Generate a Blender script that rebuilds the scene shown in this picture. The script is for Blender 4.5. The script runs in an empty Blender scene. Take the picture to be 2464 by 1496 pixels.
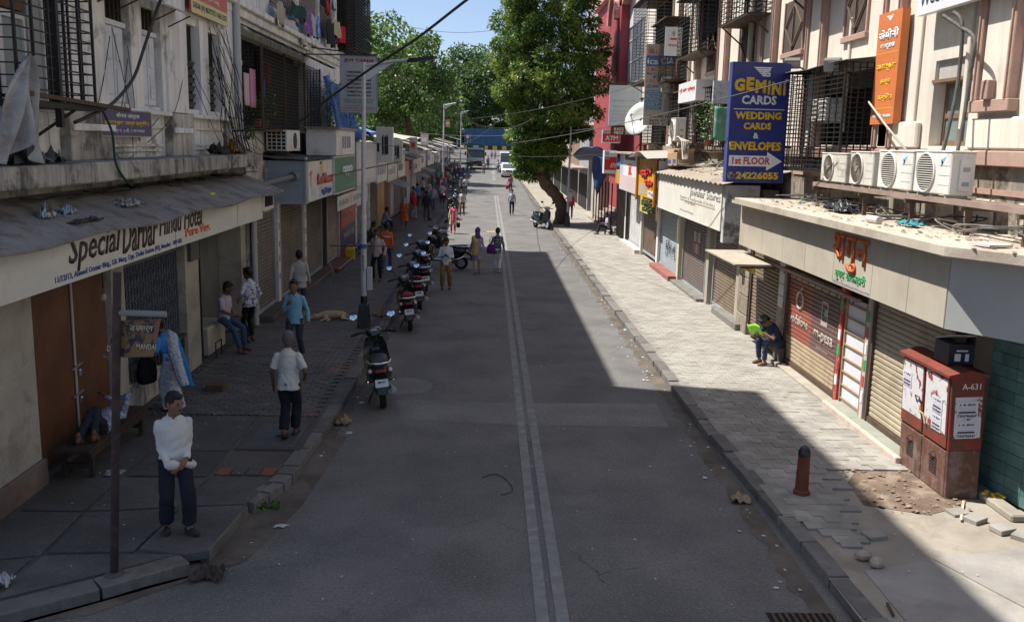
import bpy, bmesh, math, random
import numpy as np
from mathutils import Vector, Matrix, Quaternion
from mathutils.bvhtree import BVHTree
random.seed(7)
PI = math.pi
SC = bpy.context.scene
COL = SC.collection
# ------------------------------------------------------------------ camera
F, CX, CY, CAMH = 2230.0, 1232.0, 748.0, 4.6          # in pixels of a 2464 px wide view
PITCH, ROLL, YAW = math.atan((748 - 342.5) / F), math.radians(1.35), math.atan(61 / F)
W_ = Vector((math.sin(YAW) * math.cos(PITCH), math.cos(YAW) * math.cos(PITCH), -math.sin(PITCH)))
r_ = Vector((math.cos(YAW), -math.sin(YAW), 0)); u_ = r_.cross(W_)
R_ = math.cos(ROLL) * r_ + math.sin(ROLL) * u_
U_ = -math.sin(ROLL) * r_ + math.cos(ROLL) * u_
cam = bpy.data.objects.new('camera', bpy.data.cameras.new('camera'))
COL.objects.link(cam)
m = Matrix((R_, U_, -W_)).transposed().to_4x4(); m.translation = (0, 0, CAMH)
cam.matrix_world = m
cam.data.lens = F / 2464 * 36; cam.data.sensor_width = 36
cam.data.clip_start = .1; cam.data.clip_end = 3000
SC.camera = cam
# ------------------------------------------------------------------ light
SUN_EL = math.radians(60); SH = Vector((.955, -.295, 0)).normalized()      # where shadows point
world = bpy.data.worlds.new('World'); SC.world = world; world.use_nodes = True
nt = world.node_tree; nt.nodes.clear()
sky = nt.nodes.new('ShaderNodeTexSky'); sky.sky_type = 'NISHITA'; sky.sun_disc = False
sky.sun_elevation = SUN_EL; sky.sun_rotation = math.atan2(-SH.x, -SH.y); sky.air_density = .6; sky.dust_density = 1.3
bg = nt.nodes.new('ShaderNodeBackground'); bg.inputs[1].default_value = .115
out = nt.nodes.new('ShaderNodeOutputWorld')
nt.links.new(sky.outputs[0], bg.inputs[0]); nt.links.new(bg.outputs[0], out.inputs[0])
sl = bpy.data.lights.new('sun', 'SUN'); sl.energy = 5.0; sl.angle = math.radians(.53); sl.color = (1, .965, .915)
sun = bpy.data.objects.new('sun', sl); COL.objects.link(sun)
d = Vector((SH.x * math.cos(SUN_EL), SH.y * math.cos(SUN_EL), -math.sin(SUN_EL)))
sun.rotation_euler = d.to_track_quat('-Z', 'Y').to_euler(); sun.location = (-20, 10, 40)
vs = SC.view_settings; vs.view_transform = 'Standard'; vs.look = 'None'; vs.gamma = 1; vs.exposure = .7
SC.render.engine = 'CYCLES'
SC.cycles.max_bounces = 6; SC.cycles.diffuse_bounces = 3; SC.cycles.glossy_bounces = 3; SC.cycles.transparent_max_bounces = 8
# ------------------------------------------------------------------ photo pixel -> place
def ray(x, y): return R_ * ((x - CX) / F) + U_ * ((CY - y) / F) + W_
O_ = Vector((0, 0, CAMH))
def G(x, y, z=0.):
    q = ray(x, y); return O_ + q * ((z - CAMH) / q.z)
def AX(x, y, X):
    q = ray(x, y); return O_ + q * (X / q.x)
def AY(x, y, Y):
    q = ray(x, y); return O_ + q * (Y / q.y)
def YX(x, y, X): return AX(x, y, X).y
def zr(y):                                            # the street climbs a little towards its far end
    return float(np.interp(y, (85, 105, 118, 130, 150, 184, 222), (0, .15, .42, .75, 1.1, 1.4, 2.7)))
# ------------------------------------------------------------------ materials
MATS = {}
def M(name, col, rough=.8, var=.25, scale=1.2, fine=45., bump=.25, streak=0., dirt=None, damt=.5, dsc=.8, spec=.3, metal=0., rand=0.,
      emit=0., trans=0., dist=.01, thr=.5, soft=.12, crack=0., grain=0.):
    if name in MATS: return MATS[name]
    mt = bpy.data.materials.new(name); mt.use_nodes = True; MATS[name] = mt
    t = mt.node_tree; N = t.nodes; L = t.links; b = N['Principled BSDF']
    def node(k, **kw):
        n = N.new('ShaderNode' + k)
        for a, v in kw.items(): setattr(n, a, v)
        return n
    geo = node('NewGeometry')
    def noise(sc, detail=4, rough_=.6, vec=None, dist_=0):
        n = node('TexNoise'); n.inputs['Scale'].default_value = sc; n.inputs['Detail'].default_value = detail
        n.inputs['Roughness'].default_value = rough_; n.inputs['Distortion'].default_value = dist_
        L.new(vec or geo.outputs['Position'], n.inputs['Vector']); return n.outputs['Fac']
    def mixc(fac, a, b_, mode='MIX'):
        n = node('Mix', data_type='RGBA', blend_type=mode)
        for s, v in ((0, fac), (6, a), (7, b_)):
            if hasattr(v, 'is_linked') or hasattr(v, 'links'): L.new(v, n.inputs[s])
            else: n.inputs[s].default_value = v if s == 0 else (*v[:3], 1)
        return n.outputs[2]
    def ramp(fac, lo, hi):
        n = node('MapRange', clamp=True); L.new(fac, n.inputs[0]); n.inputs[1].default_value = lo; n.inputs[2].default_value = hi; return n.outputs[0]
    c = tuple(col)
    cur = c
    if var:
        dark = tuple(x * (1 - var) for x in c); lite = tuple(min(1, x * (1 + var * .6)) for x in c)
        cur = mixc(ramp(noise(scale), .3, .72), dark, lite)
        mm = node('Math', operation='MULTIPLY'); L.new(ramp(noise(fine, 3), .3, .75), mm.inputs[0]); mm.inputs[1].default_value = .45
        cur = mixc(mm.outputs[0], cur, tuple(x * (1 - var * .8) for x in c))
    if streak:
        mp = node('Mapping'); mp.inputs['Scale'].default_value = (1, 1, .1); L.new(geo.outputs['Position'], mp.inputs['Vector'])
        s = ramp(noise(4.5, 5, .7, mp.outputs[0]), .46, .72)
        mm = node('Math', operation='MULTIPLY'); L.new(s, mm.inputs[0]); mm.inputs[1].default_value = streak
        cur = mixc(mm.outputs[0], cur, dirt or (.05, .045, .04))
    if dirt:
        s = ramp(noise(dsc, 7, .68, dist_=.4), thr, thr + soft)
        mm = node('Math', operation='MULTIPLY'); L.new(s, mm.inputs[0]); mm.inputs[1].default_value = damt
        cur = mixc(mm.outputs[0], cur, dirt)
    if grain:                                            # stone grain: light and dark specks
        for sc_, lo_, hi_, cc_ in ((34, .56, .68, tuple(min(1, x * 1.9) for x in c)), (27, .55, .66, tuple(x * .5 for x in c))):
            mm = node('Math', operation='MULTIPLY'); L.new(ramp(noise(sc_, 2, .5), lo_, hi_), mm.inputs[0]); mm.inputs[1].default_value = grain; cur = mixc(mm.outputs[0], cur, cc_)
    if crack:                                            # thin wandering cracks, only in places
        nz_ = node('TexNoise'); nz_.inputs['Scale'].default_value = 1.3; nz_.inputs['Detail'].default_value = 5; L.new(geo.outputs['Position'], nz_.inputs['Vector'])
        va = node('VectorMath', operation='MULTIPLY_ADD'); L.new(nz_.outputs['Color'], va.inputs[0]); va.inputs[1].default_value = (1.3, 1.3, 0); L.new(geo.outputs['Position'], va.inputs[2])
        vo = node('TexVoronoi', feature='DISTANCE_TO_EDGE'); vo.inputs['Scale'].default_value = .45; L.new(va.outputs[0], vo.inputs['Vector'])
        m1 = node('Math', operation='MULTIPLY'); L.new(ramp(vo.outputs['Distance'], .009, .002), m1.inputs[0]); L.new(ramp(noise(.6, 2), .55, .66), m1.inputs[1]); m2 = node('Math', operation='MULTIPLY'); L.new(m1.outputs[0], m2.inputs[0]); m2.inputs[1].default_value = crack
        cur = mixc(m2.outputs[0], cur, tuple(x * .35 for x in c))
    if rand:
        oi = node('ObjectInfo'); mr = node('MapRange'); L.new(oi.outputs['Random'], mr.inputs[0])
        mr.inputs[3].default_value = 1 - rand; mr.inputs[4].default_value = 1 + rand * .6
        vv = node('Mix', data_type='RGBA', blend_type='MULTIPLY'); vv.inputs[0].default_value = 1
        if isinstance(cur, tuple): vv.inputs[6].default_value = (*cur, 1)
        else: L.new(cur, vv.inputs[6])
        cb = node('CombineColor'); [L.new(mr.outputs[0], cb.inputs[i]) for i in range(3)]
        L.new(cb.outputs[0], vv.inputs[7]); cur = vv.outputs[2]
    if isinstance(cur, tuple): b.inputs['Base Color'].default_value = (*cur, 1)
    else: L.new(cur, b.inputs['Base Color'])
    b.inputs['Roughness'].default_value = rough; b.inputs['Metallic'].default_value = metal
    b.inputs['Specular IOR Level'].default_value = spec
    if trans: b.inputs['Transmission Weight'].default_value = trans
    if emit: b.inputs['Emission Strength'].default_value = emit; b.inputs['Emission Color'].default_value = (*c, 1)
    if bump:
        bp = node('Bump'); bp.inputs['Strength'].default_value = bump; bp.inputs['Distance'].default_value = dist
        L.new(noise(fine, 6, .65), bp.inputs['Height']); L.new(bp.outputs[0], b.inputs['Normal'])
    return mt
def P(name, col, rough=.5, spec=.4, **k):                # plain paint, only faint variation
    k.setdefault('var', .1); k.setdefault('bump', .04); return M(name, col, rough, spec=spec, **k)
# ------------------------------------------------------------------ mesh building
class MB:
    def __init__(s): s.v = []; s.f = []; s.m = []; s.cm = 0
    def mesh(s, vs, fs):
        o = len(s.v); s.v += [tuple(v) for v in vs]; s.f += [tuple(i + o for i in f) for f in fs]; s.m += [s.cm] * len(fs); return s
    def box(s, x0, x1, y0, y1, z0, z1):
        x0, x1 = sorted((x0, x1)); y0, y1 = sorted((y0, y1)); z0, z1 = sorted((z0, z1))
        return s.mesh([(x, y, z) for z in (z0, z1) for y in (y0, y1) for x in (x0, x1)],
                      [(0, 2, 3, 1), (4, 5, 7, 6), (0, 1, 5, 4), (2, 6, 7, 3), (0, 4, 6, 2), (1, 3, 7, 5)])
    def cbox(s, c, size, rot=None):
        a = [x / 2 for x in size]; rot = rot or Matrix.Identity(3); c = Vector(c)
        vs = [c + rot @ Vector((x * a[0], y * a[1], z * a[2])) for z in (-1, 1) for y in (-1, 1) for x in (-1, 1)]
        return s.mesh(vs, [(0, 2, 3, 1), (4, 5, 7, 6), (0, 1, 5, 4), (2, 6, 7, 3), (0, 4, 6, 2), (1, 3, 7, 5)])
    def bar(s, a, b, w, h=None):                          # rectangular bar between two points
        a, b = Vector(a), Vector(b); dd = b - a; q = dd.to_track_quat('Z', 'Y').to_matrix()
        return s.cbox((a + b) / 2, (w, h or w, dd.length), q)
    def loft(s, rings, cap=True, closed=False):
        n = len(rings[0]); vs = [v for r in rings for v in r]; fs = []
        k = len(rings)
        for i in range(k if closed else k - 1):
            for j in range(n):
                a, b = i * n + j, i * n + (j + 1) % n; c, d = ((i + 1) % k) * n + (j + 1) % n, ((i + 1) % k) * n + j
                fs.append((a, b, c, d))
        if cap and not closed: fs += [tuple(range(n))[::-1], tuple(range((k - 1) * n, k * n))]
        return s.mesh(vs, fs)
    def cone(s, a, b, r0, r1=None, n=10):
        a, b = Vector(a), Vector(b); r1 = r0 if r1 is None else r1
        q = (b - a).to_track_quat('Z', 'Y').to_matrix()
        return s.loft([[p + q @ Vector((r * math.cos(2 * PI * j / n), r * math.sin(2 * PI * j / n), 0)) for j in range(n)] for p, r in ((a, r0), (b, r1))])
    def tube(s, pts, r, n=6, radii=None):
        pts = [Vector(p) for p in pts]; rings = []; prev = None
        for i, p in enumerate(pts):
            t = (pts[min(i + 1, len(pts) - 1)] - pts[max(i - 1, 0)]).normalized()
            if prev is None:
                x = t.orthogonal().normalized()
            else:
                x = prev - t * prev.dot(t); x = x.normalized() if x.length > 1e-6 else t.orthogonal().normalized()
            prev = x; y = t.cross(x); rr = radii[i] if radii else r
            rings.append([p + (x * math.cos(2 * PI * j / n) + y * math.sin(2 * PI * j / n)) * rr for j in range(n)])
        return s.loft(rings)
    def ell(s, c, rx, ry, rz, rot=None, n=12, k=8):
        rot = rot or Matrix.Identity(3); c = Vector(c); rings = []
        for i in range(k + 1):
            ph = -PI / 2 + PI * (.02 + .96 * i / k)
            rings.append([c + rot @ Vector((rx * math.cos(ph) * math.cos(2 * PI * j / n), ry * math.cos(ph) * math.sin(2 * PI * j / n), rz * math.sin(ph))) for j in range(n)])
        return s.loft(rings)
    def prism(s, poly, axis, a, b):                       # 2D outline pushed along an axis: 'x': (y,z), 'y': (x,z), 'z': (x,y)
        def p3(p, t): return {'x': (t, p[0], p[1]), 'y': (p[0], t, p[1]), 'z': (p[0], p[1], t)}[axis]
        return s.loft([[p3(p, a) for p in poly], [p3(p, b) for p in poly]])
    def grid(s, fn, nu, nv):
        vs = [fn(i / nu, j / nv) for j in range(nv + 1) for i in range(nu + 1)]
        return s.mesh(vs, [(j * (nu + 1) + i, j * (nu + 1) + i + 1, (j + 1) * (nu + 1) + i + 1, (j + 1) * (nu + 1) + i) for j in range(nv) for i in range(nu)])
    def data(s, name, mats, off=(0, 0, 0), smooth=False):
        me = bpy.data.meshes.new(name); ox, oy, oz = off
        me.from_pydata([(x - ox, y - oy, z - oz) for x, y, z in s.v], [], s.f)
        for mt in (mats if isinstance(mats, (list, tuple)) else [mats]): me.materials.append(mt)
        if any(s.m): me.polygons.foreach_set('material_index', s.m)
        bm = bmesh.new(); bm.from_mesh(me); bmesh.ops.recalc_face_normals(bm, faces=bm.faces); bm.to_mesh(me); bm.free()
        if smooth:
            me.polygons.foreach_set('use_smooth', [True] * len(me.polygons))
            if smooth != 1: me.set_sharp_from_angle(angle=math.radians(smooth))
        return me
    def obj(s, name, mats, parent=None, local=False, smooth=False, bevel=0., thick=0.):
        off = (0, 0, 0) if local or parent is None else origin(parent)
        o = bpy.data.objects.new(name, s.data(name, mats, off, smooth)); COL.objects.link(o); o.parent = parent
        if thick:
            md = o.modifiers.new('s', 'SOLIDIFY'); md.thickness = thick; md.offset = 0
        if bevel:
            md = o.modifiers.new('b', 'BEVEL'); md.width = bevel; md.segments = 1; md.limit_method = 'ANGLE'; md.angle_limit = .7
        return o
def origin(o):
    v = Vector((0, 0, 0))
    while o is not None: v = v + o.location; o = o.parent
    return v
def tag(o, label, cat, group=None):
    o['label'] = label; o['category'] = cat
    if group: o['group'] = group
    return o
def thing(name, label, cat, loc=(0, 0, 0), rotz=0, group=None):
    o = bpy.data.objects.new(name, None); COL.objects.link(o); o.empty_display_size = .1
    o.location = loc; o.rotation_euler = (0, 0, rotz); return tag(o, label, cat, group)
def struct(o): o['kind'] = 'structure'; return o
def stuff(o): o['kind'] = 'stuff'; return o
def share(name, me, parent, loc, rot=(0, 0, 0), scale=(1, 1, 1), local=False):   # a piece that shares mesh data
    o = bpy.data.objects.new(name, me); COL.objects.link(o); o.parent = parent
    o.location = Vector(loc) - (Vector((0, 0, 0)) if local or parent is None else origin(parent))
    o.rotation_euler = rot; o.scale = scale; return o
def dup(root, loc, rotz=0, label=None):
    def cp(o, par):
        c = o.copy(); COL.objects.link(c); c.parent = par
        for ch in [x for x in KIDS.get(o.name, [])]: cp(ch, c)
        return c
    r = cp(root, None); r.location = loc; r.rotation_euler = (0, 0, rotz)
    if label: r['label'] = label
    return r
KIDS = {}
def note_kids():
    KIDS.clear()
    for o in bpy.data.objects:
        if o.parent: KIDS.setdefault(o.parent.name, []).append(o)
# ------------------------------------------------------------------ lettering (converted to meshes in one go at the end)
TEXTS = []
def text(st, c, xd, yd, w, h, mat, parent, name='lettering', ext=.004, bold=.0, shear=0., keep=False):
    TEXTS.append((st, Vector(c), Vector(xd).normalized(), Vector(yd).normalized(), w, h, mat, parent, name, ext, bold, shear, keep))
def flush_text():
    tmp = []
    for k, T in enumerate(TEXTS):
        cu = bpy.data.curves.new('t%d' % k, 'FONT'); cu.body = T[0]; cu.size = 1; cu.resolution_u = 2; cu.offset = T[10]; cu.shear = T[11]
        cu.align_x = 'CENTER'; cu.space_line = .95
        o = bpy.data.objects.new('t%d' % k, cu); COL.objects.link(o); tmp.append(o)
    dg = bpy.context.evaluated_depsgraph_get()
    for o, (st, c, xd, yd, w, h, mat, parent, name, ext, bold, shear, keep) in zip(tmp, TEXTS):
        me = bpy.data.meshes.new_from_object(o.evaluated_get(dg)); bpy.data.objects.remove(o)
        n = len(me.vertices)
        if not n: continue
        a = np.empty(n * 3, 'f'); me.vertices.foreach_get('co', a); a = a.reshape(-1, 3)
        lo, hi = a.min(0), a.max(0); sx = w / max(1e-5, hi[0] - lo[0]); sy = h / max(1e-5, hi[1] - lo[1])
        if keep: sx = sy = min(sx, sy)
        u = (a[:, 0] - (lo[0] + hi[0]) / 2) * sx; v = (a[:, 1] - (lo[1] + hi[1]) / 2) * sy
        nz = xd.cross(yd); base = c - (origin(parent) if parent else Vector((0, 0, 0)))
        pts = np.outer(u, np.array(xd)) + np.outer(v, np.array(yd)) + np.array(base + nz * ext)
        me.vertices.foreach_set('co', pts.astype('f').ravel()); me.update()
        me.materials.clear(); me.materials.append(mat); me.name = name
        ob = bpy.data.objects.new(name, me); COL.objects.link(ob); ob.parent = parent
        md = ob.modifiers.new('s', 'SOLIDIFY'); md.thickness = max(.003, ext * .8); md.offset = -1
    TEXTS.clear()
XP, YP, ZP = Vector((1, 0, 0)), Vector((0, 1, 0)), Vector((0, 0, 1))
# a board facing the street ('L' on the left side, 'R' on the right) or facing the camera ('C')
def board(name, label, cat, face, pos, a0, a1, z0, z1, mat, depth=.08, frame=None, fw=.03, group=None, parent=None, bevel=0):
    a0, a1 = sorted((a0, a1)); z0, z1 = sorted((z0, z1))
    if face == 'C': t_loc = ((a0 + a1) / 2, pos, z0)
    else: t_loc = (pos, (a0 + a1) / 2, z0)
    t = thing(name, label, cat, t_loc, 0, group) if parent is None else parent
    b = MB(); s = {'L': 1, 'R': -1, 'C': -1}[face]
    if face == 'C': b.box(a0, a1, pos, pos + depth, z0, z1)
    else: b.box(pos - s * depth, pos, a0, a1, z0, z1)
    pan = b.obj('panel', mat, t, bevel=bevel)
    if frame:
        f = MB(); e = .012 * s
        for (p0, p1, q0, q1) in ((a0 - fw, a1 + fw, z1, z1 + fw), (a0 - fw, a1 + fw, z0 - fw, z0), (a0 - fw, a0, z0, z1), (a1, a1 + fw, z0, z1)):
            if face == 'C': f.box(p0, p1, pos + e, pos + depth * .9, q0, q1)
            else: f.box(pos - s * depth * .9, pos + e, p0, p1, q0, q1)
        f.obj('frame', frame, t)
    def write(st, u0, u1, v0, v1, mat2, **k):              # u,v: share of the board's width and height
        w, h = (a1 - a0), (z1 - z0); cu, cv = (u0 + u1) / 2, (v0 + v1) / 2
        if face == 'C': c, xd = Vector((a0 + cu * w, pos - .002, z0 + cv * h)), XP
        elif face == 'L': c, xd = Vector((pos + .002, a0 + cu * w, z0 + cv * h)), YP
        else: c, xd = Vector((pos - .002, a1 - cu * w, z0 + cv * h)), -YP
        text(st, c, xd, ZP, abs(u1 - u0) * w, abs(v1 - v0) * h, mat2, t, **k)
    def patch(u0, u1, v0, v1, mat2, nm='print', d=.003):
        w, h = (a1 - a0), (z1 - z0); q = MB()
        if face == 'C': q.box(a0 + u0 * w, a0 + u1 * w, pos - d, pos + .001, z0 + v0 * h, z0 + v1 * h)
        elif face == 'L': q.box(pos - .001, pos + d, a0 + u0 * w, a0 + u1 * w, z0 + v0 * h, z0 + v1 * h)
        else: q.box(pos - d, pos + .001, a1 - u0 * w, a1 - u1 * w, z0 + v0 * h, z0 + v1 * h)
        return q.obj(nm, mat2, t)
    def poly(pts, mat2, nm='emblem', d=.004):
        w, h = (a1 - a0), (z1 - z0); q = MB()
        if face == 'C': q.prism([(a0 + u * w, z0 + v * h) for u, v in pts], 'y', pos - d, pos)
        elif face == 'L': q.prism([(a0 + u * w, z0 + v * h) for u, v in pts], 'x', pos, pos + d)
        else: q.prism([(a1 - u * w, z0 + v * h) for u, v in pts], 'x', pos - d, pos)
        return q.obj(nm, mat2, t)
    t_ = t
    return t_, write, patch, poly
# ------------------------------------------------------------------ palette
asphalt = M('asphalt', (.142, .136, .129), .85, .3, .9, 45, .9, dirt=(.2, .187, .168), damt=.6, dsc=.45, thr=.46, soft=.25, grain=.5, crack=.7)
gutter = M('gutter dirt', (.14, .118, .097), .95, .4, 1.5, 25, .6, dirt=(.075, .055, .042), damt=.7, dsc=2)
concrete = M('concrete', (.34, .315, .275), .9, .3, .8, 35, .5, dirt=(.14, .12, .1), damt=.6, dsc=.9)
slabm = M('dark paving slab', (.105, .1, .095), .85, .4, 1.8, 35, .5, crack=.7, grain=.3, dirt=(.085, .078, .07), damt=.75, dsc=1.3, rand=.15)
kerbm = M('kerb stone', (.19, .178, .16), .88, .35, 2.5, 35, .5, dirt=(.09, .075, .06), damt=.6, dsc=2.5, rand=.25)
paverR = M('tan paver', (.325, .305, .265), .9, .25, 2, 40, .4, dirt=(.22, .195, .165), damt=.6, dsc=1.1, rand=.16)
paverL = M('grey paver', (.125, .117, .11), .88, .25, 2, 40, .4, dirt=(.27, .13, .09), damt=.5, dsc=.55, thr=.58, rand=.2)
earth = M('bare earth', (.20, .145, .10), .95, .4, 3, 22, .9, dirt=(.33, .27, .21), damt=.6, dsc=3, dist=.03)
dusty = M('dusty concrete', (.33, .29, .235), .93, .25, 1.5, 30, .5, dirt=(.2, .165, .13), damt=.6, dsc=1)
white_line = M('worn line paint', (.25, .25, .24), .8, .3, 6, 50, .3, dirt=(.18, .175, .165), damt=.9, dsc=4, thr=.42, soft=.16)
plasterL = M('grey white plaster', (.79, .78, .745), .85, .2, .9, 28, .35, streak=.5, dirt=(.15, .145, .13), damt=.75, dsc=1.1, thr=.56)
plasterD = M('stained plaster', (.52, .49, .43), .9, .35, 1.4, 28, .4, streak=.8, dirt=(.06, .055, .05), damt=.8, dsc=1.3, thr=.5)
cream = M('cream plaster', (.70, .64, .54), .85, .14, .8, 30, .25, streak=.3, dirt=(.34, .28, .21), damt=.4, dsc=.9, thr=.56)
terra = M('terracotta paint', (.45, .29, .23), .8, .25, 2, 30, .25, streak=.3, dirt=(.3, .22, .17), damt=.5, dsc=2)
black_iron = M('black iron', (.025, .024, .023), .6, .3, 8, 60, .1, spec=.3)
rust_iron = M('rusty iron', (.1, .065, .045), .8, .4, 10, 60, .2)
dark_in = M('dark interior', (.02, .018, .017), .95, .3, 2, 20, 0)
white_p = P('white paint', (.72, .71, .68), dirt=(.4, .36, .3), damt=.45, dsc=1.6)
off_w = P('off white board', (.66, .63, .55), dirt=(.42, .36, .28), damt=.4, dsc=1.8)
grey_m = P('grey metal', (.33, .35, .37), .45, dirt=(.2, .19, .18), damt=.3)
galv = M('galvanised steel', (.42, .44, .46), .38, .15, 6, 60, .05, metal=.75, spec=.5)
lamp_grey = M('lamp grey', (.5, .52, .54), .4, .15, 6, 60, .05, metal=.15, spec=.5)
chrome = M('chrome', (.75, .76, .78), .12, 0, bump=0, metal=1)
mirror_m = M('mirror glass', (.85, .9, .95), .03, 0, bump=0, metal=1)
glass = M('window glass', (.09, .12, .125), .08, .3, 1, 10, 0, spec=.7)
rubber = M('rubber', (.016, .016, .016), .8, .2, 10, 60, .1)
black_p = M('black plastic', (.018, .018, .02), .35, .2, 10, 60, .05, spec=.5)
cable_m = M('cable', (.02, .02, .021), .7, .2, 5, 50, 0)
cable_g = M('grey cable', (.13, .125, .12), .8, .2, 5, 50, 0)
red_t = P('red lettering', (.55, .06, .04)); black_t = P('black lettering', (.03, .028, .03)); blue_t = P('blue lettering', (.05, .08, .33))
yel_t = P('yellow lettering', (.72, .46, .03)); wht_t = P('white lettering', (.75, .75, .74)); org_t = P('orange lettering', (.7, .16, .04)); grn_t = P('green lettering', (.04, .35, .1))
# ================================================================== GROUND
YS = [-30, -10, 0, 6, 8, 10, 14, 20, 30, 40, 60, 80, 100, 110, 120, 130, 140, 150, 160, 170, 180, 190, 200, 210, 220, 232, 300, 500, 900]
def strip(name, xa, xb, dz, mat, ys=YS):
    b = MB(); n = len(ys)
    b.mesh([(x, y, zr(y) + dz) for y in ys for x in (xa, xb)], [(2 * i, 2 * i + 1, 2 * i + 3, 2 * i + 2) for i in range(n - 1)])
    return b.obj(name, mat)
struct(strip('ground', -700, 700, -.03, earth))
road = struct(strip('road', -40, 3.6, .0, asphalt, [-30, 0, 8, 9.0]))
bpy.data.objects.remove(road)
b = MB()                                                  # carriageway with the side street opening on the left at the near end
b.mesh([(-40, -30, 0), (3.7, -30, 0), (-40, 9.3, 0), (3.7, 9.3, 0)], [(0, 1, 3, 2)])
ys = [9.3, 14, 20, 40, 60, 80, 100, 110, 120, 130, 140, 150, 160, 170, 180, 190, 200, 205, 212]
o = len(b.v); b.mesh([(x, y, zr(y)) for y in ys for x in (-3.4, 3.7)], [(2 * i, 2 * i + 1, 2 * i + 3, 2 * i + 2) for i in range(len(ys) - 1)])
b.mesh([(x, y, zr(y)) for y in (212, 222, 232) for x in (-60, 60)], [(0, 1, 3, 2), (2, 3, 5, 4)])
road = struct(b.obj('road', asphalt))
# dirt lying along both gutters, repair strip and patches in the carriageway
def sheet(name, pts, z, mat, parent=road):
    b = MB(); b.mesh([(x, y, z + zr(y)) for x, y in pts], [tuple(range(len(pts)))]); return b.obj(name, mat, parent)
rg = random.Random(3)
def gut(x, s, y0, y1, w, n):
    e = [(x, y0 + (y1 - y0) * i / n) for i in range(n + 1)]
    f = [(x + s * w * rg.uniform(.6, 1.05), y) for _, y in e]
    b = MB(); b.mesh([(p[0], p[1], .004) for p in e + f], [(i, i + 1, n + 2 + i, n + 1 + i) for i in range(n)])
    return b.obj('gutter_dirt', gutter, road)
gut(3.55, -1, 7, 95, .3, 420); gut(-2.5, 1, 14, 95, .25, 380)
sheet('gutter_dirt', [(-4.9, 8), (-3.8, 8.4), (-2.6, 9.6), (-2.3, 11.2), (-2.15, 14), (-2.5, 14), (-2.55, 12), (-3, 10.5), (-3.1, 9.3), (-4.5, 8.1)], .0045, gutter)
patchm = M('road repair', (.195, .188, .178), .9, .3, 1.2, 40, .6, grain=.5, dirt=(.145, .142, .138), damt=.9, dsc=1.1, thr=.46, soft=.25)
sheet('road_patch', [(-1.6, 16.15), (-1.45, 14.95), (.5, 14.75), (3.05, 14.75), (3.1, 16.2), (.8, 16.05)], .004, patchm)
sheet('road_patch', [(-1.55 + .5 * math.cos(a) * 1.1, 17.1 + .62 * math.sin(a)) for a in [i * PI / 8 for i in range(16)]], .0045, patchm)
# centre lines
for x in (.60, .80):
    ys2 = [6.0 + 2.2 * i for i in range(46)] + [108, 112, 118, 124, 130, 136, 142, 150]
    b = MB(); hw = .064
    dx = lambda y: x - .0022 * max(0, y - 34)
    b.mesh([(dx(y) + s * hw * (1 if x < .7 else 1), y, zr(y) + .008) for y in ys2 for s in (-1, 1)], [(2 * i, 2 * i + 1, 2 * i + 3, 2 * i + 2) for i in range(len(ys2) - 1)])
    struct(b.obj('centre_line', white_line))
# road grate at the right gutter
t = thing('drain_grate', 'rusty iron drain grate sunk in the road beside the kerb', 'grate', (3.2, 8.25, 0))
b = MB(); b.box(2.86, 3.52, 7.95, 8.58, -.02, .006); b.obj('frame', dark_in, t)
for i in range(9):
    b = MB(); b.box(2.9 + i * .068, 2.93 + i * .068, 7.98, 8.55, .004, .022); b.obj('bar', rust_iron, t)
# ---- kerbs: every stone its own piece
stone_me = None
def kerb_run(parent, pts, wid=.24, top=.13, ln=.85, side=1):
    P2 = [Vector(p) for p in pts]; seg = []
    for a, c in zip(P2, P2[1:]):
        L = (c - a).length; n = max(1, round(L / ln))
        for i in range(n): seg.append((a.lerp(c, i / n), a.lerp(c, (i + 1) / n)))
    for a, c in seg[:130]:
        dv = (c - a); L = dv.length; nrm = Vector((-dv.y, dv.x)).normalized() * side; z = zr(a.y)
        j = rg.uniform(-.012, .012); tz = top + rg.uniform(-.012, .012)
        mid = (a + c) / 2 + nrm * (wid / 2 + j); ang = math.atan2(dv.y, dv.x) + rg.uniform(-.012, .012)
        b = MB(); h = L / 2 - rg.uniform(.008, .025); w = wid / 2; e = .035
        prof = [(-w, -.1), (-w, tz - e), (-w + e, tz), (w - .01, tz), (w, tz - .01), (w, -.1)]
        if side > 0: prof = [(-q[0], q[1]) for q in prof][::-1]
        # face towards the road is the low side of prof
        b.loft([[(x, -y * side if False else y, zz) for y, zz in prof] for x in (-h, -h + .02, h - .02, h)])
        o = b.obj('kerb_stone', kerbm, parent, local=True)
        for v in o.data.vertices: v.co.z += .006 * math.sin(13 * v.co.x + a.y * 3)
        o.location = (mid.x, mid.y, z); o.rotation_euler = (0, 0, ang)
kr = bpy.data.objects.new('kerb_right', None); COL.objects.link(kr); struct(kr)
kerb_run(kr, [(3.78, 6.5), (3.68, 10), (3.56, 14), (3.5, 24), (3.47, 60), (3.45, 100)], side=-1)
kl = bpy.data.objects.new('kerb_left', None); COL.objects.link(kl); struct(kl)
kerb_run(kl, [(-2.58, 12.3), (-2.47, 14.6), (-2.45, 18), (-2.43, 23), (-2.45, 60), (-2.6, 105)], side=1)
kerb_run(kl, [(-8.2, 7.1), (-4.6, 8.1), (-3.8, 8.7), (-3.1, 9.3)], wid=.3, side=1, ln=1.1)
kerb_run(kl, [(-2.98, 9.55), (-2.88, 10.85)], wid=.1, side=1, ln=1.4, top=.15)
kerb_run(kl, [(-2.84, 10.95), (-2.62, 11.6), (-2.54, 12.25)], side=1, ln=.42, wid=.26, top=.14)
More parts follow.
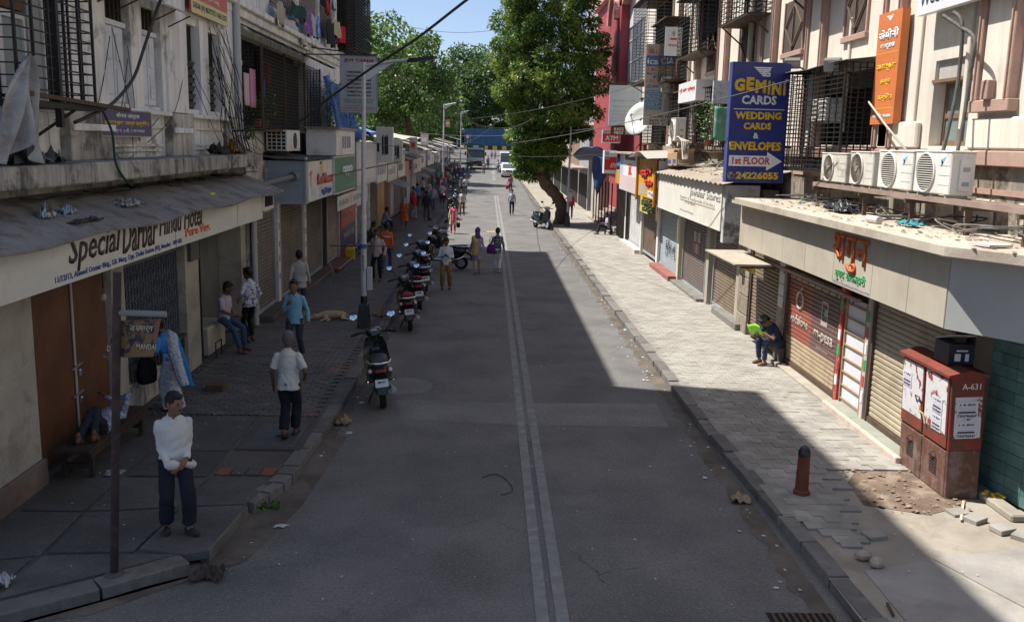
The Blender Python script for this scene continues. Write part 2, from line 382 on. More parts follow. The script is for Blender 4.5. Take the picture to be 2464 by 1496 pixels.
# far kerbs as plain strips
for x0, x1 in ((-2.95, -2.6), (3.42, 3.7)):
    b = MB(); ysf = [y for y in range(100, 212, 8)]
    b.loft([[(x0, y, zr(y) - .1), (x1, y, zr(y) - .1), (x1, y, zr(y) + .12), (x0, y, zr(y) + .12)] for y in ysf]); b.obj('kerb_stone', kerbm, kl if x0 < 0 else kr)
# ---- pavements
pr = struct(strip('pavement_right', 3.7, 12, .105, dusty, [-10, 6, 10, 14, 20, 30, 60, 100, 120, 140, 160, 180, 200, 212]))
pl_ = MB()
pl_.mesh([(x, y, .105) for x, y in [(-12, 6.3), (-8.2, 7.3), (-4.7, 8.3), (-3.9, 8.9), (-3.2, 9.5), (-3.0, 10.8), (-2.75, 11.8), (-2.65, 14), (-2.65, 100), (-12, 100)]], [tuple(range(10))])
pl_.mesh([(x, y, zr(y) + .105) for y in (100, 120, 140, 160, 180, 200, 212) for x in (-12, -2.75)], [(2 * i, 2 * i + 1, 2 * i + 3, 2 * i + 2) for i in range(6)])
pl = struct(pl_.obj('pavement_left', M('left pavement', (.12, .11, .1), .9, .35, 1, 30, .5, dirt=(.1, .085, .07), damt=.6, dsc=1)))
def paver_mesh(name, lx, ly, h, mat, zig=0):
    b = MB(); e = .005
    if zig:   # interlocking zigzag outline
        pts = []
        n = 4
        up = [(-lx / 2 + lx * i / n, (zig if i % 2 else -zig)) for i in range(n + 1)]
        lo = [(x, y - ly / 2) for x, y in up]; hi = [(x, y + ly / 2) for x, y in up]
        o = lo + hi[::-1]
    else: o = [(-lx / 2, -ly / 2), (lx / 2, -ly / 2), (lx / 2, ly / 2), (-lx / 2, ly / 2)]
    ins = [(x * (1 - 2 * e / lx), y * (1 - 2 * e / ly)) for x, y in o]
    b.loft([[(x, y, -h) for x, y in o], [(x, y, -e * .7) for x, y in o], [(x, y, 0) for x, y in ins]])
    return b.data(name, mat)
PX, PY = .205, .19
pm = paver_mesh('paver', PX - .005, PY - .005, .045, paverR)
plist = []
for r in range(int((62 - 10.1) / PY)):
    y = 10.1 + r * PY; off = (r % 2) * PX / 2
    for c in range(14):
        x = 3.90 + off + c * PX
        xr = 6.2 if y < 17 else 6.45
        if y < 12.4: xr = 4.5 + (y - 10.3) * .22 + (.1 if r % 2 else -.08)
        if y < 10.5: xr = 4.45
        if x + PX / 2 > xr: continue
        if y < 14: x += (14 - y) * .028 * (1 - c / 13)
        plist.append((x, y))
plist.sort(key=lambda p: p[1])
bm_ = MB()
def far_paver(b, x, y, z, lx, ly):
    tz = z + rg.uniform(-.003, .004)
    b.mesh([(x - lx / 2, y - ly / 2, tz), (x + lx / 2, y - ly / 2, tz), (x + lx / 2, y + ly / 2, tz), (x - lx / 2, y + ly / 2, tz),
            (x - lx / 2, y - ly / 2, z - .03), (x + lx / 2, y - ly / 2, z - .03), (x + lx / 2, y + ly / 2, z - .03), (x - lx / 2, y + ly / 2, z - .03)],
           [(0, 1, 2, 3), (4, 5, 1, 0), (5, 6, 2, 1), (6, 7, 3, 2), (7, 4, 0, 3)])
for i, (x, y) in enumerate(plist):
    if y < 12 and rg.random() < .015: continue
    if i < 300: share('paver', pm, pr, (x, y, .134 + rg.uniform(-.006, .006)), (rg.uniform(-.02, .02), rg.uniform(-.02, .02), rg.uniform(-.02, .02)))
    else: far_paver(bm_, x + rg.uniform(-.002, .002), y, .133, PX - .008, PY - .008)
stuff(bm_.obj('paver_courses', paverR, pr))
for x, y, z, a in ((4.62, 10.2, .15, .25), (4.25, 9.98, .13, -.1), (6.1, 10.72, .16, .5), (6.27, 10.4, .17, .3), (6.42, 10.22, .16, .7), (6.0, 10.95, .14, .2)):
    lp = share('loose_paver', pm, None, (x, y, z + .01), (.03, -.05, a), (1.15, 1.05, 1.3)); tag(lp, 'loose tan paver lying on the bare ground near the iron cabinet', 'paver', 'loose pavers near the cabinet')
for xa, xb, ya in ((3.72, 4.1, 10.6), (5.85, 6.6, 13.0)):
    b = MB(); b.mesh([(xa, ya, .128), (xb, ya, .128), (xb, 62, .128), (xa, 62, .128)], [(0, 1, 2, 3)]); b.obj('bedding', paverR, pr)
# bare ground by the cabinet and the concrete apron nearer by
b = MB(); b.mesh([(4.9, 11.2, .112), (5.6, 10.9, .112), (6.2, 11.2, .112), (6.6, 12.2, .112), (6.1, 12.9, .112), (5.3, 12.5, .112), (5, 12, .112)], [tuple(range(7))]); b.obj('earth_patch', earth, pr)
apron = M('smooth slab', (.33, .305, .27), .85, .3, 1.2, 30, .4, crack=.5, dirt=(.22, .2, .18), damt=.7, dsc=.9)
for k, q in enumerate(([(4.15, 9.3), (5.0, 9.6), (5.9, 7.2), (4.1, 7.0)], [(5.06, 9.62), (6.2, 9.9), (7.2, 7.6), (5.96, 7.2)])):
    b = MB(); b.prism(q, 'z', .09, .118 + .003 * k); b.obj('slab', apron, pr)
# left: zigzag pavers further up, large slabs near the corner
PZX, PZY = .24, .135
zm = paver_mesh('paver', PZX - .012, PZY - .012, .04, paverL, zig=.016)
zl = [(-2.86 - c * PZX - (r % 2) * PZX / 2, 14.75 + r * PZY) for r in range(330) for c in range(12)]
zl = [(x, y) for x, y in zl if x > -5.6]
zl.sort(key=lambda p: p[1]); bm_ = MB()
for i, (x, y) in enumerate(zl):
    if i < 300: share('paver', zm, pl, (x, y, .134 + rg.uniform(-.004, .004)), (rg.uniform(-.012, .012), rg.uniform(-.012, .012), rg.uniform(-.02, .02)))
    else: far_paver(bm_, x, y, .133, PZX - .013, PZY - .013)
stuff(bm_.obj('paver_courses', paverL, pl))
def slab(q, h=.135, mat=slabm):
    b = MB(); cx = sum(p[0] for p in q) / len(q); cy = sum(p[1] for p in q) / len(q)
    q2 = [(cx + (x - cx) * .995, cy + (y - cy) * .995) for x, y in q]
    b.loft([[(x, y, .06) for x, y in q2], [(x, y, h - .008) for x, y in q2], [(cx + (x - cx) * .992, cy + (y - cy) * .992, h) for x, y in q2]])
    b.obj('slab', mat, pl)
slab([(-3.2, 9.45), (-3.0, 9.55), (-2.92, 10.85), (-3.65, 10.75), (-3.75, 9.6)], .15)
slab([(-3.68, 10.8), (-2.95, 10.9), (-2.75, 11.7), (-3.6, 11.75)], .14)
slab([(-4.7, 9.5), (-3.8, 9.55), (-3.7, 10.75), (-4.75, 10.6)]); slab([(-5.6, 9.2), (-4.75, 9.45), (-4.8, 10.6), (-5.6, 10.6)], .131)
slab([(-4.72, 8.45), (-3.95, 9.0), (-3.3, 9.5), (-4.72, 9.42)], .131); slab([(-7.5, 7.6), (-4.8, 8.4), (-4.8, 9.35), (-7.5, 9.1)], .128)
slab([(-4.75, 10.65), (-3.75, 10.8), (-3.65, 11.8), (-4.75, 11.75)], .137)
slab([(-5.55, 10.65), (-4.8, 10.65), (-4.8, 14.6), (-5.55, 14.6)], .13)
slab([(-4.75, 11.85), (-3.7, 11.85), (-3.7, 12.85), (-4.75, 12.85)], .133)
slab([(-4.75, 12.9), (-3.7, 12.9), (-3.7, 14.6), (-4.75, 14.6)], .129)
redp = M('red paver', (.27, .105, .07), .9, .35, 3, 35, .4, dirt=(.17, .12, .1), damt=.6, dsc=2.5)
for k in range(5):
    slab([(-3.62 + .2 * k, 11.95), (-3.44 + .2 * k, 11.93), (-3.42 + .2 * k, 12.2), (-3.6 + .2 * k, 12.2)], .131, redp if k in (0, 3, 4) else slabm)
mh = thing('manhole_cover', 'dark square manhole cover set in the shaded pavement', 'manhole cover', (-3.15, 13.6, .13))
b = MB(); b.prism([(-3.62, 12.98), (-2.68, 12.96), (-2.66, 14.3), (-3.62, 14.34)], 'z', .1, .139); b.obj('cover_frame', slabm, mh)
b = MB(); b.prism([(-3.5, 13.08), (-2.82, 13.06), (-2.8, 14.18), (-3.5, 14.2)], 'z', .12, .145); b.obj('cover', M('manhole iron', (.1, .1, .1), .7, .3, 3, 40, .3), mh, bevel=.006)
b = MB(); b.cone((-3.12, 13.55, .14), (-3.12, 13.55, .147), .05, n=12); b.obj('lift_hole', dark_in, mh)
# ================================================================== SHARED BUILDERS
def sbox(parent, name, mat, x0, x1, y0, y1, z0, z1, bevel=0.):
    b = MB(); b.box(x0, x1, y0, y1, z0, z1); return b.obj(name, mat, parent, bevel=bevel)
def shutter(parent, face, X, y0, y1, z0, z1, mat, single=True, pitch=.095, depth=.022, guides=grey_m):
    s = 1 if face == 'L' else -1; y0, y1 = sorted((y0, y1))
    sh = MB(); sh.box(X - s * .06, X - s * .03, y0, y1, z0, z1); root = sh.obj('roller_shutter', mat, parent)
    n = max(3, round((z1 - z0 - .09) / pitch)); p = (z1 - z0 - .09) / n
    prof = [(-.028, 0), (.0, .0), (depth, p * .22), (depth, p * .7), (.003, p * .93), (-.028, p * .93)]
    if single:
        b = MB(); b.loft([[(s * px, y, pz) for px, pz in prof] for y in (-(y1 - y0) / 2, (y1 - y0) / 2)]); me = b.data('slat', mat)
        for i in range(n): share('slat', me, root, (X, (y0 + y1) / 2, z0 + .09 + i * p), (rg.uniform(-.001, .001), 0, 0))
    else:
        b = MB()
        for i in range(n): b.loft([[(X + s * px, y, z0 + .09 + i * p + pz) for px, pz in prof] for y in (y0, y1)])
        stuff(b.obj('slats', mat, root))
    b = MB(); b.box(X - s * .03, X + s * .045, y0, y1, z0, z0 + .085); b.obj('bottom_bar', guides, root)
    for yy in (y0, y1):
        b = MB(); b.box(X - s * .06, X + s * .06, yy - .03, yy + .03, z0, z1); b.obj('guide', guides, root)
    return root
def catenary(a, c, sag, n=14):
    a, c = Vector(a), Vector(c)
    return [a.lerp(c, i / n) - Vector((0, 0, 4 * sag * (i / n) * (1 - i / n))) for i in range(n + 1)]
def bars(b, face_axis, pos, a0, a1, z0, z1, na, nz, r=.009, thick=None):   # a flat grid of rods in plane X=pos ('x') or Y=pos ('y')
    for i in range(na + 1):
        a = a0 + (a1 - a0) * i / max(1, na); rr = (thick or r)
        if face_axis == 'x': b.box(pos - rr, pos + rr, a - rr, a + rr, z0, z1)
        else: b.box(a - rr, a + rr, pos - rr, pos + rr, z0, z1)
    for i in range(nz + 1):
        z = z0 + (z1 - z0) * i / max(1, nz)
        if face_axis == 'x': b.box(pos - r, pos + r, a0, a1, z - r, z + r)
        else: b.box(a0, a1, pos - r, pos + r, z - r, z + r)
def clutter(b, n, x0, x1, y0, y1, z, s0, s1, zs=.4, fn=None):              # crumpled scraps lying about
    for _ in range(n):
        x, y = rg.uniform(x0, x1), rg.uniform(y0, y1); s = rg.uniform(s0, s1); zz = fn(x, y) if fn else z
        pts = [Vector((math.cos(a) * s * rg.uniform(.5, 1), math.sin(a) * s * rg.uniform(.5, 1), 0)) for a in [i * PI / 3 for i in range(6)]]
        pts = [Vector((x, y, zz + .004)) + p + Vector((0, 0, rg.uniform(0, s * zs))) for p in pts]; cpt = Vector((x, y, zz + s * zs * rg.uniform(.3, 1.2)))
        b.mesh(pts + [cpt], [(i, (i + 1) % 6, 6) for i in range(6)])
# ================================================================== LEFT: white apartment block over the eating house
XU = -6.0                                                     # face of its upper storeys
LB = thing('apartment_building', 'weathered white apartment block with pillars and grilled windows above the eating house', 'building', (-11, 24, 0))
LH1, LH2 = 20.0, 15.2
b = MB(); b.box(-17, XU - .4, 9.6, 20.0, 3.7, LH1 - .6); b.box(-17, XU - .4, 20.0, 41.9, 3.7, LH2 - .6); b.obj('core', plasterD, LB)
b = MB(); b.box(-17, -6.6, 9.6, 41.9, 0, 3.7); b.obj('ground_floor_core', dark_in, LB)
white_wall = plasterL
def Lwall(nm, y0, y1, z0, z1, x0=XU - .4, x1=XU, mat=None, bv=.0): return sbox(LB, nm, mat or white_wall, x0, x1, y0, y1, z0, z1, bv)
# bays of the first upper storey: (y0, y1) openings between piers, sill z, head z
ops = [(10.55, 13.0, 5.0, 7.0), (14.98, 15.98, 5.07, 6.75), (16.5, 17.42, 5.07, 6.75), (18.88, 19.72, 5.1, 6.75), (20.3, 21.2, 5.1, 6.75), (23.1, 30.7, 4.75, 7.0)]
edge = 9.6
for (y0, y1, z0, z1) in ops:
    Lwall('pier', edge, y0, 4.2, 7.35); Lwall('spandrel', y0, y1, 4.2, z0, x1=XU - .02); Lwall('lintel', y0, y1, z1, 7.35, x1=XU - .03); edge = y1
Lwall('pier', edge, 41.9, 4.2, 7.35)
for y0, y1 in ((13.35, 14.75), (17.6, 18.7), (21.4, 22.45)):  # flat pilasters with bases and their narrow shafts
    Lwall('pilaster', y0, y1, 5.0, 7.35, XU, XU + .09, bv=.01); Lwall('pilaster_base', y0 - .06, y1 + .06, 4.2, 4.98, XU, XU + .16, plasterD, .012)
    Lwall('pilaster_band', y0 - .03, y1 + .03, 4.62, 4.72, XU + .16, XU + .2, bv=.01)
for y0, y1 in ((14.75, 14.98), (15.98, 16.5), (17.42, 17.6), (19.72, 20.3), (21.2, 21.4), (18.7, 18.88)):
    Lwall('jamb', y0, y1, 5.0, 6.9, XU, XU + .04)
for y0, y1, z in ((14.8, 17.55, 5.0), (18.75, 21.35, 5.0), (10.4, 13.3, 4.93)):
    Lwall('sill', y0, y1, z - .08, z, XU, XU + .16, bv=.015); Lwall('sill_moulding', y0 + .1, y1 - .1, z - .3, z - .26, XU, XU + .05)
    Lwall('panel_moulding', y0 + .25, y1 - .25, z - .62, z - .58, XU, XU + .04)
    Lwall('panel_moulding', y0 + .25, y1 - .25, z - .70, z - .67, XU, XU + .05)
# storey band, then the upper storeys
Lwall('storey_band', 9.6, 41.9, 7.35, 7.55, x1=XU + .1, bv=.015); Lwall('storey_band', 9.6, 41.9, 7.55, 7.7, x1=XU + .22, bv=.02)
cols2 = [YX(x, 60, XU) for x in (575, 635, 716, 768, 809, 838)]
z2 = 8.1
prev = 9.6
for yc, wd in zip(cols2, (.9, 1.3, .55, .3, .4, .5)):
    Lwall('parapet', prev, yc - wd / 2, 7.7, z2, x1=XU - .04); Lwall('parapet_panel', prev + .25, max(prev + .3, yc - wd / 2 - .25), 7.8, z2 - .08, XU - .04, XU - .015)
    Lwall('column', yc - wd / 2, yc + wd / 2, 7.7, 10.6, bv=.01); prev = yc + wd / 2
Lwall('parapet', prev, 41.9, 7.7, z2, x1=XU - .04)
Lwall('upper_wall', 9.6, 22.2, 8.1, 10.6); Lwall('storey_band', 9.6, 41.9, 10.6, 11.0, x1=XU + .2)
Lwall('upper_wall', 20, 41.9, 11.0, LH2 - .5); Lwall('upper_wall', 9.6, 20, 11.0, LH1 - .5)
Lwall('cornice', 20, 42.1, LH2 - .5, LH2, x1=XU + .15); Lwall('cornice', 9.5, 20, LH1 - .5, LH1, x1=XU + .15)
for yw in (11, 14, 17, 23, 27, 31, 35, 39):
    for zw in (11.8,) + ((15.2,) if yw < 20 else ()):
        w = sbox(LB, 'window', white_p, XU - .02, XU + .04, yw - .6, yw + .6, zw, zw + 1.7); sbox(w, 'pane', glass, XU + .04, XU + .05, yw - .5, yw + .5, zw + .1, zw + 1.6)
b = MB(); b.box(-9, -7.6, 17.6, 19.3, LH1, LH1 + 1.4); tag(b.obj('water_tank', black_p), 'black roof water tank on the tall end of the white block', 'water tank')
# concrete ledge between the eating house and the block
Lwall('ledge', 9.0, 21.6, 3.93, 4.2, -6.4, -5.3, M('mouldy concrete ledge', (.42, .40, .36), .9, .35, 1.2, 25, .5, streak=.95, dirt=(.035, .034, .03), damt=.85, dsc=1.6, thr=.47), .02)
Lwall('ledge_fascia_base', 9.0, 21.6, 3.6, 3.93, -6.5, -5.95, plasterD)
Lwall('ledge', 21.6, 23.3, 4.0, 4.3, -6.3, -5.6, plasterD)
# windows and doors of the first storey
w = sbox(LB, 'window', dark_in, XU - .2, XU - .12, 10.55, 13.0, 5.0, 7.0)
for k in range(2):
    y0 = 11.15 + k * .78; f = MB()
    for q in ((y0, y0 + .74, 5.05, 5.15), (y0, y0 + .74, 6.0, 6.08), (y0, y0 + .1, 5.15, 6.0), (y0 + .64, y0 + .74, 5.15, 6.0)): f.box(XU - .12, XU - .05, *q)
    f.obj('sash', white_p, w); sbox(w, 'pane', P('frosted pane', (.28, .33, .34), .35), XU - .11, XU - .09, y0 + .1, y0 + .64, 5.15, 6.0)
sbox(w, 'blind', M('brown cane blind', (.17, .095, .045), .9, .3, 3, 60, .4), XU - .11, XU - .03, 11.0, 12.55, 6.1, 7.0)
sbox(w, 'side_panel', P('grey panel', (.36, .36, .34)), XU - .12, XU - .02, 12.62, 12.95, 5.0, 7.0)
dgrey = P('grey white door paint', (.62, .65, .69), .55, dirt=(.3, .3, .3), damt=.4, dsc=2)
for y0, y1 in ((14.98, 15.98), (16.5, 17.42)):
    dr = sbox(LB, 'shutter_door', dgrey, XU - .14, XU - .08, y0 + .02, y1 - .06, 5.08, 6.28)
    mid = (y0 + y1) / 2 - .02
    for ya, yb in ((y0 + .05, mid - .02), (mid + .02, y1 - .1)):
        f = MB(); f.box(XU - .08, XU - .055, ya, yb, 5.1, 6.26); lf = f.obj('leaf', dgrey, dr)
        for za, zb in ((5.2, 5.62), (5.74, 6.16)): sbox(dr, 'door_panel', dgrey, XU - .055, XU - .035, ya + .08, yb - .08, za, zb, .012)
    v = sbox(LB, 'vent', dark_in, XU - .16, XU - .1, y0, y1, 6.3, 6.75)
    for i in range(5): sbox(v, 'vent_bar', rust_iron, XU - .09, XU - .07, y0 + .12 + i * .17, y0 + .145 + i * .17, 6.36, 6.72)
    sbox(LB, 'door_rail', dgrey, XU - .12, XU - .02, y0, y1 - .04, 6.28, 6.36)
for y0, y1 in ((18.88, 19.72), (20.3, 21.2)):
    w = sbox(LB, 'dark_window', dark_in, XU - .2, XU - .14, y0, y1, 5.1, 6.75)
    for i in range(6):
        z = 5.2 + i * .16; b = MB(); b.cbox((XU - .1, y0 + .6, z), (.02, .42, .12), Matrix.Rotation(.5, 3, 'Y')); b.obj('louvre', P('dark louvre', (.06, .055, .05)), w)
b = MB(); b.cbox((XU + .28, 15.95, 6.82), (.55, 4.3, .03), Matrix.Rotation(.35, 3, 'Y')); b.obj('sunshade', galv, LB)
for yy in (14.6, 15.4, 16.9, 17.7):
    b = MB(); b.bar((XU + .05, yy, 6.5), (XU + .5, yy, 6.72), .02); b.obj('sunshade_bracket', rust_iron, LB)
# the cage of bars in front of the first window
cg = MB(); X1 = XU + .62
bars(cg, 'x', X1, 10.95, 13.05, 4.95, 7.4, 5, 18, .009, .016); bars(cg, 'y', 13.05, XU, X1, 4.95, 7.4, 4, 18, .008, .014); bars(cg, 'y', 10.95, XU, X1, 4.95, 7.4, 3, 18, .008, .014)
cage = cg.obj('window_cage', black_iron, LB)
for yy in (11.9,): sbox(cage, 'cage_post', black_iron, X1 - .03, X1 + .05, yy, yy + .07, 4.65, 7.4)
b = MB(); b.box(XU, X1 + .06, 10.9, 13.1, 4.88, 4.95); b.obj('cage_floor', black_iron, cage)
b = MB(); b.bar((X1 + .05, 10.95, 5.03), (X1 + .12, 13.9, 4.93), .07, .05); b.obj('cage_beam', rust_iron, cage)
for yy in (11.05, 12.15):
    b = MB(); b.bar((XU + .08, yy, 4.88), (XU + .08, yy, 4.38), .05); b.bar((XU + .1, yy, 4.45), (X1, yy + .25, 4.88), .04); b.obj('cage_bracket', black_iron, cage)
# second cage: the big screened balcony with its sloping cover
X2 = XU + .5
mesh_m = M('dark mesh screen', (.035, .03, .026), .9, .4, 3, 50, .3)
scr = sbox(LB, 'balcony_back', dark_in, XU - .39, XU - .33, 23.1, 30.7, 4.75, 7.0)
cg = MB(); bars(cg, 'x', X2, 23.0, 30.7, 4.8, 6.7, 46, 22, .007); bars(cg, 'y', 23.0, XU, X2, 4.8, 6.7, 5, 22, .007); bars(cg, 'y', 30.7, XU, X2, 4.8, 6.7, 5, 22, .007)
bc = cg.obj('balcony_screen', black_iron, LB)
for yy in (23.0, 25.5, 28.2, 30.7): sbox(bc, 'screen_post', rust_iron, X2 - .025, X2 + .025, yy - .025, yy + .025, 4.75, 6.75)
b = MB(); b.box(XU, X2, 23.0, 30.7, 4.72, 4.79); b.obj('screen_floor', rust_iron, bc)
b = MB(); b.grid(lambda u, v: (XU + .02 + v * .95, 22.9 + u * 8.2, 7.2 - v * .42 + .03 * math.sin(u * 40)), 40, 3); b.obj('balcony_cover', M('rusted sheet', (.07, .06, .05), .85, .4, 3, 30, .3), LB, thick=.012)
sbox(LB, 'curtain', M('dark mesh', (.045, .04, .035), .95, .4, 2, 40, 0), XU - .2, XU - .17, 25.6, 30.6, 4.85, 6.8)
# upper gallery: lattice rails and dark bays
for (a, c) in ((575, 624), (656, 711), (725, 765), (772, 804)):
    y0, y1 = YX(a, 40, XU), YX(c, 40, XU); w = sbox(LB, 'gallery_bay', dark_in, XU - .2, XU - .14, y0, y1, 8.1, 10.6)
    f = MB(); n = int((y1 - y0) / .22)
    for i in range(n):
        ya = y0 + (y1 - y0) * i / n; yb = y0 + (y1 - y0) * (i + 1) / n
        for k in range(5):
            za, zb = 8.12 + k * .22, 8.34 + k * .22
            f.bar((XU - .1, ya, za), (XU - .1, yb, zb), .03); f.bar((XU - .1, yb, za), (XU - .1, ya, zb), .03)
    f.obj('lattice', M('pinkish lattice', (.4, .32, .28), .9, .3, 2), w)
cg = MB(); ya, yb = YX(815, 60, XU), YX(858, 60, XU); bars(cg, 'x', XU + .6, ya, yb, 8.0, 11.0, 20, 24, .012); bars(cg, 'y', ya, XU, XU + .6, 8.0, 11.0, 5, 24, .012); bars(cg, 'y', yb, XU, XU + .6, 8.0, 11.0, 5, 24, .012)
oc = cg.obj('corner_cage', black_iron, LB); sbox(oc, 'cage_back', mesh_m, XU, XU + .3, ya, yb, 8.0, 11.0)
for yy in (ya + .8, yb - .8):
    b = MB(); b.bar((XU, yy, 7.5), (XU + .6, yy, 8.0), .04); b.obj('cage_bracket', black_iron, oc)
# rain pipes
def pipe(parent, x, y, z0, z1, r=.06, mat=P('pipe grey', (.42, .44, .45))):
    b = MB(); b.cone((x, y, z0), (x, y, z1), r, n=12); p = b.obj('rain_pipe', mat, parent, smooth=40)
    for z in np.arange(z0 + .4, z1, 1.6):
        b = MB(); b.cone((x, y, z), (x, y, z + .1), r * 1.25, n=12); b.obj('pipe_collar', mat, p, smooth=40)
pipe(LB, XU + .17, 22.1, 4.2, 10.6, .085); pipe(LB, -5.55, 22.05, .1, 2.8, .07); pipe(LB, XU + .14, 18.62, 3.9, 4.75, .07)
# ------------------------------------------------------------------ eating house at street level
XF = -5.7
EH = thing('eating_house', 'shut ground floor eating house with brown doors and collapsible gate', 'shop', (-6, 15, 0))
rough_pl = M('rough cream plaster', (.42, .385, .32), .92, .25, 1.2, 22, .9, dirt=(.2, .17, .14), damt=.5, dsc=2.2, dist=.02)
def E_(nm, mat, y0, y1, z0, z1, x0=XF - .5, x1=XF, bv=0): return sbox(EH, nm, mat, x0, x1, y0, y1, z0, z1, bv)
E_('wall', rough_pl, 9.2, 11.55, .45, 2.95); E_('plinth', M('stained plinth', (.2, .16, .13), .9, .4, 2, 30, .5, dirt=(.2, .08, .05), damt=.5, dsc=1.5), 9.15, 11.6, 0, .45, x1=XF + .05, bv=.01)
brown = M('brown door board', (.135, .058, .026), .6, .3, 1.5, 30, .15, streak=.3, dirt=(.05, .02, .012), damt=.4, dsc=1)
dr = E_('double_door', brown, 11.6, 14.02, .2, 2.95, XF - .3, XF - .12)
for y0, y1 in ((11.66, 12.78), (12.86, 13.96)): sbox(dr, 'door_leaf', brown, XF - .12, XF - .08, y0, y1, .25, 2.9, .006)
sbox(dr, 'cover_strip', P('pale strip', (.4, .35, .3)), XF - .075, XF - .06, 12.79, 12.84, .25, 2.9)
for z in (1.35, .95):
    b = MB(); b.bar((XF - .05, 12.66, z), (XF - .05, 12.98, z + .03), .025); b.obj('bolt', galv, dr); sbox(dr, 'padlock', chrome, XF - .05, XF - .02, 12.84, 12.9, z - .14, z - .04, .01)
E_('door_frame', rust_iron, 11.55, 11.62, .13, 2.95, XF - .3, XF - .02); E_('threshold', slabm, 11.55, 14.5, .1, .2, XF - .5, XF - .02)
E_('pillar', rough_pl, 14.02, 14.52, .13, 2.95); E_('pillar', rough_pl, 17.3, 18.1, .13, 2.95, x1=XF + .05); E_('lintel', rough_pl, 9.2, 22.0, 2.95, 3.5)
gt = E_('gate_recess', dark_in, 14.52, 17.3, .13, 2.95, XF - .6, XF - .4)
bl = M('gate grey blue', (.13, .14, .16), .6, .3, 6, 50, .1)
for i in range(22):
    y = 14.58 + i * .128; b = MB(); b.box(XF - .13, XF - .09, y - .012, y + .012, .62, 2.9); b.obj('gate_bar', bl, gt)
f = MB()
for k in range(9):
    for i in range(21):
        y = 14.58 + i * .128; z = .7 + k * .24; f.bar((XF - .08, y, z), (XF - .08, y + .128, z + .12 * (1 if (i % 2) else -1) + .06), .014)
f.obj('gate_lattice', bl, gt); sbox(gt, 'gate_rail', bl, XF - .12, XF - .05, 14.52, 17.3, 2.5, 2.56)
E_('gate_plinth', plasterD, 14.52, 17.3, .13, .62, x1=XF - .02)
f = MB()
for i in range(18): f.ell((XF + .0, 14.65 + i * .15, .75), .03, .03, .12, n=8, k=5)
f.box(XF - .05, XF + .04, 14.55, 17.28, .86, .92); f.obj('balustrade', M('dark balustrade', (.07, .065, .06), .8), gt)
# recess with a masonry seat
E_('recess_wall', M('dark grey green wall', (.16, .16, .145), .9, .3, 1, 30, .4), 18.1, 22.0, .13, 2.95, XF - .7, XF - .5); E_('recess_pier', rough_pl, 21.35, 21.75, .13, 2.95, x1=XF + .02)
E_('seat_block', M('cream seat block', (.46, .42, .34), .9, .3, 2, 30, .4), 18.7, 19.9, .13, .72, XF - .5, XF + .02, .03); E_('post', black_iron, 18.35, 18.4, .13, 2.9, XF - .05, XF)
f = MB(); f.tube([(XF + .2, 18.55, .13), (XF + .2, 18.55, .45), (XF + .2, 18.95, .45), (XF + .2, 18.95, .13)], .014); f.obj('low_rail', black_iron, EH)
# its sheet roof, sagging towards the street, and the long sign under it
roofm = M('dusty roofing sheet', (.29, .275, .255), .92, .35, 1.6, 40, .7, dirt=(.13, .11, .09), damt=.75, dsc=2.6, dist=.02)
def roof_z(x, y): return 3.78 - (x + 6.0) * .33 + .03 * math.sin(y * 1.7) * max(0, x + 5.6) - .05 * max(0, min(1, (y - 9) / 4)) * max(0, x + 5.6)
b = MB(); b.grid(lambda u, v: (-6.05 + 1.25 * v + .03 * math.sin(u * 23) * v, 8.6 + u * 13.5, roof_z(-6.05 + 1.25 * v, 8.6 + u * 13.5)), 48, 8)
b.obj('roof_sheet', roofm, EH, thick=.03)
sign_c = P('cream sign board', (.64, .635, .58), .5, dirt=(.42, .38, .3), damt=.35, dsc=1.2)
hs, wr, pt, po = board('long_sign', 'long cream sign board with dark script lettering under the sheet roof', 'sign', 'L', -5.08, 9.0, 21.0, 2.79, 3.42, sign_c, .12)
dk = P('dark maroon lettering', (.06, .03, .035))
def at(v0, v1, z): return (YX(v0, z, -5.08) - 9.0) / 12., (YX(v1, z, -5.08) - 9.0) / 12.
u0, u1 = at(162, 292, 590); wr('Special', u0, u1, .18, .93, dk, shear=.3, bold=.012, ext=.008)
u0, u1 = at(293, 380, 580); wr('Darbar', u0, u1, .24, 1.0, dk, shear=.3, bold=.012, ext=.008)
u0, u1 = at(382, 488, 540); wr('Hindu Hotel', u0, u1, .4, .98, dk, shear=.3, bold=.012, ext=.008)
u0, u1 = at(446, 506, 570); wr('Pure Veg.', u0, u1, .12, .42, org_t, bold=.03, ext=.008)
u0, u1 = at(130, 440, 640); wr('11/12/13, Ahmed Oomar Bldg., S.B. Marg, Opp. Dadar Station (W), Mumbai - 400 028.', u0, u1, .05, .2, blue_t, bold=.02)
for y in (15.15, 18.9): sbox(hs, 'joint', M('joint', (.2, .19, .17)), -5.082, -5.077, y, y + .015, 2.79, 3.42)
hb = sbox(EH, 'sign_end_box', sign_c, -5.5, -5.06, 21.0, 22.0, 2.95, 3.45); sbox(hb, 'box_panel', dark_in, -5.06, -5.05, 21.15, 21.9, 3.03, 3.4)
E_('soffit', plasterD, 9.2, 22, 2.9, 2.95, -5.7, -5.1)
b = MB(); b.tube([(-5.4, 13.0, 2.8), (-5.4, 13.0, 2.45)], .008); wb = b.obj('lamp_cord', cable_m, EH)
b = MB(); b.ell((-5.4, 13.0, 2.32), .04, .04, .06); lb_ = b.obj('light_bulb', M('clear bulb', (.55, .56, .55), .15, 0, bump=0, trans=.6), None, smooth=1); tag(lb_, 'unlit clear bulb hanging on a cord in front of the brown doors', 'light bulb')
E_('vent_flap', P('dark flap', (.07, .08, .08)), 17.45, 17.95, 2.25, 2.7, XF + .03, XF + .12)
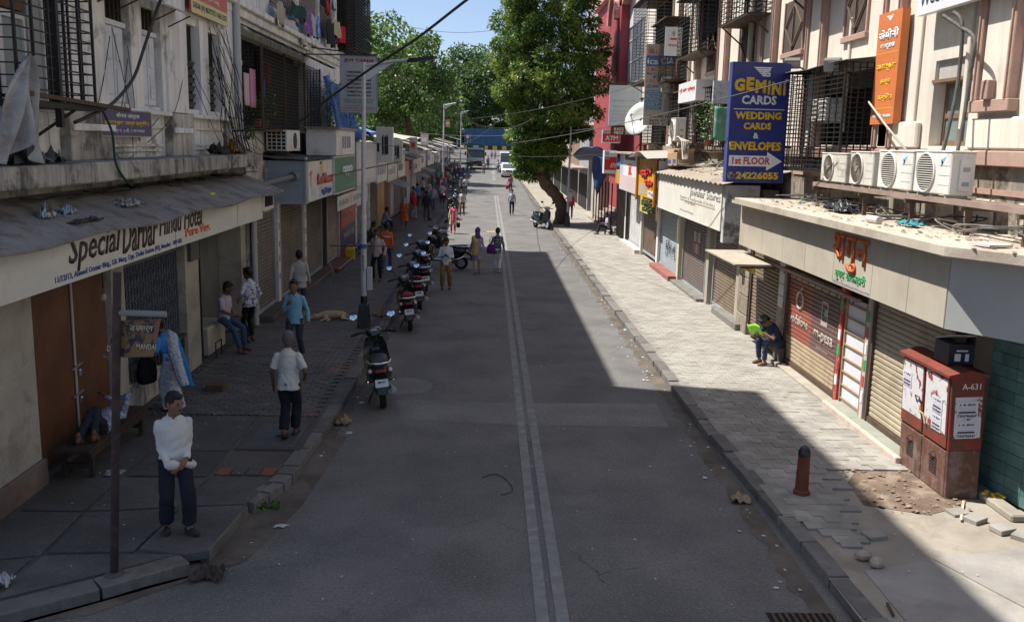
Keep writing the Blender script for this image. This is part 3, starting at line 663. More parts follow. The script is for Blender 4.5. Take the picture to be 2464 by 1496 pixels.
# ------------------------------------------------------------------ row of shuttered shops further along the left side
SH_ = thing('left_shop_row', 'row of shuttered shops with white posts along the shaded pavement', 'shop', (-6, 30, 0))
stm = M('brown grey shutter', (.2, .17, .135), .6, .25, 2, 40, .1, streak=.5, dirt=(.09, .07, .055), damt=.5, dsc=1.5)
XS = -5.6
b = MB(); b.box(-6.6, XS - .1, 22.0, 47.9, 0, 4.0); b.obj('back_wall', plasterD, SH_)
lsh = [(22.25, 24.15, stm, True), (24.85, 27.75, stm, True), (28.35, 31.0, stm, True), (32.0, 34.2, M('pinkish shutter', (.33, .27, .22), .6, .25, 2, 40, .1, streak=.4), False), (39.2, 42.0, stm, False), (43.6, 46.2, stm, False)]
for y0, y1, mt, sg in lsh: shutter(SH_, 'L', XS, y0, y1, .32, 2.85, mt, sg)
for y, mt in ((24.5, white_p), (28.05, white_p), (34.4, grey_m), (38.8, white_p), (43.0, white_p)):
    ps = sbox(SH_, 'post', mt, XS - .1, XS + .09, y - .14, y + .14, .13, 2.9)
    for z in (.9, 1.35, 1.75, 2.2): sbox(ps, 'post_sticker', P('faded red sticker', (.42, .13, .1)), XS + .09, XS + .094, y - .05, y + .07, z, z + .14 + .05 * rg.random())
sbox(SH_, 'black_door', dark_in, XS - .05, XS + .03, 31.1, 31.95, .3, 2.6)
sbox(SH_, 'step', M('dark step', (.12, .09, .08), .6, .3), XS, XS + .42, 22.3, 31.0, .1, .3, .015); sbox(SH_, 'step', M('red granite step', (.2, .07, .06), .35, .3), XS, XS + .6, 31.05, 34.3, .1, .28, .015)
rs, wr, pt, po = board('red_shop_sign', 'upright red and navy printed shop panel standing beside the pink shutter', 'sign', 'L', XS + .06, 35.0, 39.0, .3, 2.7, P('shop red', (.36, .06, .045)), .1, frame=P('red frame', (.4, .03, .03)), fw=.08)
pt(0, 1, 0, .4, P('shop navy', (.05, .06, .12))); wr('FURNITURE', .12, .9, .72, .85, P('faded pink', (.6, .3, .26)), bold=.03); wr('SOFA CUM BED', .15, .85, .55, .65, P('faded pink'  , (.6, .3, .26)), bold=.02); wr('WARDROBES', .15, .85, .2, .3, grey_m, bold=.02)
for y0, y1, mt in ((46.4, 49.5, P('yellow shop panel', (.45, .28, .05))), (49.6, 52.5, M('brown panel', (.2, .12, .08)))): sbox(SH_, 'shop_panel', mt, XS - .05, XS + .05, y0, y1, .3, 2.6)
# blue grey box of the next shop: its end wall faces us, the signs hang along the street side
bb = thing('metal_shop_box', 'blue grey sheet metal box with sloping tin top over the shutters', 'shop front', (-5.4, 26, 2.9))
bgm = P('blue grey sheet', (.27, .32, .36), .5, dirt=(.18, .2, .21), damt=.4, dsc=1.2)
sbox(bb, 'end_panel', bgm, -6.15, -4.75, 24.15, 24.25, 2.92, 4.0); sbox(bb, 'end_trim', grey_m, -4.75, -4.7, 24.12, 24.3, 2.9, 4.1); sbox(bb, 'bottom_trim', grey_m, -6.15, -4.75, 24.11, 24.15, 2.9, 2.96)
sbox(bb, 'seam', grey_m, -6.15, -4.75, 24.14, 24.149, 3.66, 3.675); sbox(bb, 'underside', grey_m, -6.15, -4.76, 24.25, 33, 2.9, 2.93)
b = MB(); b.grid(lambda u, v: (-6.2 + 1.55 * v, 24.0 + 9 * u, 4.12 - .1 * v + .02 * math.sin(v * 9 + u * 30)), 30, 4); b.obj('tin_top', M('dark tin', (.11, .10, .095), .85, .4, 3, 30, .4), bb, thick=.02)
b = MB(); b.cone((-5.0, 24.1, 3.62), (-6.0, 22.6, 3.3), .07, n=12); b.cone((-4.96, 24.13, 3.63), (-5.02, 24.02, 3.6), .13, n=14); b.obj('duct_pipe', P('duct grey', (.2, .2, .19)), bb, smooth=40)
s1, wr, pt, po = board('flower_shop_sign', 'cream sign with red and blue raised letters beside the green one', 'sign', 'L', -4.68, 24.3, 27.95, 2.95, 3.98, off_w, .1)
wr('floral Flowers', .32, .97, .38, .66, P('brick lettering', (.5, .14, .08)), bold=.03, ext=.05); wr('फ्लॉवर्स', .5, .9, .06, .26, blue_t, bold=.05, ext=.03); pt(.42, .95, .05, .28, P('pale blue', (.4, .5, .62)))
pt(.1, .26, .12, .32, P('pale blue', (.4, .5, .62))); po([(.08, .35), (.1, .35), (.11, .6), (.16, .75), (.1, .78), (.03, .7), (.07, .6)], P('brick lettering', (.5, .14, .08))); po([(.48, .72), (.58, .7), (.6, .84), (.53, .93), (.47, .86)], yel_t); pt(.45, .55, .9, .97, brown)
s2, wr, pt, po = board('phone_shop_sign', 'green phone shop sign with white lower case letters under a white box', 'sign', 'L', -4.64, 28.1, 32.3, 2.95, 4.02, P('shop green', (.06, .19, .12)), .12, frame=white_p, fw=.03)
wr('oppo', .35, .85, .42, .74, wht_t, bold=.04, ext=.03); pt(.55, .95, .1, .17, P('green strip', (.1, .27, .18)))
s3, wr, pt, po = board('white_box_sign', 'white box sign with scraped purple lettering above the green sign', 'sign', 'L', -4.6, 28.3, 32.1, 4.08, 4.85, white_p, .9)
for u in (.3, .42, .55, .66): pt(u, u + .09, .2 + .1 * rg.random(), .75, P('scraped purple', (.2, .19, .3)))
sbox(s3, 'cap', concrete, -5.55, -4.52, 28.15, 32.25, 4.85, 4.92)
s4, wr, pt, po = board('rounded_banner', 'sagging white cloth banner hung below the green sign', 'banner', 'L', -4.5, 27.8, 33.2, 2.45, 2.88, P('banner white', (.55, .52, .47)), .02)
wr('ROUNDED', .05, .4, .3, .7, grey_m, bold=.02); wr('FASHION', .6, .95, .3, .7, grey_m, bold=.02); po([(.44, .9), (.48, .9), (.5, .5), (.53, .9), (.56, .9), (.51, .15), (.49, .15)], P('faded pink', (.6, .3, .26)))
s5, wr, pt, po = board('purple_banner', 'small white and purple banner hanging beside the cloth one', 'banner', 'L', -4.75, 33.6, 36.6, 2.2, 2.9, P('banner white', (.55, .52, .47)), .02); wr('कार्ड', .2, .8, .2, .8, P('purple print', (.12, .04, .16)), bold=.05)
s6, wr, pt, po = board('blank_sign', 'blank off white shop sign hidden partly by the lamp post', 'sign', 'L', -4.62, 32.6, 38.4, 2.95, 4.45, P('blank board', (.52, .51, .48)), .15, frame=grey_m); pt(.1, .9, .12, .85, P('blank panel', (.6, .59, .57)))
# ================================================================== RIGHT: cream block with terracotta trim
XR = 7.2
RB = thing('cream_building', 'cream plaster block with terracotta striped pilasters above the sunlit shops', 'building', (12, 24, 0))
b = MB(); b.box(XR + .35, 16, 5.5, 45.2, 3.3, 13.4); b.obj('core', cream, RB); b = MB(); b.box(7.0, 16, 9.4, 46, 0, 3.3); b.obj('ground_floor_core', dark_in, RB)
def R_box(nm, mat, y0, y1, z0, z1, x0=XR, x1=XR + .36, bv=0., parent=None): return sbox(parent or RB, nm, mat, x0, x1, y0, y1, z0, z1, bv)
wins = [(YX(2332, 260, XR), YX(2242, 260, XR), 4.7, 6.05), (17.45, 21.0, 4.7, 6.15), (23.2, 25.2, 4.75, 6.2), (27.0, 29.5, 4.75, 6.2), (31.0, 33.4, 4.75, 6.2), (36, 39, 4.75, 6.2)]
edge = 5.5
for y0, y1, z0, z1 in wins:
    R_box('wall', cream, edge, y0, 4.65, 7.2); R_box('wall_under_window', cream, y0, y1, 4.4, z0); R_box('wall_over_window', cream, y0, y1, z1, 7.2); edge = y1
R_box('wall', cream, edge, 45.2, 4.65, 7.2); R_box('upper_wall', cream, 5.5, 45.2, 7.2, 13.5)
R_box('ledge', terra, 5.5, 22.0, 4.42, 4.64, XR - .12, XR + .3, .015); R_box('ledge', M('grimy ledge', (.33, .27, .2), .9, .35, 2, 30, .4, dirt=(.06, .05, .04), damt=.7, dsc=2), 22, 42.4, 4.42, 4.6, XR - .12, XR + .3, .015)
R_box('base_wall', M('soot stained cream', (.36, .31, .24), .9, .35, 2, 30, .4, streak=.7, dirt=(.04, .035, .03), damt=.8, dsc=2, thr=.48), 5.5, 42.4, 3.3, 4.42, XR, XR + .36)
R_box('base_band', terra, 5.5, 22.0, 4.02, 4.1, XR - .03, XR)
for k in range(6): R_box('base_panel', M('pale base panel', (.47, .42, .34), .9, .3, 2, 30, .4, dirt=(.1, .09, .08), damt=.6, dsc=3), 9.6 + k * 1.15, 10.15 + k * 1.15, 3.55, 3.95, XR - .05, XR, .03)
# pilasters: cream shaft between two terracotta stripes
def stripe(y0, y1, zb=4.66, zt=13.4, proud=.1):
    for ya, yb in ((y0, y0 + .13), (y1 - .13, y1)):
        R_box('stripe', terra, ya, yb, zb, zt, XR - proud - .05, XR, .012); R_box('stripe_groove', terra, ya + .05, yb - .05, zb, zt, XR - proud - .075, XR - proud - .05)
    R_box('shaft', cream, y0 + .17, y1 - .17, zb, zt, XR - proud, XR)
p0, p1 = YX(2455, 60, XR), YX(2390, 60, XR); stripe(p0 - .15, p1 + .12, 5.35); R_box('stripe_foot', terra, p0 - .2, p1 + .17, 5.18, 5.35, XR - .16, XR, .01); R_box('foot_block', terra, (p0 + p1) / 2 - .1, (p0 + p1) / 2 + .1, 5.35, 5.62, XR - .22, XR - .1, .01)
for a, c in ((2178, 2140), (1990, 1955), (1872, 1846), (1757, 1738), (1690, 1672), (1640, 1625)): stripe(YX(a, 100, XR) - .05, YX(c, 100, XR) + .05)
for a in (2210, 2040, 2328):
    y = YX(a, 200, XR); R_box('moulding', cream, y - .05, y + .05, 4.95, 7.2, XR - .05, XR, .01)
# pedestal blocks under the pilasters
for y0, y1 in ((11.2, 13.9), (15.6, 17.2)): R_box('pedestal', cream, y0, y1, 4.65, 5.1, XR - .1, XR, .03)
# diamond grille windows up high
def diamond(v0, v1, va, vb, X=XR):
    p, q = AX(v0, va, X), AX(v1, vb, X); y0, y1 = sorted((p.y, q.y)); z0, z1 = sorted((p.z, q.z))
    w = R_box('grille_window', M('dark brown window', (.1, .075, .06), .8, .3, 3), y0, y1, z0, max(z1, z0 + 1.2), XR - .02, XR + .01); zt = max(z1, z0 + 1.2)
    R_box('window_frame', terra, y0 - .08, y1 + .08, z0 - .12, z0, XR - .08, XR, .01, w)
    for yy in (y0 - .06, y1): R_box('window_frame', terra, yy, yy + .06, z0, zt, XR - .05, XR, .0, w)
    f = MB(); ym = (y0 + y1) / 2; zm = (z0 + zt) / 2
    for a, c in (((y0 + .1, zm), (ym, zt - .1)), ((ym, zt - .1), (y1 - .1, zm)), ((y1 - .1, zm), (ym, z0 + .1)), ((ym, z0 + .1), (y0 + .1, zm)), ((ym, z0), (ym, zt))): f.bar((XR - .05, *a), (XR - .05, *c), .03)
    f.obj('diamond_bars', M('brown iron', (.16, .11, .08), .8), w)
diamond(2043, 2087, -5, 76); diamond(1895, 1932, 18, 118); diamond(1786, 1818, 52, 148); diamond(1706, 1726, 118, 168); diamond(2240, 2300, -230, -110)
# brown framed window with its pale boarded transom
y0, y1, z0, z1 = wins[0]
R_box('transom_board', M('pale grey board', (.44, .42, .38), .85, .25, 2, 30, .2, streak=.4, dirt=(.2, .18, .16)), y0, y1, 5.72, 6.05 + .3, XR + .06, XR + .12)
wn = R_box('window', dark_in, y0, y1, z0, 5.72, XR + .28, XR + .3)
brw = M('brown window wood', (.2, .13, .085), .7, .25, 3, 50, .2); gz = P('green grey glass', (.18, .23, .22), .15, .6)
ym = (y0 + y1) / 2
for ya, yb in ((y0, ym - .02), (ym + .02, y1)):
    f = MB()
    for q in ((ya, ya + .07, z0, 5.7), (yb - .07, yb, z0, 5.7), (ya + .07, yb - .07, z0, z0 + .08), (ya + .07, yb - .07, 5.62, 5.7), (ya + .07, yb - .07, 5.14, 5.22)): f.box(XR + .2, XR + .26, *q)
    sh = f.obj('sash', brw, wn)
    for za, zb in ((z0 + .08, 5.14), (5.22, 5.62)): sbox(sh, 'pane', gz, XR + .225, XR + .235, ya + .07, yb - .07, za, zb)
R_box('lintel', brw, y0 - .05, y1 + .05, 5.7, 5.75, XR - .02, XR + .2)
# the dark grilled bay with an air conditioner in it
R_box('dark_bay', dark_in, 17.45, 21.0, 4.7, 6.15, XR + .3, XR + .34); R_box('bay_shade', M('sooty board', (.16, .14, .11), .9, .3, 2), 17.45, 21.0, 5.8, 6.15, XR + .1, XR + .16)
Xc = 6.55; cg = MB(); bars(cg, 'x', Xc, 17.5, 21.3, 4.2, 6.2, 11, 22, .008, .011); bars(cg, 'y', 17.5, Xc, XR, 4.2, 6.2, 5, 22, .008, .011); bars(cg, 'y', 21.3, Xc, XR, 4.2, 6.2, 5, 22, .008, .011)
rc = cg.obj('bay_cage', black_iron, RB)
for yy in (17.5, 21.3): sbox(rc, 'cage_post', black_iron, Xc - .02, Xc + .02, yy - .02, yy + .02, 4.0, 6.25)
b = MB(); b.grid(lambda u, v: (6.45 + v * .8, 17.3 + u * 4.1, 6.22 + .1 * v + .02 * math.sin(u * 9)), 8, 2); b.obj('cage_cover', roofm, rc, thick=.012)
sbox(rc, 'cage_floor', black_iron, Xc, XR, 17.5, 21.3, 4.14, 4.2)
def ac_box(y0, y1, z0, z1, x0, x1, label, group=None, fan='grille', dirty=False, badge=None):
    t = thing('air_conditioner', label, 'air conditioner', ((x0 + x1) / 2, (y0 + y1) / 2, z0), 0, group)
    body = P('ac casing', (.68, .67, .62), dirt=(.45, .4, .32), damt=.4, dsc=2) if not dirty else P('grimy ac casing', (.6, .57, .5), dirt=(.28, .22, .16), damt=.6, dsc=2.5)
    sbox(t, 'casing', body, x0, x1, y0, y1, z0 + .02, z1, .015); sbox(t, 'lid', body, x0 - .01, x1 + .01, y0 - .01, y1 + .01, z1, z1 + .025, .008)
    cy_, cz, r = y0 + (y1 - y0) * .66, (z0 + z1) / 2 + .01, min((z1 - z0) * .46, (y1 - y0) * .4)
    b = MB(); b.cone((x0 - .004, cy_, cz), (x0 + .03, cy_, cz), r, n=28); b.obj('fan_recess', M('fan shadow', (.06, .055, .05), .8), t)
    f = MB()
    for k in range(2): 
        rr = r * (1 - .02 * k); f.tube([(x0 - .015, cy_ + rr * math.cos(a), cz + rr * math.sin(a)) for a in [i * 2 * PI / 28 for i in range(29)]], .014, 5)
    f.obj('fan_ring', body, t)
    f = MB()
    if fan == 'grille':
        n = 17
        for i in range(n):
            z = -r + 2 * r * (i + .5) / n; w = math.sqrt(max(0, r * r - z * z)); f.box(x0 - .022, x0 - .01, cy_ - w, cy_ + w, cz + z - .006, cz + z + .006)
    else:
        for i in range(36):
            a = i * 2 * PI / 36; f.bar((x0 - .018, cy_ + r * .3 * math.cos(a), cz + r * .3 * math.sin(a)), (x0 - .018, cy_ + r * math.cos(a), cz + r * math.sin(a)), .005)
        f.cone((x0 - .03, cy_, cz), (x0 - .005, cy_, cz), r * .2, n=14)
    f.obj('fan_guard', off_w if fan == 'grille' else M('dusty guard', (.3, .26, .2)), t)
    for k in range(3):
        z = z0 + (z1 - z0) * (.25 + .22 * k); sbox(t, 'casing_groove', grey_m, x0 - .003, x0 + .001, y0 + .02, y0 + (y1 - y0) * .3, z, z + .006)
    sbox(t, 'valve_cover', body, x0 + .12, x1 - .06, y0 - .03, y0 - .001, z0 + .08, z0 + (z1 - z0) * .85, .01)
    for k in range(2): sbox(t, 'rating_plate', grey_m, x0 + .16, x0 + .26, y0 - .034, y0 - .03, z0 + .15 + .2 * k, z0 + .21 + .2 * k)
    if badge == 'tri':
        q = MB(); ya = y0 + (y1 - y0) * .26; q.prism([(ya, z1 - .1), (ya - .12, z1 - .06), (ya - .02, z1 - .2)], 'x', x0 - .004, x0); q.obj('badge', P('sky blue badge', (.15, .5, .75)), t)
        q = MB(); q.prism([(ya, z1 - .1), (ya - .06, z1 - .13), (ya - .02, z1 - .2)], 'x', x0 - .006, x0 - .003); q.obj('badge', black_t, t)
    elif badge: sbox(t, 'badge', blue_t, x0 - .004, x0, y1 - .13, y1 - .08, z1 - .14, z1 - .08)
    for yy in (y0 + .1, y1 - .15): sbox(t, 'foot', grey_m, x0 + .02, x1 - .02, yy, yy + .05, z0 - .02, z0 + .02)
    return t
ga = 'air conditioners lined up on the shop roof'
us = [(YX(2280, 480, 6.4) + .0, YX(2192, 475, 6.4) - .03), (YX(2186, 470, 6.4), YX(2103, 465, 6.4) - .03), (YX(2092, 465, 6.4), YX(2038, 455, 6.4)), (YX(2028, 455, 6.4), YX(1970, 445, 6.4))]
AZ = 3.99
ac_box(*us[0], AZ, AZ + .61, 6.4, 6.75, 'clean white air conditioner with blue corner badge at the open end of the rack', ga, 'grille', False, 'tri')
ac_box(*us[1], AZ, AZ + .6, 6.42, 6.75, 'clean white air conditioner with blue corner badge second along the rack', ga, 'grille', False, 'tri')
ac_box(*us[2], AZ, AZ + .57, 6.42, 6.75, 'dusty cream air conditioner with round wire guard and blue mark', ga, 'wire', True, 'blue')
ac_box(*us[3], AZ, AZ + .53, 6.42, 6.75, 'rust stained old air conditioner beside the black cage', ga, 'wire', True)
rk = thing('ac_rack', 'rusty angle iron rack carrying the row of air conditioners', 'rack', (6.55, 15, 3.5))
for x in (6.44, 6.72): sbox(rk, 'rail', M('pinkish rusty rail', (.3, .22, .18), .8, .3, 3), x - .03, x + .03, 10.8, 18.4, AZ - .1, AZ - .02)
for y in (11, 12.4, 14.1, 15.9, 18.2):
    sbox(rk, 'cross_bar', rust_iron, 6.35, 7.2, y - .03, y + .03, AZ - .16, AZ - .1); sbox(rk, 'leg', rust_iron, 6.44, 6.5, y - .03, y + .03, 3.5, AZ - .16)
ac_box(18.9, 19.75, 5.15, 5.6, 6.72, 7.1, 'small white window air conditioner inside the black cage', None, 'grille')
# ------------------------------------------------------------------ corner restaurant with the beige panelled fascia
XG = 5.75
SG = thing('corner_restaurant', 'corner restaurant with beige panel fascia and flat concrete canopy', 'shop', (6.4, 15, 0))
canopy = M('canopy concrete', (.48, .42, .33), .92, .22, 1.2, 30, .5, dirt=(.28, .22, .17), damt=.55, dsc=1.3)
roof_poly = [(5.5, 21.0), (5.5, 11.0), (6.5, 9.3), (9.5, 8.6), (9.5, 21.0)]
b = MB(); b.prism(roof_poly, 'z', 3.36, 3.5); b.obj('canopy_slab', canopy, SG, bevel=.012)
fpan = [21.1, 19.28, 17.91, 16.6, 15.19, 13.62, 12.4, 11.33]
fm = P('beige panel', (.47, .42, .335), .45, var=.1, streak=.22, dirt=(.3, .25, .19), damt=.35, dsc=1.3)
for a, c in zip(fpan, fpan[1:]): sbox(SG, 'fascia_panel', fm, XG, XG + .08, c + .006, a - .006, 2.42, 3.34, .004)
# chamfered corner panels in grey
cp = [(XG, 11.31), (6.82, 9.66), (8.6, 9.3)]
gpm = P('grey panel', (.40, .395, .38), .45, var=.1, streak=.18, dirt=(.25, .235, .21), damt=.3)
for (a, c) in zip(cp, cp[1:]):
    b = MB(); dv = (Vector(c) - Vector(a)).normalized(); n = Vector((-dv.y, dv.x)); n = n if n.x > 0 else -n; e = dv * .006
    b.prism([(a[0] + e.x, a[1] + e.y), (c[0] - e.x, c[1] - e.y), (c[0] + n.x * .08, c[1] + n.y * .08), (a[0] + n.x * .08, a[1] + n.y * .08)], 'z', 2.42, 3.34); b.obj('fascia_panel', gpm, SG)
    b = MB(); off = -n * .28; b.prism([(a[0] + off.x, a[1] + off.y), (c[0] + off.x, c[1] + off.y), (c[0], c[1]), (a[0], a[1])], 'z', 3.342, 3.358); b.obj('canopy_drip', gpm, SG)
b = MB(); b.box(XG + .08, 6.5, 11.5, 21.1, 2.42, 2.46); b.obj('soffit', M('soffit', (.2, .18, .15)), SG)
def rtext(st, v0, v1, va, vb, X, mat, par, **k):
    p, q = AX(v0, va, X), AX(v1, vb, X); text(st, Vector((X - .004, (p.y + q.y) / 2, (p.z + q.z) / 2)), -YP, ZP, abs(p.y - q.y), abs(p.z - q.z), mat, par, **k)
orange_l = P('raised orange letters', (.62, .12, .02))
text('शगुन', (XG - .004, 14.5, 2.97), -YP, ZP, 1.42, .6, orange_l, SG, bold=.008, ext=.03)
text('शुध्द शाकाहारी', (XG - .004, 14.45, 2.61), -YP, ZP, 1.25, .22, P('leaf green', (.03, .33, .11)), SG, bold=.006, ext=.006)
text('RESTAURANT AND CATERERS, OPP. STATION, DADAR WEST', (XG - .004, 14.4, 2.47), -YP, ZP, 1.5, .035, P('lilac small print', (.33, .3, .45)), SG)
# shop openings below
XQ = 6.3
bsh = M('beige shutter', (.42, .36, .25), .55, .2, 2, 40, .1, streak=.4, dirt=(.25, .19, .12), damt=.45, dsc=1.5)
brs = M('brown shutter', (.22, .165, .115), .55, .25, 2, 40, .1, streak=.4, dirt=(.1, .07, .05), damt=.5, dsc=2)
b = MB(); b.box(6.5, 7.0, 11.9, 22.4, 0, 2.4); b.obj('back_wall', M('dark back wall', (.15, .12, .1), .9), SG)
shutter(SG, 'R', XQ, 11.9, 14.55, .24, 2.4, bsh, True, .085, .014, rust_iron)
wp = sbox(SG, 'white_panel_door', P('white sheet', (.66, .66, .69)), XQ - .02, XQ + .02, 14.85, 15.72, .24, 2.1)
for k in range(8): sbox(wp, 'cross_batten', M('wood batten', (.38, .24, .13)), XQ - .05, XQ - .02, 14.85, 15.72, .3 + k * .24, .325 + k * .24)
for y in (14.85, 15.72): sbox(wp, 'side_batten', M('wood batten', (.38, .24, .13)), XQ - .055, XQ - .02, y - .02, y + .02, .24, 2.1)
rp = P('red painted post', (.42, .05, .04), dirt=(.55, .5, .45), damt=.6, dsc=5)
for y, w in ((14.7, .12), (15.86, .14)):
    ps = sbox(SG, 'post', rp if y > 15 else P('pale post', (.55, .46, .4)), XQ - .08, XQ + .04, y - w / 2, y + w / 2, .2, 2.25)
    for k in range(6): sbox(ps, 'festoon', (wht_t, P('festoon red', (.5, .06, .06)), grn_t)[k % 3], XQ - .09, XQ - .08, y - w / 2 + .02, y + w / 2 - .02, .5 + .27 * k, .68 + .27 * k)
vs_ = shutter(SG, 'R', XQ, 16.0, 18.95, .2, 2.15, M('tan shutter', (.42, .33, .22), .55, .25, 2, 40, .1, streak=.5, dirt=(.22, .13, .08), damt=.5, dsc=2), True, .085, .014, rust_iron)
# painted advertisement on that shutter follows its slats: thin panels one per slat
redad, brnad = P('advert red', (.27, .08, .055), dirt=(.25, .1, .07), damt=.5, dsc=3), P('advert plum', (.13, .075, .07), dirt=(.2, .12, .1), damt=.4, dsc=3)
nsl = round((2.15 - .2 - .09) / .085); pp = (2.15 - .2 - .09) / nsl
for ya, yb, mt in ((17.5, 18.93, redad), (16.06, 17.5, brnad)):
    q = MB(); q.loft([[(-px, yy, pz) for px, pz in ((0, 0), (.0155, pp * .2), (.0155, pp * .72), (.004, pp * .93), (0, pp * .93))] for yy in (-(yb - ya) / 2, (yb - ya) / 2)]); me = q.data('painted_slat', mt)
    for i in range(6, 20): share('painted_slat', me, vs_, (XQ, (ya + yb) / 2, .29 + i * pp))
paw = P('worn white print', (.42, .35, .3)); o = MB(); 
ring = [(XQ - .02, 18.2 + .19 * math.cos(a), 1.62 + .17 * math.sin(a)) for a in [i * 2 * PI / 20 for i in range(21)]]
o.tube(ring, .028, 6); o.tube([(XQ - .02, 18.2, 1.79), (XQ - .02, 18.08, 1.9)], .02, 5); o.obj('print', paw, SG)
text('vodafone', (XQ - .02, 18.2, 1.2), -YP, ZP, 1.1, .2, paw, SG, bold=.03); text('m-pesa', (XQ - .02, 16.8, 1.1), -YP, ZP, 1.0, .25, paw, SG, bold=.03); text('Send money', (XQ - .02, 16.8, .9), -YP, ZP, .6, .07, paw, SG)
o = MB()
for q in ((16.65, 16.98, 1.78, 1.82), (16.65, 16.98, 1.36, 1.44), (16.65, 16.69, 1.44, 1.78), (16.94, 16.98, 1.44, 1.78)): o.box(XQ - .021, XQ - .017, *q)
o.obj('print', paw, SG); sbox(SG, 'print', P('pale green print', (.2, .4, .3)), XQ - .021, XQ - .017, 16.7, 16.82, 1.55, 1.68)
# rail over the two shop fronts
sbox(SG, 'awning_rail', M('pink rail', (.42, .28, .22), .8), 5.93, 5.99, 14.5, 19.1, 2.2, 2.25)
for i in range(12):
    b = MB(); b.tube([(5.96, 14.7 + i * .36, 2.2), (5.95, 14.73 + i * .36, 2.13), (5.97, 14.77 + i * .36, 2.17)], .008, 5); b.obj('hook', rust_iron, SG)
sbox(SG, 'pier', M('worn stone pier', (.38, .33, .27), .9, .3, 3, 30, .4, dirt=(.16, .12, .1), damt=.6, dsc=3), XQ - .1, XQ + .4, 19.0, 19.4, .1, 2.4)
for k in range(4): sbox(SG, 'poster', P('poster paper', (.55, .54, .56)), XQ - .104, XQ - .1, 19.04, 19.36, 1.3 + .26 * k, 1.53 + .26 * k)
shutter(SG, 'R', XQ + .05, 19.5, 21.8, .2, 2.3, brs, True, .085, .018, rust_iron)
for k in range(5): sbox(SG, 'stone_block', M('stone block', (.32, .27, .21), .9, .3, 3, 30, .5, dirt=(.12, .09, .07), damt=.6, dsc=3, rand=.2), XQ - .02, XQ + .45, 21.95, 22.85, .13 + .46 * k, .57 + .46 * k, .012)
# front steps
gstone = M('green grey step stone', (.30, .31, .25), .75, .2, 1.5, 30, .2, dirt=(.4, .34, .27), damt=.4, dsc=1.5); pinkm = M('pale pink kerb', (.56, .46, .38), .85, .25, 2, 30, .3, dirt=(.33, .22, .17), damt=.5, dsc=2)
for a, c in ((12.75, 13.7), (13.7, 14.7), (14.7, 15.8)): sbox(SG, 'step_slab', gstone, 6.07, XQ + .1, a + .006, c - .006, .1, .235, .008)
sbox(SG, 'step_edge', pinkm, 5.98, 6.07, 12.75, 15.8, .1, .225, .012)
for a, c in ((15.8, 17.0), (17.0, 18.2), (18.2, 19.2)): sbox(SG, 'step_slab', M('dusty step', (.38, .34, .28), .85, .25, 2), 6.05, XQ + .1, a + .006, c - .006, .1, .19, .01)
# green tiled wall and beige corner pier behind the cabinet
tilem = M('green wall tile', (.11, .2, .18), .35, .3, 4, 40, .1, spec=.5, dirt=(.2, .27, .24), damt=.4, dsc=4, rand=.15)
A, C = Vector((6.75, 12.0)), Vector((7.0, 10.55)); L = (C - A).length; ang = math.atan2((C - A).y, (C - A).x)
b = MB(); b.prism([A, C, C + Vector((.3, .05)), A + Vector((.3, .05))], 'z', .1, 2.4); b.obj('tile_backing', dark_in, SG)
tb = MB(); tw, th = L / 5, .158
tb.box(-tw / 2 + .004, tw / 2 - .004, -.01, .01, 0, th - .007); tme = tb.data('tile', tilem)
for r in range(14):
    for c in range(5):
        p = A.lerp(C, (c + .5) / 5); share('tile', tme, SG, (p.x - .012, p.y, .15 + r * th), (0, 0, ang))
sbox(SG, 'corner_wall', M('beige render', (.45, .37, .27), .9, .2, 1, 30, .3, dirt=(.25, .17, .12), damt=.5, dsc=1.5), 6.62, 7.2, 11.98, 12.3, .1, 2.4)
b = MB(); b.prism([(6.92, 10.62), (7.5, 9.55), (8.2, 9.9), (7.6, 10.9)], 'z', .35, 2.4); b.obj('corner_pier', P('beige pier', (.5, .41, .29), .6, dirt=(.36, .28, .2), damt=.4), SG)
b = MB(); b.prism([(6.86, 10.6), (7.46, 9.45), (8.3, 9.9), (7.6, 11.0)], 'z', .1, .35); b.obj('pier_base', M('black granite base', (.05, .055, .05), .3, .4, 5), SG)
sbox(SG, 'wall_kerb', dusty, 6.55, 6.75, 10.7, 12.0, .1, .2, .02)
sbox(SG, 'awning_board', M('weathered white board', (.42, .37, .29), .9, .3, 3, dirt=(.25, .2, .15), damt=.5, dsc=3), 5.1, 6.0, 18.9, 21.6, 2.2, 2.23); sbox(SG, 'awning_bracket', rust_iron, 5.2, 6.2, 18.85, 18.89, 2.15, 2.2)
# ------------------------------------------------------------------ projecting blue card shop sign
blue_s = P('sign blue', (.018, .03, .19), .4, .4, streak=.2, dirt=(.06, .07, .2), damt=.4, dsc=1.5)
pA, pB = AY(1768, 150, 20.85), AY(1882, 440, 20.85)
gx0, gx1, gz0, gz1 = AY(1755, 300, 20.85).x, AY(1892, 300, 20.85).x, pB.z, pA.z
sgn, wr, pt, po = board('projecting_sign', 'large upright blue sign with yellow and white lettering jutting out over the shops', 'sign', 'C', 20.85, gx0, gx1, gz0, gz1, blue_s, .28, frame=P('sign edge', (.06, .08, .25), .4), fw=.012)
for i in range(5): po([(.36 + .035 * i, .965 - .016 * i), (.68 - .02 * i, .965 - .016 * i), (.66 - .02 * i, .953 - .016 * i), (.4 + .035 * i, .953 - .016 * i)], wht_t)
wr('G', .53, .66, .885, .95, wht_t, bold=.03)
for ch, ua, ub, va, vb in (('G', .04, .23, .775, .855), ('E', .25, .39, .785, .865), ('M', .41, .6, .765, .845), ('i', .63, .675, .755, .84), ('N', .7, .87, .75, .83), ('i', .9, .945, .75, .835)): wr(ch, ua, ub, va - .015, vb + .015, yel_t, bold=.06, ext=.008)
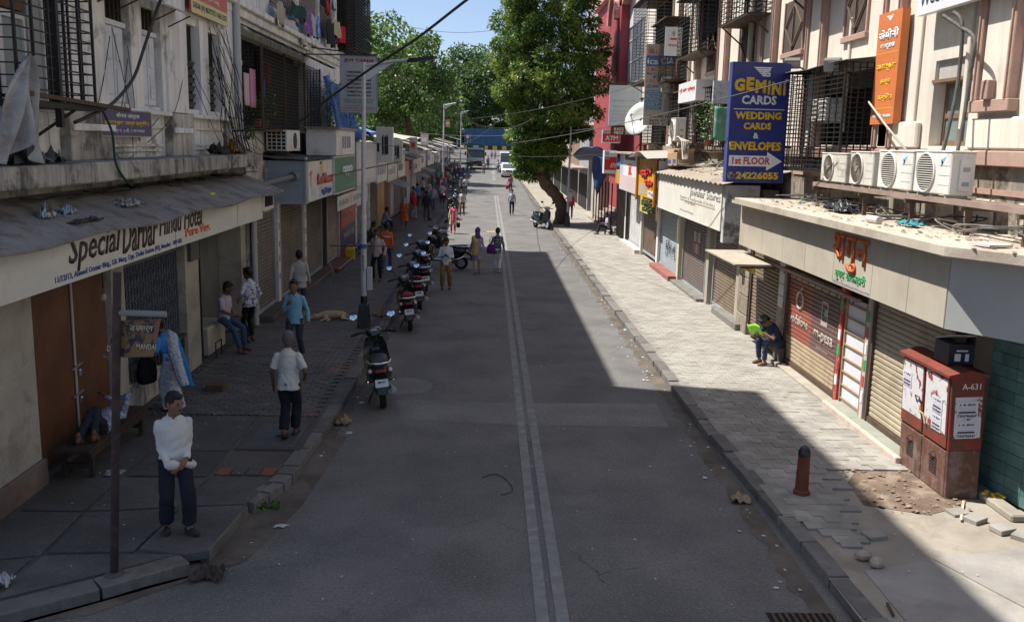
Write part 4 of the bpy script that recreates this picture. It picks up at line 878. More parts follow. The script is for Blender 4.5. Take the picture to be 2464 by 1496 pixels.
wr('®', .92, .98, .84, .875, wht_t); wr('CARDS', .19, .8, .655, .73, wht_t, bold=.035, ext=.006); pt(.06, .95, .612, .618, wht_t)
wr('WEDDING', .09, .91, .53, .595, yel_t, bold=.05, ext=.006); wr('CARDS', .25, .74, .445, .505, yel_t, bold=.05, ext=.006); wr('&', .43, .53, .37, .42, wht_t, bold=.03); wr('ENVELOPES', .02, .94, .27, .345, yel_t, bold=.05, ext=.006)
po([(.03, .225), (.7, .225), (.7, .26), (.97, .18), (.7, .1), (.7, .135), (.03, .135)], wht_t, 'arrow'); wr('1st FLOOR', .09, .76, .15, .212, red_t, bold=.03, ext=.008)
wr('24226055', .17, .93, .025, .09, yel_t, bold=.05, ext=.006); wr('✆:', .02, .15, .025, .085, yel_t)
for z in (gz0 + .3, gz1 - .2): b = MB(); b.bar((gx1, 21.0, z), (XR, 21.0, z), .05); b.obj('bracket', black_iron, sgn)
def floodlight(p, label, dv):
    t = thing('flood_light', label, 'flood light', p); b = MB(); q = Vector(dv).to_track_quat('Z', 'Y').to_matrix()
    b.cbox(p, (.34, .26, .12), q); b.obj('housing', M('lamp housing', (.2, .19, .17), .6), t, bevel=.02)
    b = MB(); b.cbox(Vector(p) + q @ Vector((0, 0, .062)), (.29, .21, .006), q); b.obj('lens', P('lamp glass', (.35, .36, .36), .15), t)
    b = MB(); b.tube([p, (p[0] + .3, p[1] + .1, p[2] - .12), (p[0] + .55, p[1] + .2, p[2] - .18)], .018); b.obj('arm', rust_iron, t)
floodlight((6.62, 20.9, 6.45), 'pale flood light on an arm above the blue sign', (-.2, -.6, -.8)); floodlight((6.55, 18.2, 6.2), 'dark flood light wrapped in plastic on the cage corner', (-.5, -.6, -.3))
# orange sign and the white one cut by the frame
pa, pb = AX(2125, 35, 7.02), AX(2150, 298, 7.02); oy0, oy1 = YX(2163, 160, 7.02), YX(2108, 160, 7.02)
osg, wr, pt, po = board('orange_sign', 'tall orange sign with white and yellow Devanagari lettering on the pilaster', 'sign', 'R', 7.0, oy0, oy1, pb.z, pa.z, P('sign orange', (.6, .18, .055), .5, dirt=(.45, .15, .06), damt=.4, dsc=2), .14)
wr('जेमीनी', .08, .92, .755, .85, wht_t, bold=.03); wr('कार्डस', .18, .8, .665, .72, wht_t, bold=.03); pt(.05, .95, .632, .638, yel_t)
wr('आकर्षक', .08, .92, .47, .54, yel_t, bold=.03); wr('लग्न', .3, .75, .345, .4, yel_t, bold=.03); wr('पत्रिका', .25, .88, .2, .275, yel_t, bold=.03); pt(.05, .95, .14, .146, yel_t); wr('पहिला माळा', .1, .9, .05, .1, wht_t, bold=.02)
for i in range(4): po([(.35 + .04 * i, .965 - .012 * i), (.66 - .03 * i, .965 - .012 * i), (.64 - .03 * i, .956 - .012 * i), (.38 + .04 * i, .956 - .012 * i)], wht_t)
q0 = AX(2205, 40, 6.9); wy0, wy1 = YX(2385, 0, 6.9) - .6, q0.y
wsg, wr, pt, po = board('wedding_sign', 'white sign board with grey lettering over the brown framed window', 'sign', 'R', 6.9, wy0, wy1, q0.z, q0.z + 1.0, P('sign white', (.72, .72, .72), .4), .12)
uu = (wy1 - YX(2330, 5, 6.9)) / (wy1 - wy0); wr('Wedding', .03, uu * .78, .07, .36, P('lettering grey', (.17, .18, .22)), bold=.03); wr('Cards', uu * .82, uu * 1.4, .1, .4, P('lettering grey', (.17, .18, .22)), bold=.03)
# ------------------------------------------------------------------ old stores with the long white board
XJ = 5.7
JS = thing('old_store', 'old store under a long white board with rusty corrugated tin roof', 'shop', (6.4, 27, 0))
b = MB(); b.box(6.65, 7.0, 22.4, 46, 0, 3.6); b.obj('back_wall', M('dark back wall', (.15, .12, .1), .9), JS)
tin = M('rusted tin roof', (.36, .31, .25), .9, .3, 1.5, 30, .4, dirt=(.18, .12, .08), damt=.6, dsc=1.5)
b = MB(); b.grid(lambda u, v: (5.55 + 1.7 * v, 22.2 + 9.6 * u, 3.72 + .35 * v + .025 * math.sin(u * 9.6 / .09 * 1.1)), 200, 3); b.obj('tin_roof', tin, JS, thick=.01)
jb, wr, pt, po = board('white_store_board', 'long sunlit white store board with faded grey lettering below the tin roof', 'sign', 'R', XJ, 22.7, 31.3, 2.58, 3.66, P('store white', (.74, .71, .63), .5, var=.1, dirt=(.5, .43, .33), damt=.35, dsc=1.2), .12, frame=P('board edge', (.5, .47, .41)), fw=.02)
gl = P('faded grey lettering', (.3, .28, .25)); wr('Jawahar Stores', .57, .985, .56, .82, gl, bold=.015, shear=0); wr('Dealers in Ready-made & Hosiery', .42, .92, .46, .56, P('paler lettering', (.45, .42, .36))); wr('MUMBAI', .5, .66, .37, .45, gl); wr('Phones', .25, .42, .8, .92, P('paler lettering', (.45, .42, .36)))
pt(.42, .93, .42, .455, P('brown smear', (.42, .34, .26))); wr('Wool and Hosiery', .42, .64, .12, .2, P('paler lettering', (.45, .42, .36)))
sbox(JS, 'end_wall', M('peeling white wall', (.55, .54, .53), .9, .25, 2, 30, .5, dirt=(.1, .09, .085), damt=.8, dsc=3, thr=.5), XJ + .02, 6.55, 22.45, 22.69, 2.3, 3.7)
XQ2 = 6.45
bs2 = M('blue grey shutter', (.34, .40, .43), .5, .2, 2, 40, .1, streak=.3, dirt=(.24, .26, .27), damt=.4, dsc=2); db = M('dark brown shutter', (.12, .08, .06), .55, .25, 2, 40, .1, streak=.3, dirt=(.2, .13, .1), damt=.4, dsc=2); ls = M('silver shutter', (.52, .52, .5), .5, .2, 2, 40, .1, streak=.3, dirt=(.36, .33, .3), damt=.4)
for y0, y1, mt, sg, z0 in ((23.3, 25.95, brs, True, .2), (26.95, 30.2, M('charcoal shutter', (.15, .12, .105), .5, .25, 2, 40, .1, streak=.3), True, .2), (31.2, 34.4, bs2, False, .28), (34.8, 38.2, db, False, .28), (38.7, 42.8, ls, False, .3)): shutter(JS, 'R', XQ2, y0, y1, z0, 2.6, mt, sg, .085, .016)
for y, mt in ((23.1, M('stone post', (.4, .36, .28), .9)), (26.45, M('stone post', (.4, .36, .28), .9)), (30.7, P('cream post', (.58, .52, .38))), (34.6, white_p), (38.45, off_w), (43.0, off_w)): sbox(JS, 'post', mt, XQ2 - .12, XQ2 + .2, y - .16, y + .16, .13, 2.65)
sbox(JS, 'step', M('dark stone step', (.2, .19, .17), .8, .3, 2), 6.1, XQ2, 26.6, 30.6, .1, .22, .012); sbox(JS, 'step', M('red oxide step', (.3, .12, .1), .6, .3, 2), 6.05, XQ2, 30.7, 34.4, .1, .3, .012); sbox(JS, 'step', M('pale step', (.5, .47, .42), .8, .2, 2), 6.1, XQ2, 38.4, 43, .1, .3, .012); sbox(JS, 'step', M('dark stone step', (.2, .19, .17), .8, .3, 2), 6.15, XQ2, 22.4, 24.9, .1, .3, .012)
for k in range(2):
    for i in range(3): sbox(JS, 'poster', (P('red poster', (.3, .1, .08)), P('grey poster', (.35, .33, .3)))[(i + k) % 2], XQ2 - .03, XQ2 - .024, 27.9 + .3 * i, 28.16 + .3 * i, 1.35 + k * .36, 1.66 + k * .36)
# shutter box below the price board
pb_, wr, pt, po = board('price_board', 'small yellow price board under the white awning board', 'sign', 'R', 5.95, 20.4, 21.5, 1.82, 2.12, P('price yellow', (.62, .48, .03)), .02); wr('₹ 50', .15, .85, .3, .85, black_t, bold=.04); wr('Everything', .2, .8, .06, .22, red_t)
# neighbours with the jewellery and card shop signs
ts, wr, pt, po = board('red_letter_sign', 'ornate orange and yellow sign with raised red letters under a small curved roof', 'sign', 'R', 5.66, 31.7, 35.4, 2.75, 4.1, P('sign amber', (.62, .33, .03), .5, dirt=(.5, .22, .03), damt=.4), .5)
rr = P('raised red', (.55, .02, .015), .35); wr('जरी', .14, .9, .46, .8, rr, bold=.08, ext=.05); wr('साडी', .42, .86, .3, .5, rr, bold=.06, ext=.05); pt(.05, .46, .06, .34, P('greyed panel', (.42, .37, .3))); pt(.58, .98, .03, .2, P('sign white', (.72, .72, .72))); wr('शो रूम', .62, .95, .07, .17, blue_t, bold=.04); po([(.45, .84), (.52, .84), (.54, .9), (.5, .97), (.46, .9)], rr)
for y in (31.62, 35.48):
    b = MB(); b.cone((5.62, y, 2.55), (5.62, y, 4.15), .06, .05, 10); b.obj('side_column', P('orange column', (.55, .2, .03)), ts)
b = MB(); b.grid(lambda u, v: (5.3 + 1.1 * v, 31.3 + 4.5 * u, 4.16 + .22 * math.sin(PI * u) ** 2 + .06 * v), 16, 3); b.obj('curved_roof', P('faded tin', (.42, .38, .32)), ts, thick=.02)
sbox(ts, 'end_panel', P('pale end panel', (.5, .52, .52)), 5.7, 6.4, 31.5, 31.54, 3.2, 4.1)
b = MB()
for _ in range(60): b.ell((5.62 + rg.uniform(-.06, .06), rg.uniform(31.8, 33.6), 2.45 + rg.uniform(-.15, .2)), .06, .06, .05, n=5, k=3)
g = b.obj('garland', M('leafy garland', (.1, .13, .04), .8, .6, 8)); tag(g, 'leafy garland with pale flowers hanging under the red letter sign', 'garland'); 
ys_, wr, pt, po = board('yellow_notice', 'small yellow notice hanging below the red letter sign', 'sign', 'R', 5.85, 34.2, 36.0, 2.1, 2.75, P('notice yellow', (.6, .5, .1)), .03); wr('50% सूट', .15, .85, .3, .7, black_t, bold=.02)
ws, wr, pt, po = board('white_shop_sign', 'white shop sign with a small red emblem and blue side panel', 'sign', 'R', 5.66, 36.0, 40.6, 2.75, 4.2, P('lit white', (.7, .68, .66)), .3, frame=grey_m)
pt(0, 1, 0, .42, P('pinkish panel', (.62, .5, .48))); pt(.0, .18, .42, 1, P('pale blue', (.4, .5, .62))); pt(.3, .9, .86, .99, M('brown panel', (.2, .12, .08))); wr('♛', .5, .75, .52, .78, red_t); wr('साडी', .52, .75, .45, .54, red_t, bold=.03)
sbox(ws, 'roof_board', concrete, 5.4, 7.0, 35.9, 42.5, 4.24, 4.3)
for (nm, lab, Y, va, vb, h0, h1, top) in (('bank_sign', 'small red and white bank machine sign with a black word above', 46.0, 1450, 1492, 312, 345, True), ('bank_light_box', 'red and white bank machine light box below the smaller one', 43.0, 1455, 1483, 362, 418, False)):
    p, q = AY(va, h0, Y), AY(vb, h1, Y)
    t, wr, pt, po = board(nm, lab, 'sign', 'C', Y, p.x, q.x, q.z, p.z, P('sign white', (.72, .72, .72), .4), .2 if top else .6)
    pt(.02, .98, .08 if top else .15, .72, P('bank red', (.58, .04, .035)))
    wr('ATM', .15, .88, .2, .55, wht_t, bold=.04) if top else wr('ATM', .5, .95, .24, .46, wht_t, bold=.03)
    if top: wr('HITACHI', .08, .85, .78, .94, black_t, bold=.02)
    else: pt(.1, .35, .8, .92, P('pale blue', (.4, .5, .62))); wr('BANK', .12, .45, .62, .68, wht_t)
# ================================================================== FAR LEFT: low stalls running up the street
ORD = ['first', 'second', 'third', 'fourth', 'fifth', 'sixth', 'seventh', 'eighth', 'ninth', 'tenth', 'eleventh', 'twelfth', 'thirteenth', 'fourteenth', 'fifteenth', 'sixteenth', 'seventeenth', 'eighteenth', 'nineteenth', 'twentieth', 'twenty first', 'twenty second']
SGN = [('white', (.62, .6, .56)), ('pale grey', (.5, .5, .5)), ('cream', (.58, .52, .42)), ('faded red', (.42, .12, .09)), ('off white', (.6, .57, .5)), ('brownish', (.33, .24, .18)), ('white', (.62, .6, .56))]
y = 39.0; k = 0; r4 = random.Random(11)
while y < 128 and k < 22:
    ln = r4.uniform(3.2, 5.2); nm, cc = SGN[(k * 3 + 1) % 7] if k % 2 else SGN[(k * 2) % 7]
    zb = zr(y); xf = -4.75 + r4.uniform(-.25, .3); zs = 2.65 + zb + r4.uniform(-.1, .15); hs_ = r4.uniform(.8, 1.35)
    t = thing('street_stall', 'low street shop with a %s sign, %s along from the blank sign' % (nm, ORD[k]), 'shop', (-5.5, y + ln / 2, zb), 0, 'low shops along the left pavement')
    sbox(t, 'wall', plasterD, -6.6, -5.75, y, y + ln - .05, 0 + zb, 3.9 + zb)
    if y > 47: shutter(t, 'L', -5.6, y + .25, y + ln - .3, .25 + zb, 2.6 + zb, r4.choice([stm, brs, ls, db]), False, .12)
    sg_ = sbox(t, 'sign_board', P('stall sign ' + nm, cc, dirt=(.3, .24, .2), damt=.5, dsc=1.5), xf - .12, xf, y + .15, y + ln - .2, zs, zs + hs_)
    lc = r4.choice([red_t, blue_t, black_t, P('brick lettering', (.5, .14, .08)), P('scraped purple', (.2, .19, .3))])
    for j in range(r4.randint(2, 4)):
        u = y + .4 + j * .85
        if u + .7 < y + ln - .3: sbox(t, 'sign_print', lc, xf, xf + .006, u, u + r4.uniform(.4, .72), zs + hs_ * .3, zs + hs_ * r4.uniform(.55, .75))
    zt = zs + hs_ + .08
    b = MB(); b.grid(lambda u, v: (-6.6 + (xf + 6.9) * v, y + .02 + (ln - .04) * u, zt + .55 * (1 - v) + .03 * math.sin(u * ln * 20)), 24, 2); b.obj('tin_roof', r4.choice([tin, M('grey tin roof', (.4, .39, .37), .8, .3, 2), M('pale tin roof', (.52, .5, .46), .8, .3, 2)]), t, thick=.02)
    if k % 3 == 1:
        b = MB(); b.cbox((xf + .35, y + ln / 2, zs - .12), (.9, ln - .6, .03), Matrix.Rotation(.3, 3, 'Y')); b.obj('awning', r4.choice([roofm, P('pale awning', (.55, .5, .44))]), t)
    y += ln; k += 1
# box signs jutting out over the left pavement, facing down the street
cols_ = [((.62, .61, .58), 'white box sign with black brush lettering jutting out past the lamp post', 905, 945, 305, 392, 38.6), ((.6, .58, .53), 'open grey white box sign with slatted struts beyond the brush lettered one', 940, 968, 335, 395, 44.5),
         ((.55, .54, .52), 'pale box sign with small red print jutting out over the shaded crowd', 985, 1003, 330, 372, 58), ((.5, .42, .38), 'pinkish box sign above the crowd near the second lamp', 1012, 1030, 322, 352, 72), ((.6, .3, .12), 'orange and white box sign hung on the second lamp post', 1072, 1082, 288, 306, 73)]
for cc, lab, va, vb, h0, h1, Y in cols_:
    p, q = AY(va, h0, Y), AY(vb, h1, Y)
    t, wr, pt, po = board('box_sign', lab, 'sign', 'C', Y, p.x, q.x, q.z, p.z, P('box sign ' + lab[:9], cc, dirt=(.4, .36, .3), damt=.3), .35, group='box signs over the left pavement')
    if 'brush' in lab:
        for u in (.35, .5, .62): po([(u, .2), (u + .12, .25), (u + .1, .8), (u - .02, .7)], black_t, 'brush_mark')
        pt(.05, .2, .3, .55, black_t)
    else: pt(.2, .8, .4, .7, red_t if 'red' in lab else white_p)
    b = MB(); b.bar((q.x - .9, Y + .2, p.z - .15), (p.x, Y + .2, p.z - .15), .04); b.obj('bracket', rust_iron, t)
# long pale sheet roof over the first stalls, blue plastic beside it
b = MB(); b.grid(lambda u, v: (-6.6 + 1.9 * v, 40 + 24 * u, 4.95 - .35 * v + .1 * u + .05 * math.sin(u * 17 + v * 3)), 40, 4); rs_ = b.obj('sheet_roof', M('weathered sheet', (.5, .46, .4), .9, .3, 1, 30, .4, dirt=(.25, .2, .16), damt=.5, dsc=1), thick=.03); tag(rs_, 'long weathered roofing sheet over the first low shops', 'roof')
tarp = M('blue plastic sheet', (.02, .09, .36), .45, .35, 2.5, 30, .3)
def cloth(name, label, cat, fn, mat, nu=14, nv=14, group=None, th=.008):
    b = MB(); b.grid(fn, nu, nv); o = b.obj(name, mat, None, smooth=1, thick=th); return tag(o, label, cat, group)
cloth('blue_tarpaulin', 'blue plastic sheet hanging over the balcony corner behind the card sign', 'tarpaulin', lambda u, v: (-5.45 + .5 * v + .07 * math.sin(u * 15), 31.0 + 5.2 * u, 6.55 - 1.9 * v + .1 * math.sin(u * 9 + v * 4)), tarp)
cloth('blue_tarpaulin', 'crumpled blue plastic sheet spread over the low shop roof', 'tarpaulin', lambda u, v: (-6.1 + 1.1 * v, 37.5 + 6 * u, 5.05 - .25 * v + .1 * math.sin(u * 13 + v * 5)), M('pale blue plastic', (.12, .25, .5), .5, .4, 2))
# hanging card sign with its two arms
p, q = AY(819, 135, 31.5), AY(906, 272, 31.5)
jc, wr, pt, po = board('card_shop_sign', 'tall grey hanging card shop sign with a dark red title and black list', 'sign', 'C', 31.5, p.x, q.x, q.z, p.z, P('sign pale grey', (.47, .48, .5), .5, dirt=(.36, .35, .33), damt=.3), .06, frame=grey_m, fw=.02)
mr = P('dark red title', (.33, .02, .04)); wr('JOY CARDS', .1, .93, .885, .955, mr, bold=.05)
for i, s_ in enumerate(('WEDDING CARDS', 'INVITATION CARDS', 'COMMUNION CARDS', 'BIRTHDAY CARDS', 'MORTUARY CARDS', 'CHRIST\'NG CARDS', 'NAVJOTE CARDS')): wr('* ' + s_, .12, .84 + .008 * len(s_) - .1, .7 - .07 * i, .742 - .07 * i, black_t, bold=.035)
wr('COME & CHOOSE FROM OUR', .06, .92, .215, .242, grn_t, bold=.01); wr('WIDE RANGE CARD DESIGNS', .08, .9, .17, .2, grn_t, bold=.01); wr('1st FLOOR, ROOM No. 11', .12, .84, .105, .13, mr); wr('Tel.: 2431 8763  98704 28353', .04, .94, .06, .09, mr); wr('E-mail : joycards@mail.com', .06, .9, .02, .045, mr)
for dx_ in (0, .3):
    b = MB(); b.bar((XU, 31.5 - dx_ * 3, p.z + .25 - dx_), (q.x, 31.5, p.z + .05), .04); b.obj('arm', black_iron, jc)
# ================================================================== FAR RIGHT
RD = thing('red_building', 'red rendered building with tall glass front behind the street tree', 'building', (10, 52, 0))
redm = M('red render', (.3, .055, .06), .7, .12, 1, 30, .15, dirt=(.36, .08, .07), damt=.4); pinkw = M('pink band', (.6, .3, .27), .7, .12)
sbox(RD, 'lower_wall', M('far lower wall', (.4, .36, .3), .9), 6.9, 7.4, 58, 63, 0, 3.6); sbox(RD, 'body', redm, 7.4, 17, 45.3, 63, 0, 13); sbox(RD, 'front_wall', redm, 6.9, 7.4, 51.2, 63, 3.6, 13); sbox(RD, 'side_frame', redm, 6.75, 7.4, 50.4, 51.3, 3.6, 12.5); sbox(RD, 'white_band', P('white band', (.6, .6, .6)), 7.2, 7.4, 45.4, 50.4, 10.6, 12.5)
gf = sbox(RD, 'glass_front', P('bluish curtain glass', (.28, .33, .4), .12, .7), 7.25, 7.4, 45.4, 50.4, 6.6, 10.6)
for i in range(5): sbox(gf, 'mullion', grey_m, 7.2, 7.25, 45.5 + 1.2 * i, 45.56 + 1.2 * i, 6.6, 10.6)
for i in range(4): sbox(gf, 'transom', P('pale transom', (.5, .5, .53)), 7.22, 7.25, 45.4, 50.4, 6.6 + 1.1 * i, 6.66 + 1.1 * i)
arch = [(53 + 1.6 * math.cos(a), 11.2 + 1.6 * math.sin(a)) for a in [i * PI / 12 for i in range(13)]]
b = MB(); b.prism(arch + [(51.4, 8.5), (54.6, 8.5)], 'x', 6.72, 6.9); b.obj('arch_recess', redm, RD); b = MB(); b.tube([(6.7, y_, z_) for y_, z_ in arch], .22, 8); b.obj('arch_band', pinkw, RD)
sbox(RD, 'roof_band', pinkw, 6.6, 7.4, 50.3, 63.2, 13, 13.6)
b = MB(); b.prism([(50.3, 11.8), (51.5, 11.8), (47, 14.8), (45.4, 14.8), (45.4, 13.9)], 'x', 6.75, 7.4); b.obj('slanted_band', pinkw, RD)
bh = thing('tall_block', 'grey office block rising behind the red building', 'building', (14, 75, 0)); sbox(bh, 'body', M('grey office wall', (.4, .4, .4), .8), 8.2, 20, 68, 84, 0, 19)
for i in range(6):
    for j in range(4): w = sbox(bh, 'window', glass, 8.3 + 1.1 * i, 9.1 + 1.1 * i, 67.95, 68, 9 + 2.4 * j, 10.4 + 2.4 * j)
# shops beyond, half hidden by the tree
y = 63.5
for k in range(7):
    ln = 7 + k; zb = zr(y); t = thing('far_shop', 'sunlit far shop behind the tree with a %s front, %s beyond the red building' % (['grey', 'brown', 'cream', 'green', 'pale', 'blue', 'white'][k], ORD[k]), 'shop', (7, y + ln / 2, zb), 0, 'far shops behind the tree')
    cc = [(.3, .3, .3), (.25, .17, .12), (.5, .44, .34), (.15, .25, .17), (.48, .46, .42), (.2, .28, .4), (.6, .58, .55)][k]
    sbox(t, 'wall', M('far wall %d' % k, cc, .85, .3), 6.7, 12, y, y + ln - .1, zb, zb + 5 + (k % 3)); sbox(t, 'opening', dark_in, 6.66, 6.7, y + .6, y + ln - .8, zb + .1, zb + 2.5); sbox(t, 'awning', tin, 5.6, 6.7, y + .3, y + ln - .5, zb + 2.9, zb + 3.0); y += ln
# signs crowding the end of the cream block
p, q = AY(1468, 205, 45), AY(1535, 303, 45)
fs, wr, pt, po = board('faded_sign', 'sun bleached pale blue notice board beside the satellite dish', 'sign', 'C', 45, p.x, q.x, q.z, p.z, P('bleached board', (.48, .55, .58), .6, dirt=(.6, .58, .5), damt=.6, dsc=1), .1)
for v in (.62, .48, .36, .28, .2, .12): wr('साईराम एंटरप्राइज लिमिटेड', .1, .9, v - .03, v + .02, P('pale print', (.36, .42, .48)))
b = MB(); b.bar((p.x - .4, 45.05, p.z + .12), (XR + .4, 45.05, p.z + .12), .05); b.obj('arm', rust_iron, fs)
p2, q2 = AY(1470, 306, 45), AY(1540, 326, 45); ns, wr, pt, po = board('number_board', 'brown board with cream phone numbers below the bleached board', 'sign', 'C', 45.02, p2.x, q2.x, q2.z, p2.z, brown, .06); wr('8355 26041', .1, .9, .55, .95, off_w, bold=.02); wr('9833 30288', .1, .9, .08, .48, off_w, bold=.02)
p, q = AY(1556, 106, 36.5), AY(1612, 303, 36.5)
tb_, wr, pt, po = board('training_banner', 'tall faded training banner with blue emblem and orange words', 'banner', 'C', 36.5, p.x, q.x + .1, q.z, p.z, P('banner tan', (.56, .47, .36), .6, dirt=(.5, .38, .28), damt=.4), .06)
pt(0, 1, .73, .86, P('emblem blue', (.12, .16, .32))); wr('ica', .06, .42, .75, .83, wht_t, bold=.03); wr('CIA', .5, .95, .755, .84, wht_t, bold=.04); wr('No.1', .08, .35, .88, .97, red_t, bold=.02)
og = P('faded orange', (.6, .25, .14)); wr('3 MONTHS', .04, .96, .665, .72, og, bold=.03); wr('PRACTICAL TRAINING', .04, .96, .625, .652, black_t, bold=.01); pt(.28, .72, .582, .615, brown); wr('AND GET', .32, .68, .587, .61, wht_t, bold=.02); wr('100% JOB', .06, .94, .52, .57, og, bold=.03); wr('GUARANTEE', .06, .94, .465, .505, blue_t, bold=.01)
for i, s_ in enumerate(('Tally ERP', 'Adv. Excel', 'E-filing', 'GST', 'Live Projects')): pt(.03, .6, .395 - .05 * i, .435 - .05 * i, P('banner blue', (.13, .3, .42))); wr(s_, .05, .5, .403 - .05 * i, .428 - .05 * i, wht_t)
pt(0, 1, 0, .14, P('banner pale', (.55, .5, .42))); wr('DADAR (W)', .2, .96, .085, .13, brown, bold=.03); wr('9870 97 28', .2, .96, .045, .075, brown, bold=.02); wr('2437 6721', .2, .96, .008, .038, brown, bold=.02)
po([(.66, .17), (.96, .17), (.93, .33), (.86, .36), (.9, .4), (.86, .44), (.76, .44), (.72, .4), (.76, .36), (.68, .32)], P('banner figure', (.4, .32, .27)), 'figure_print')
p, q = AY(1602, 65, 34.5), AY(1622, 135, 34.5); ps_, wr, pt, po = board('white_placard', 'small sunlit white placard tied to the upper window bars', 'sign', 'C', 34.5, p.x, q.x + .25, q.z, p.z, P('sign white', (.72, .72, .72), .4), .03); pt(.3, .7, .55, .62, red_t); po([(.45, .68), (.55, .68), (.6, .8), (.5, .9), (.4, .8)], grey_m); wr('संस्था', .2, .8, .3, .42, red_t, bold=.02)
yA, yB = YX(1682, 215, 6.7), YX(1640, 215, 6.7); hz = AX(1660, 220, 6.7).z
bx, wr, pt, po = board('white_light_box', 'white light box with red lettering over a grilled window', 'sign', 'R', 6.6, yA, yB, hz - .35, hz + .3, P('sign white', (.72, .72, .72), .4), .5); wr('श्री गणेश ज्वेलर्स', .05, .95, .45, .75, red_t, bold=.03)
p, q = AY(1718, 194, 24), AY(1760, 250, 24); sx, wr, pt, po = board('peeling_sign', 'small pale sign with peeled black print beside the blue one', 'sign', 'C', 24, p.x, q.x, q.z, p.z, M('peeled print', (.5, .52, .54), .8, .2, 3, 40, .1, dirt=(.12, .12, .12), damt=.9, dsc=9, thr=.53), .1)
cloth('green_banner', 'small green cloth banner with yellow crest hanging under the peeling sign', 'banner', lambda u, v: (AY(1720, 255, 24.2).x + .42 * u, 24.2 - .05 * math.sin(u * 6), AY(1720, 255, 24.2).z - .85 * v - .03 * math.sin(u * 3)), M('banner green', (.13, .32, .22), .8, .2, 3, dirt=(.6, .6, .58), damt=.9, dsc=1.1, thr=.52), 6, 10)
# grilles and old cages on the cream block farther along
def wall_cage(y0, y1, z0, z1, dep, label_mat=black_iron, pitch=.13, floor=True):
    cg = MB(); X = XR - dep; bars(cg, 'x', X, y0, y1, z0, z1, int((y1 - y0) / (pitch * 2)), int((z1 - z0) / pitch), .009)
    for yy in (y0, y1): bars(cg, 'y', yy, X, XR, z0, z1, 3, int((z1 - z0) / pitch), .009)
    c = cg.obj('window_cage', label_mat, RB); sbox(c, 'cage_floor', rust_iron, X, XR, y0, y1, z0 - .05, z0)
    for yy in (y0 + .1, y1 - .1): b = MB(); b.bar((XR, yy, z0 - .55), (X + .05, yy, z0 - .02), .035); b.obj('cage_bracket', rust_iron, c)
    sbox(c, 'dark_window', dark_in, XR - .02, XR + .02, y0 + .1, y1 - .1, z0 + .05, z1 - .05); sbox(c, 'cage_roof', rust_iron, X - .1, XR, y0 - .1, y1 + .1, z1, z1 + .04)
wall_cage(23.1, 25.3, 4.75, 6.3, .35); wall_cage(27, 29.6, 4.5, 6.4, .5, black_iron); wall_cage(31, 33.5, 4.7, 6.4, .4); wall_cage(35, 38, 7.0, 9.2, .8); wall_cage(38.5, 42.2, 7.2, 10.5, 1.0, M('grey grille', (.1, .095, .09), .8)); wall_cage(30, 33.5, 7.6, 9.5, .7); wall_cage(24.5, 27.5, 8.0, 10, .7); wall_cage(19.6, 22.2, 8.3, 10, .7); wall_cage(33.8, 36, 5.0, 6.5, .4); wall_cage(38.6, 42, 4.7, 6.6, .5)
pipe(RB, XR - .1, 26.2, 4.6, 13, .09, M('old cream pipe', (.5, .44, .34))); pipe(RB, XR - .1, 34.0, 4.6, 13, .08, M('old cream pipe', (.5, .44, .34)))
ac_box(31.3, 32.1, 4.75, 5.5, 6.15, 6.5, 'white air conditioner standing on end beside the flowering pot plant', None, 'wire')
ac_box(36.2, 37, 6.6, 7.15, 6.5, 6.85, 'grey white air conditioner under the old upper cage', None, 'wire', True)
ac_box(22.8, 23.6, 4.75, 5.3, -5.7, -5.35, 'unused', None)if False else None
# satellite dish
dc = AY(1540, 287, 39.5); t = thing('satellite_dish', 'large pale satellite dish standing on the shop roof', 'satellite dish', (dc.x, 39.5, 4.3))
dn = Vector((-.72, -.62, .35)).normalized(); q = dn.to_track_quat('Z', 'Y').to_matrix(); b = MB(); R0 = .72
b.loft([[Vector(dc) + q @ Vector((r * math.cos(a), r * math.sin(a), .2 * (r / R0) ** 2 - .1)) for a in [i * 2 * PI / 28 for i in range(28)]] for r in (.02, .15, .3, .45, R0)], cap=False); b.obj('reflector', P('dish grey', (.55, .56, .53), .5), t, smooth=1, thick=.012)
b = MB(); f_ = Vector(dc) + q @ Vector((0, -.05, .6)); b.tube([Vector(dc) + q @ Vector((0, -R0 * .95, .1)), f_], .014); b.tube([Vector(dc) + q @ Vector((R0 * .8, .2, .1)), f_], .01); b.tube([Vector(dc) + q @ Vector((-R0 * .8, .2, .1)), f_], .01); b.obj('feed_arm', grey_m, t)
b = MB(); b.ell(f_, .06, .06, .09); b.obj('feed_horn', white_p, t); b = MB(); b.cone((dc.x + .1, 39.6, 4.25), (dc.x + .06, 39.6, dc.z), .05, n=8); b.bar((dc.x - .3, 39.3, 4.28), (dc.x + .1, 39.6, 4.7), .03); b.obj('stand', rust_iron, t)
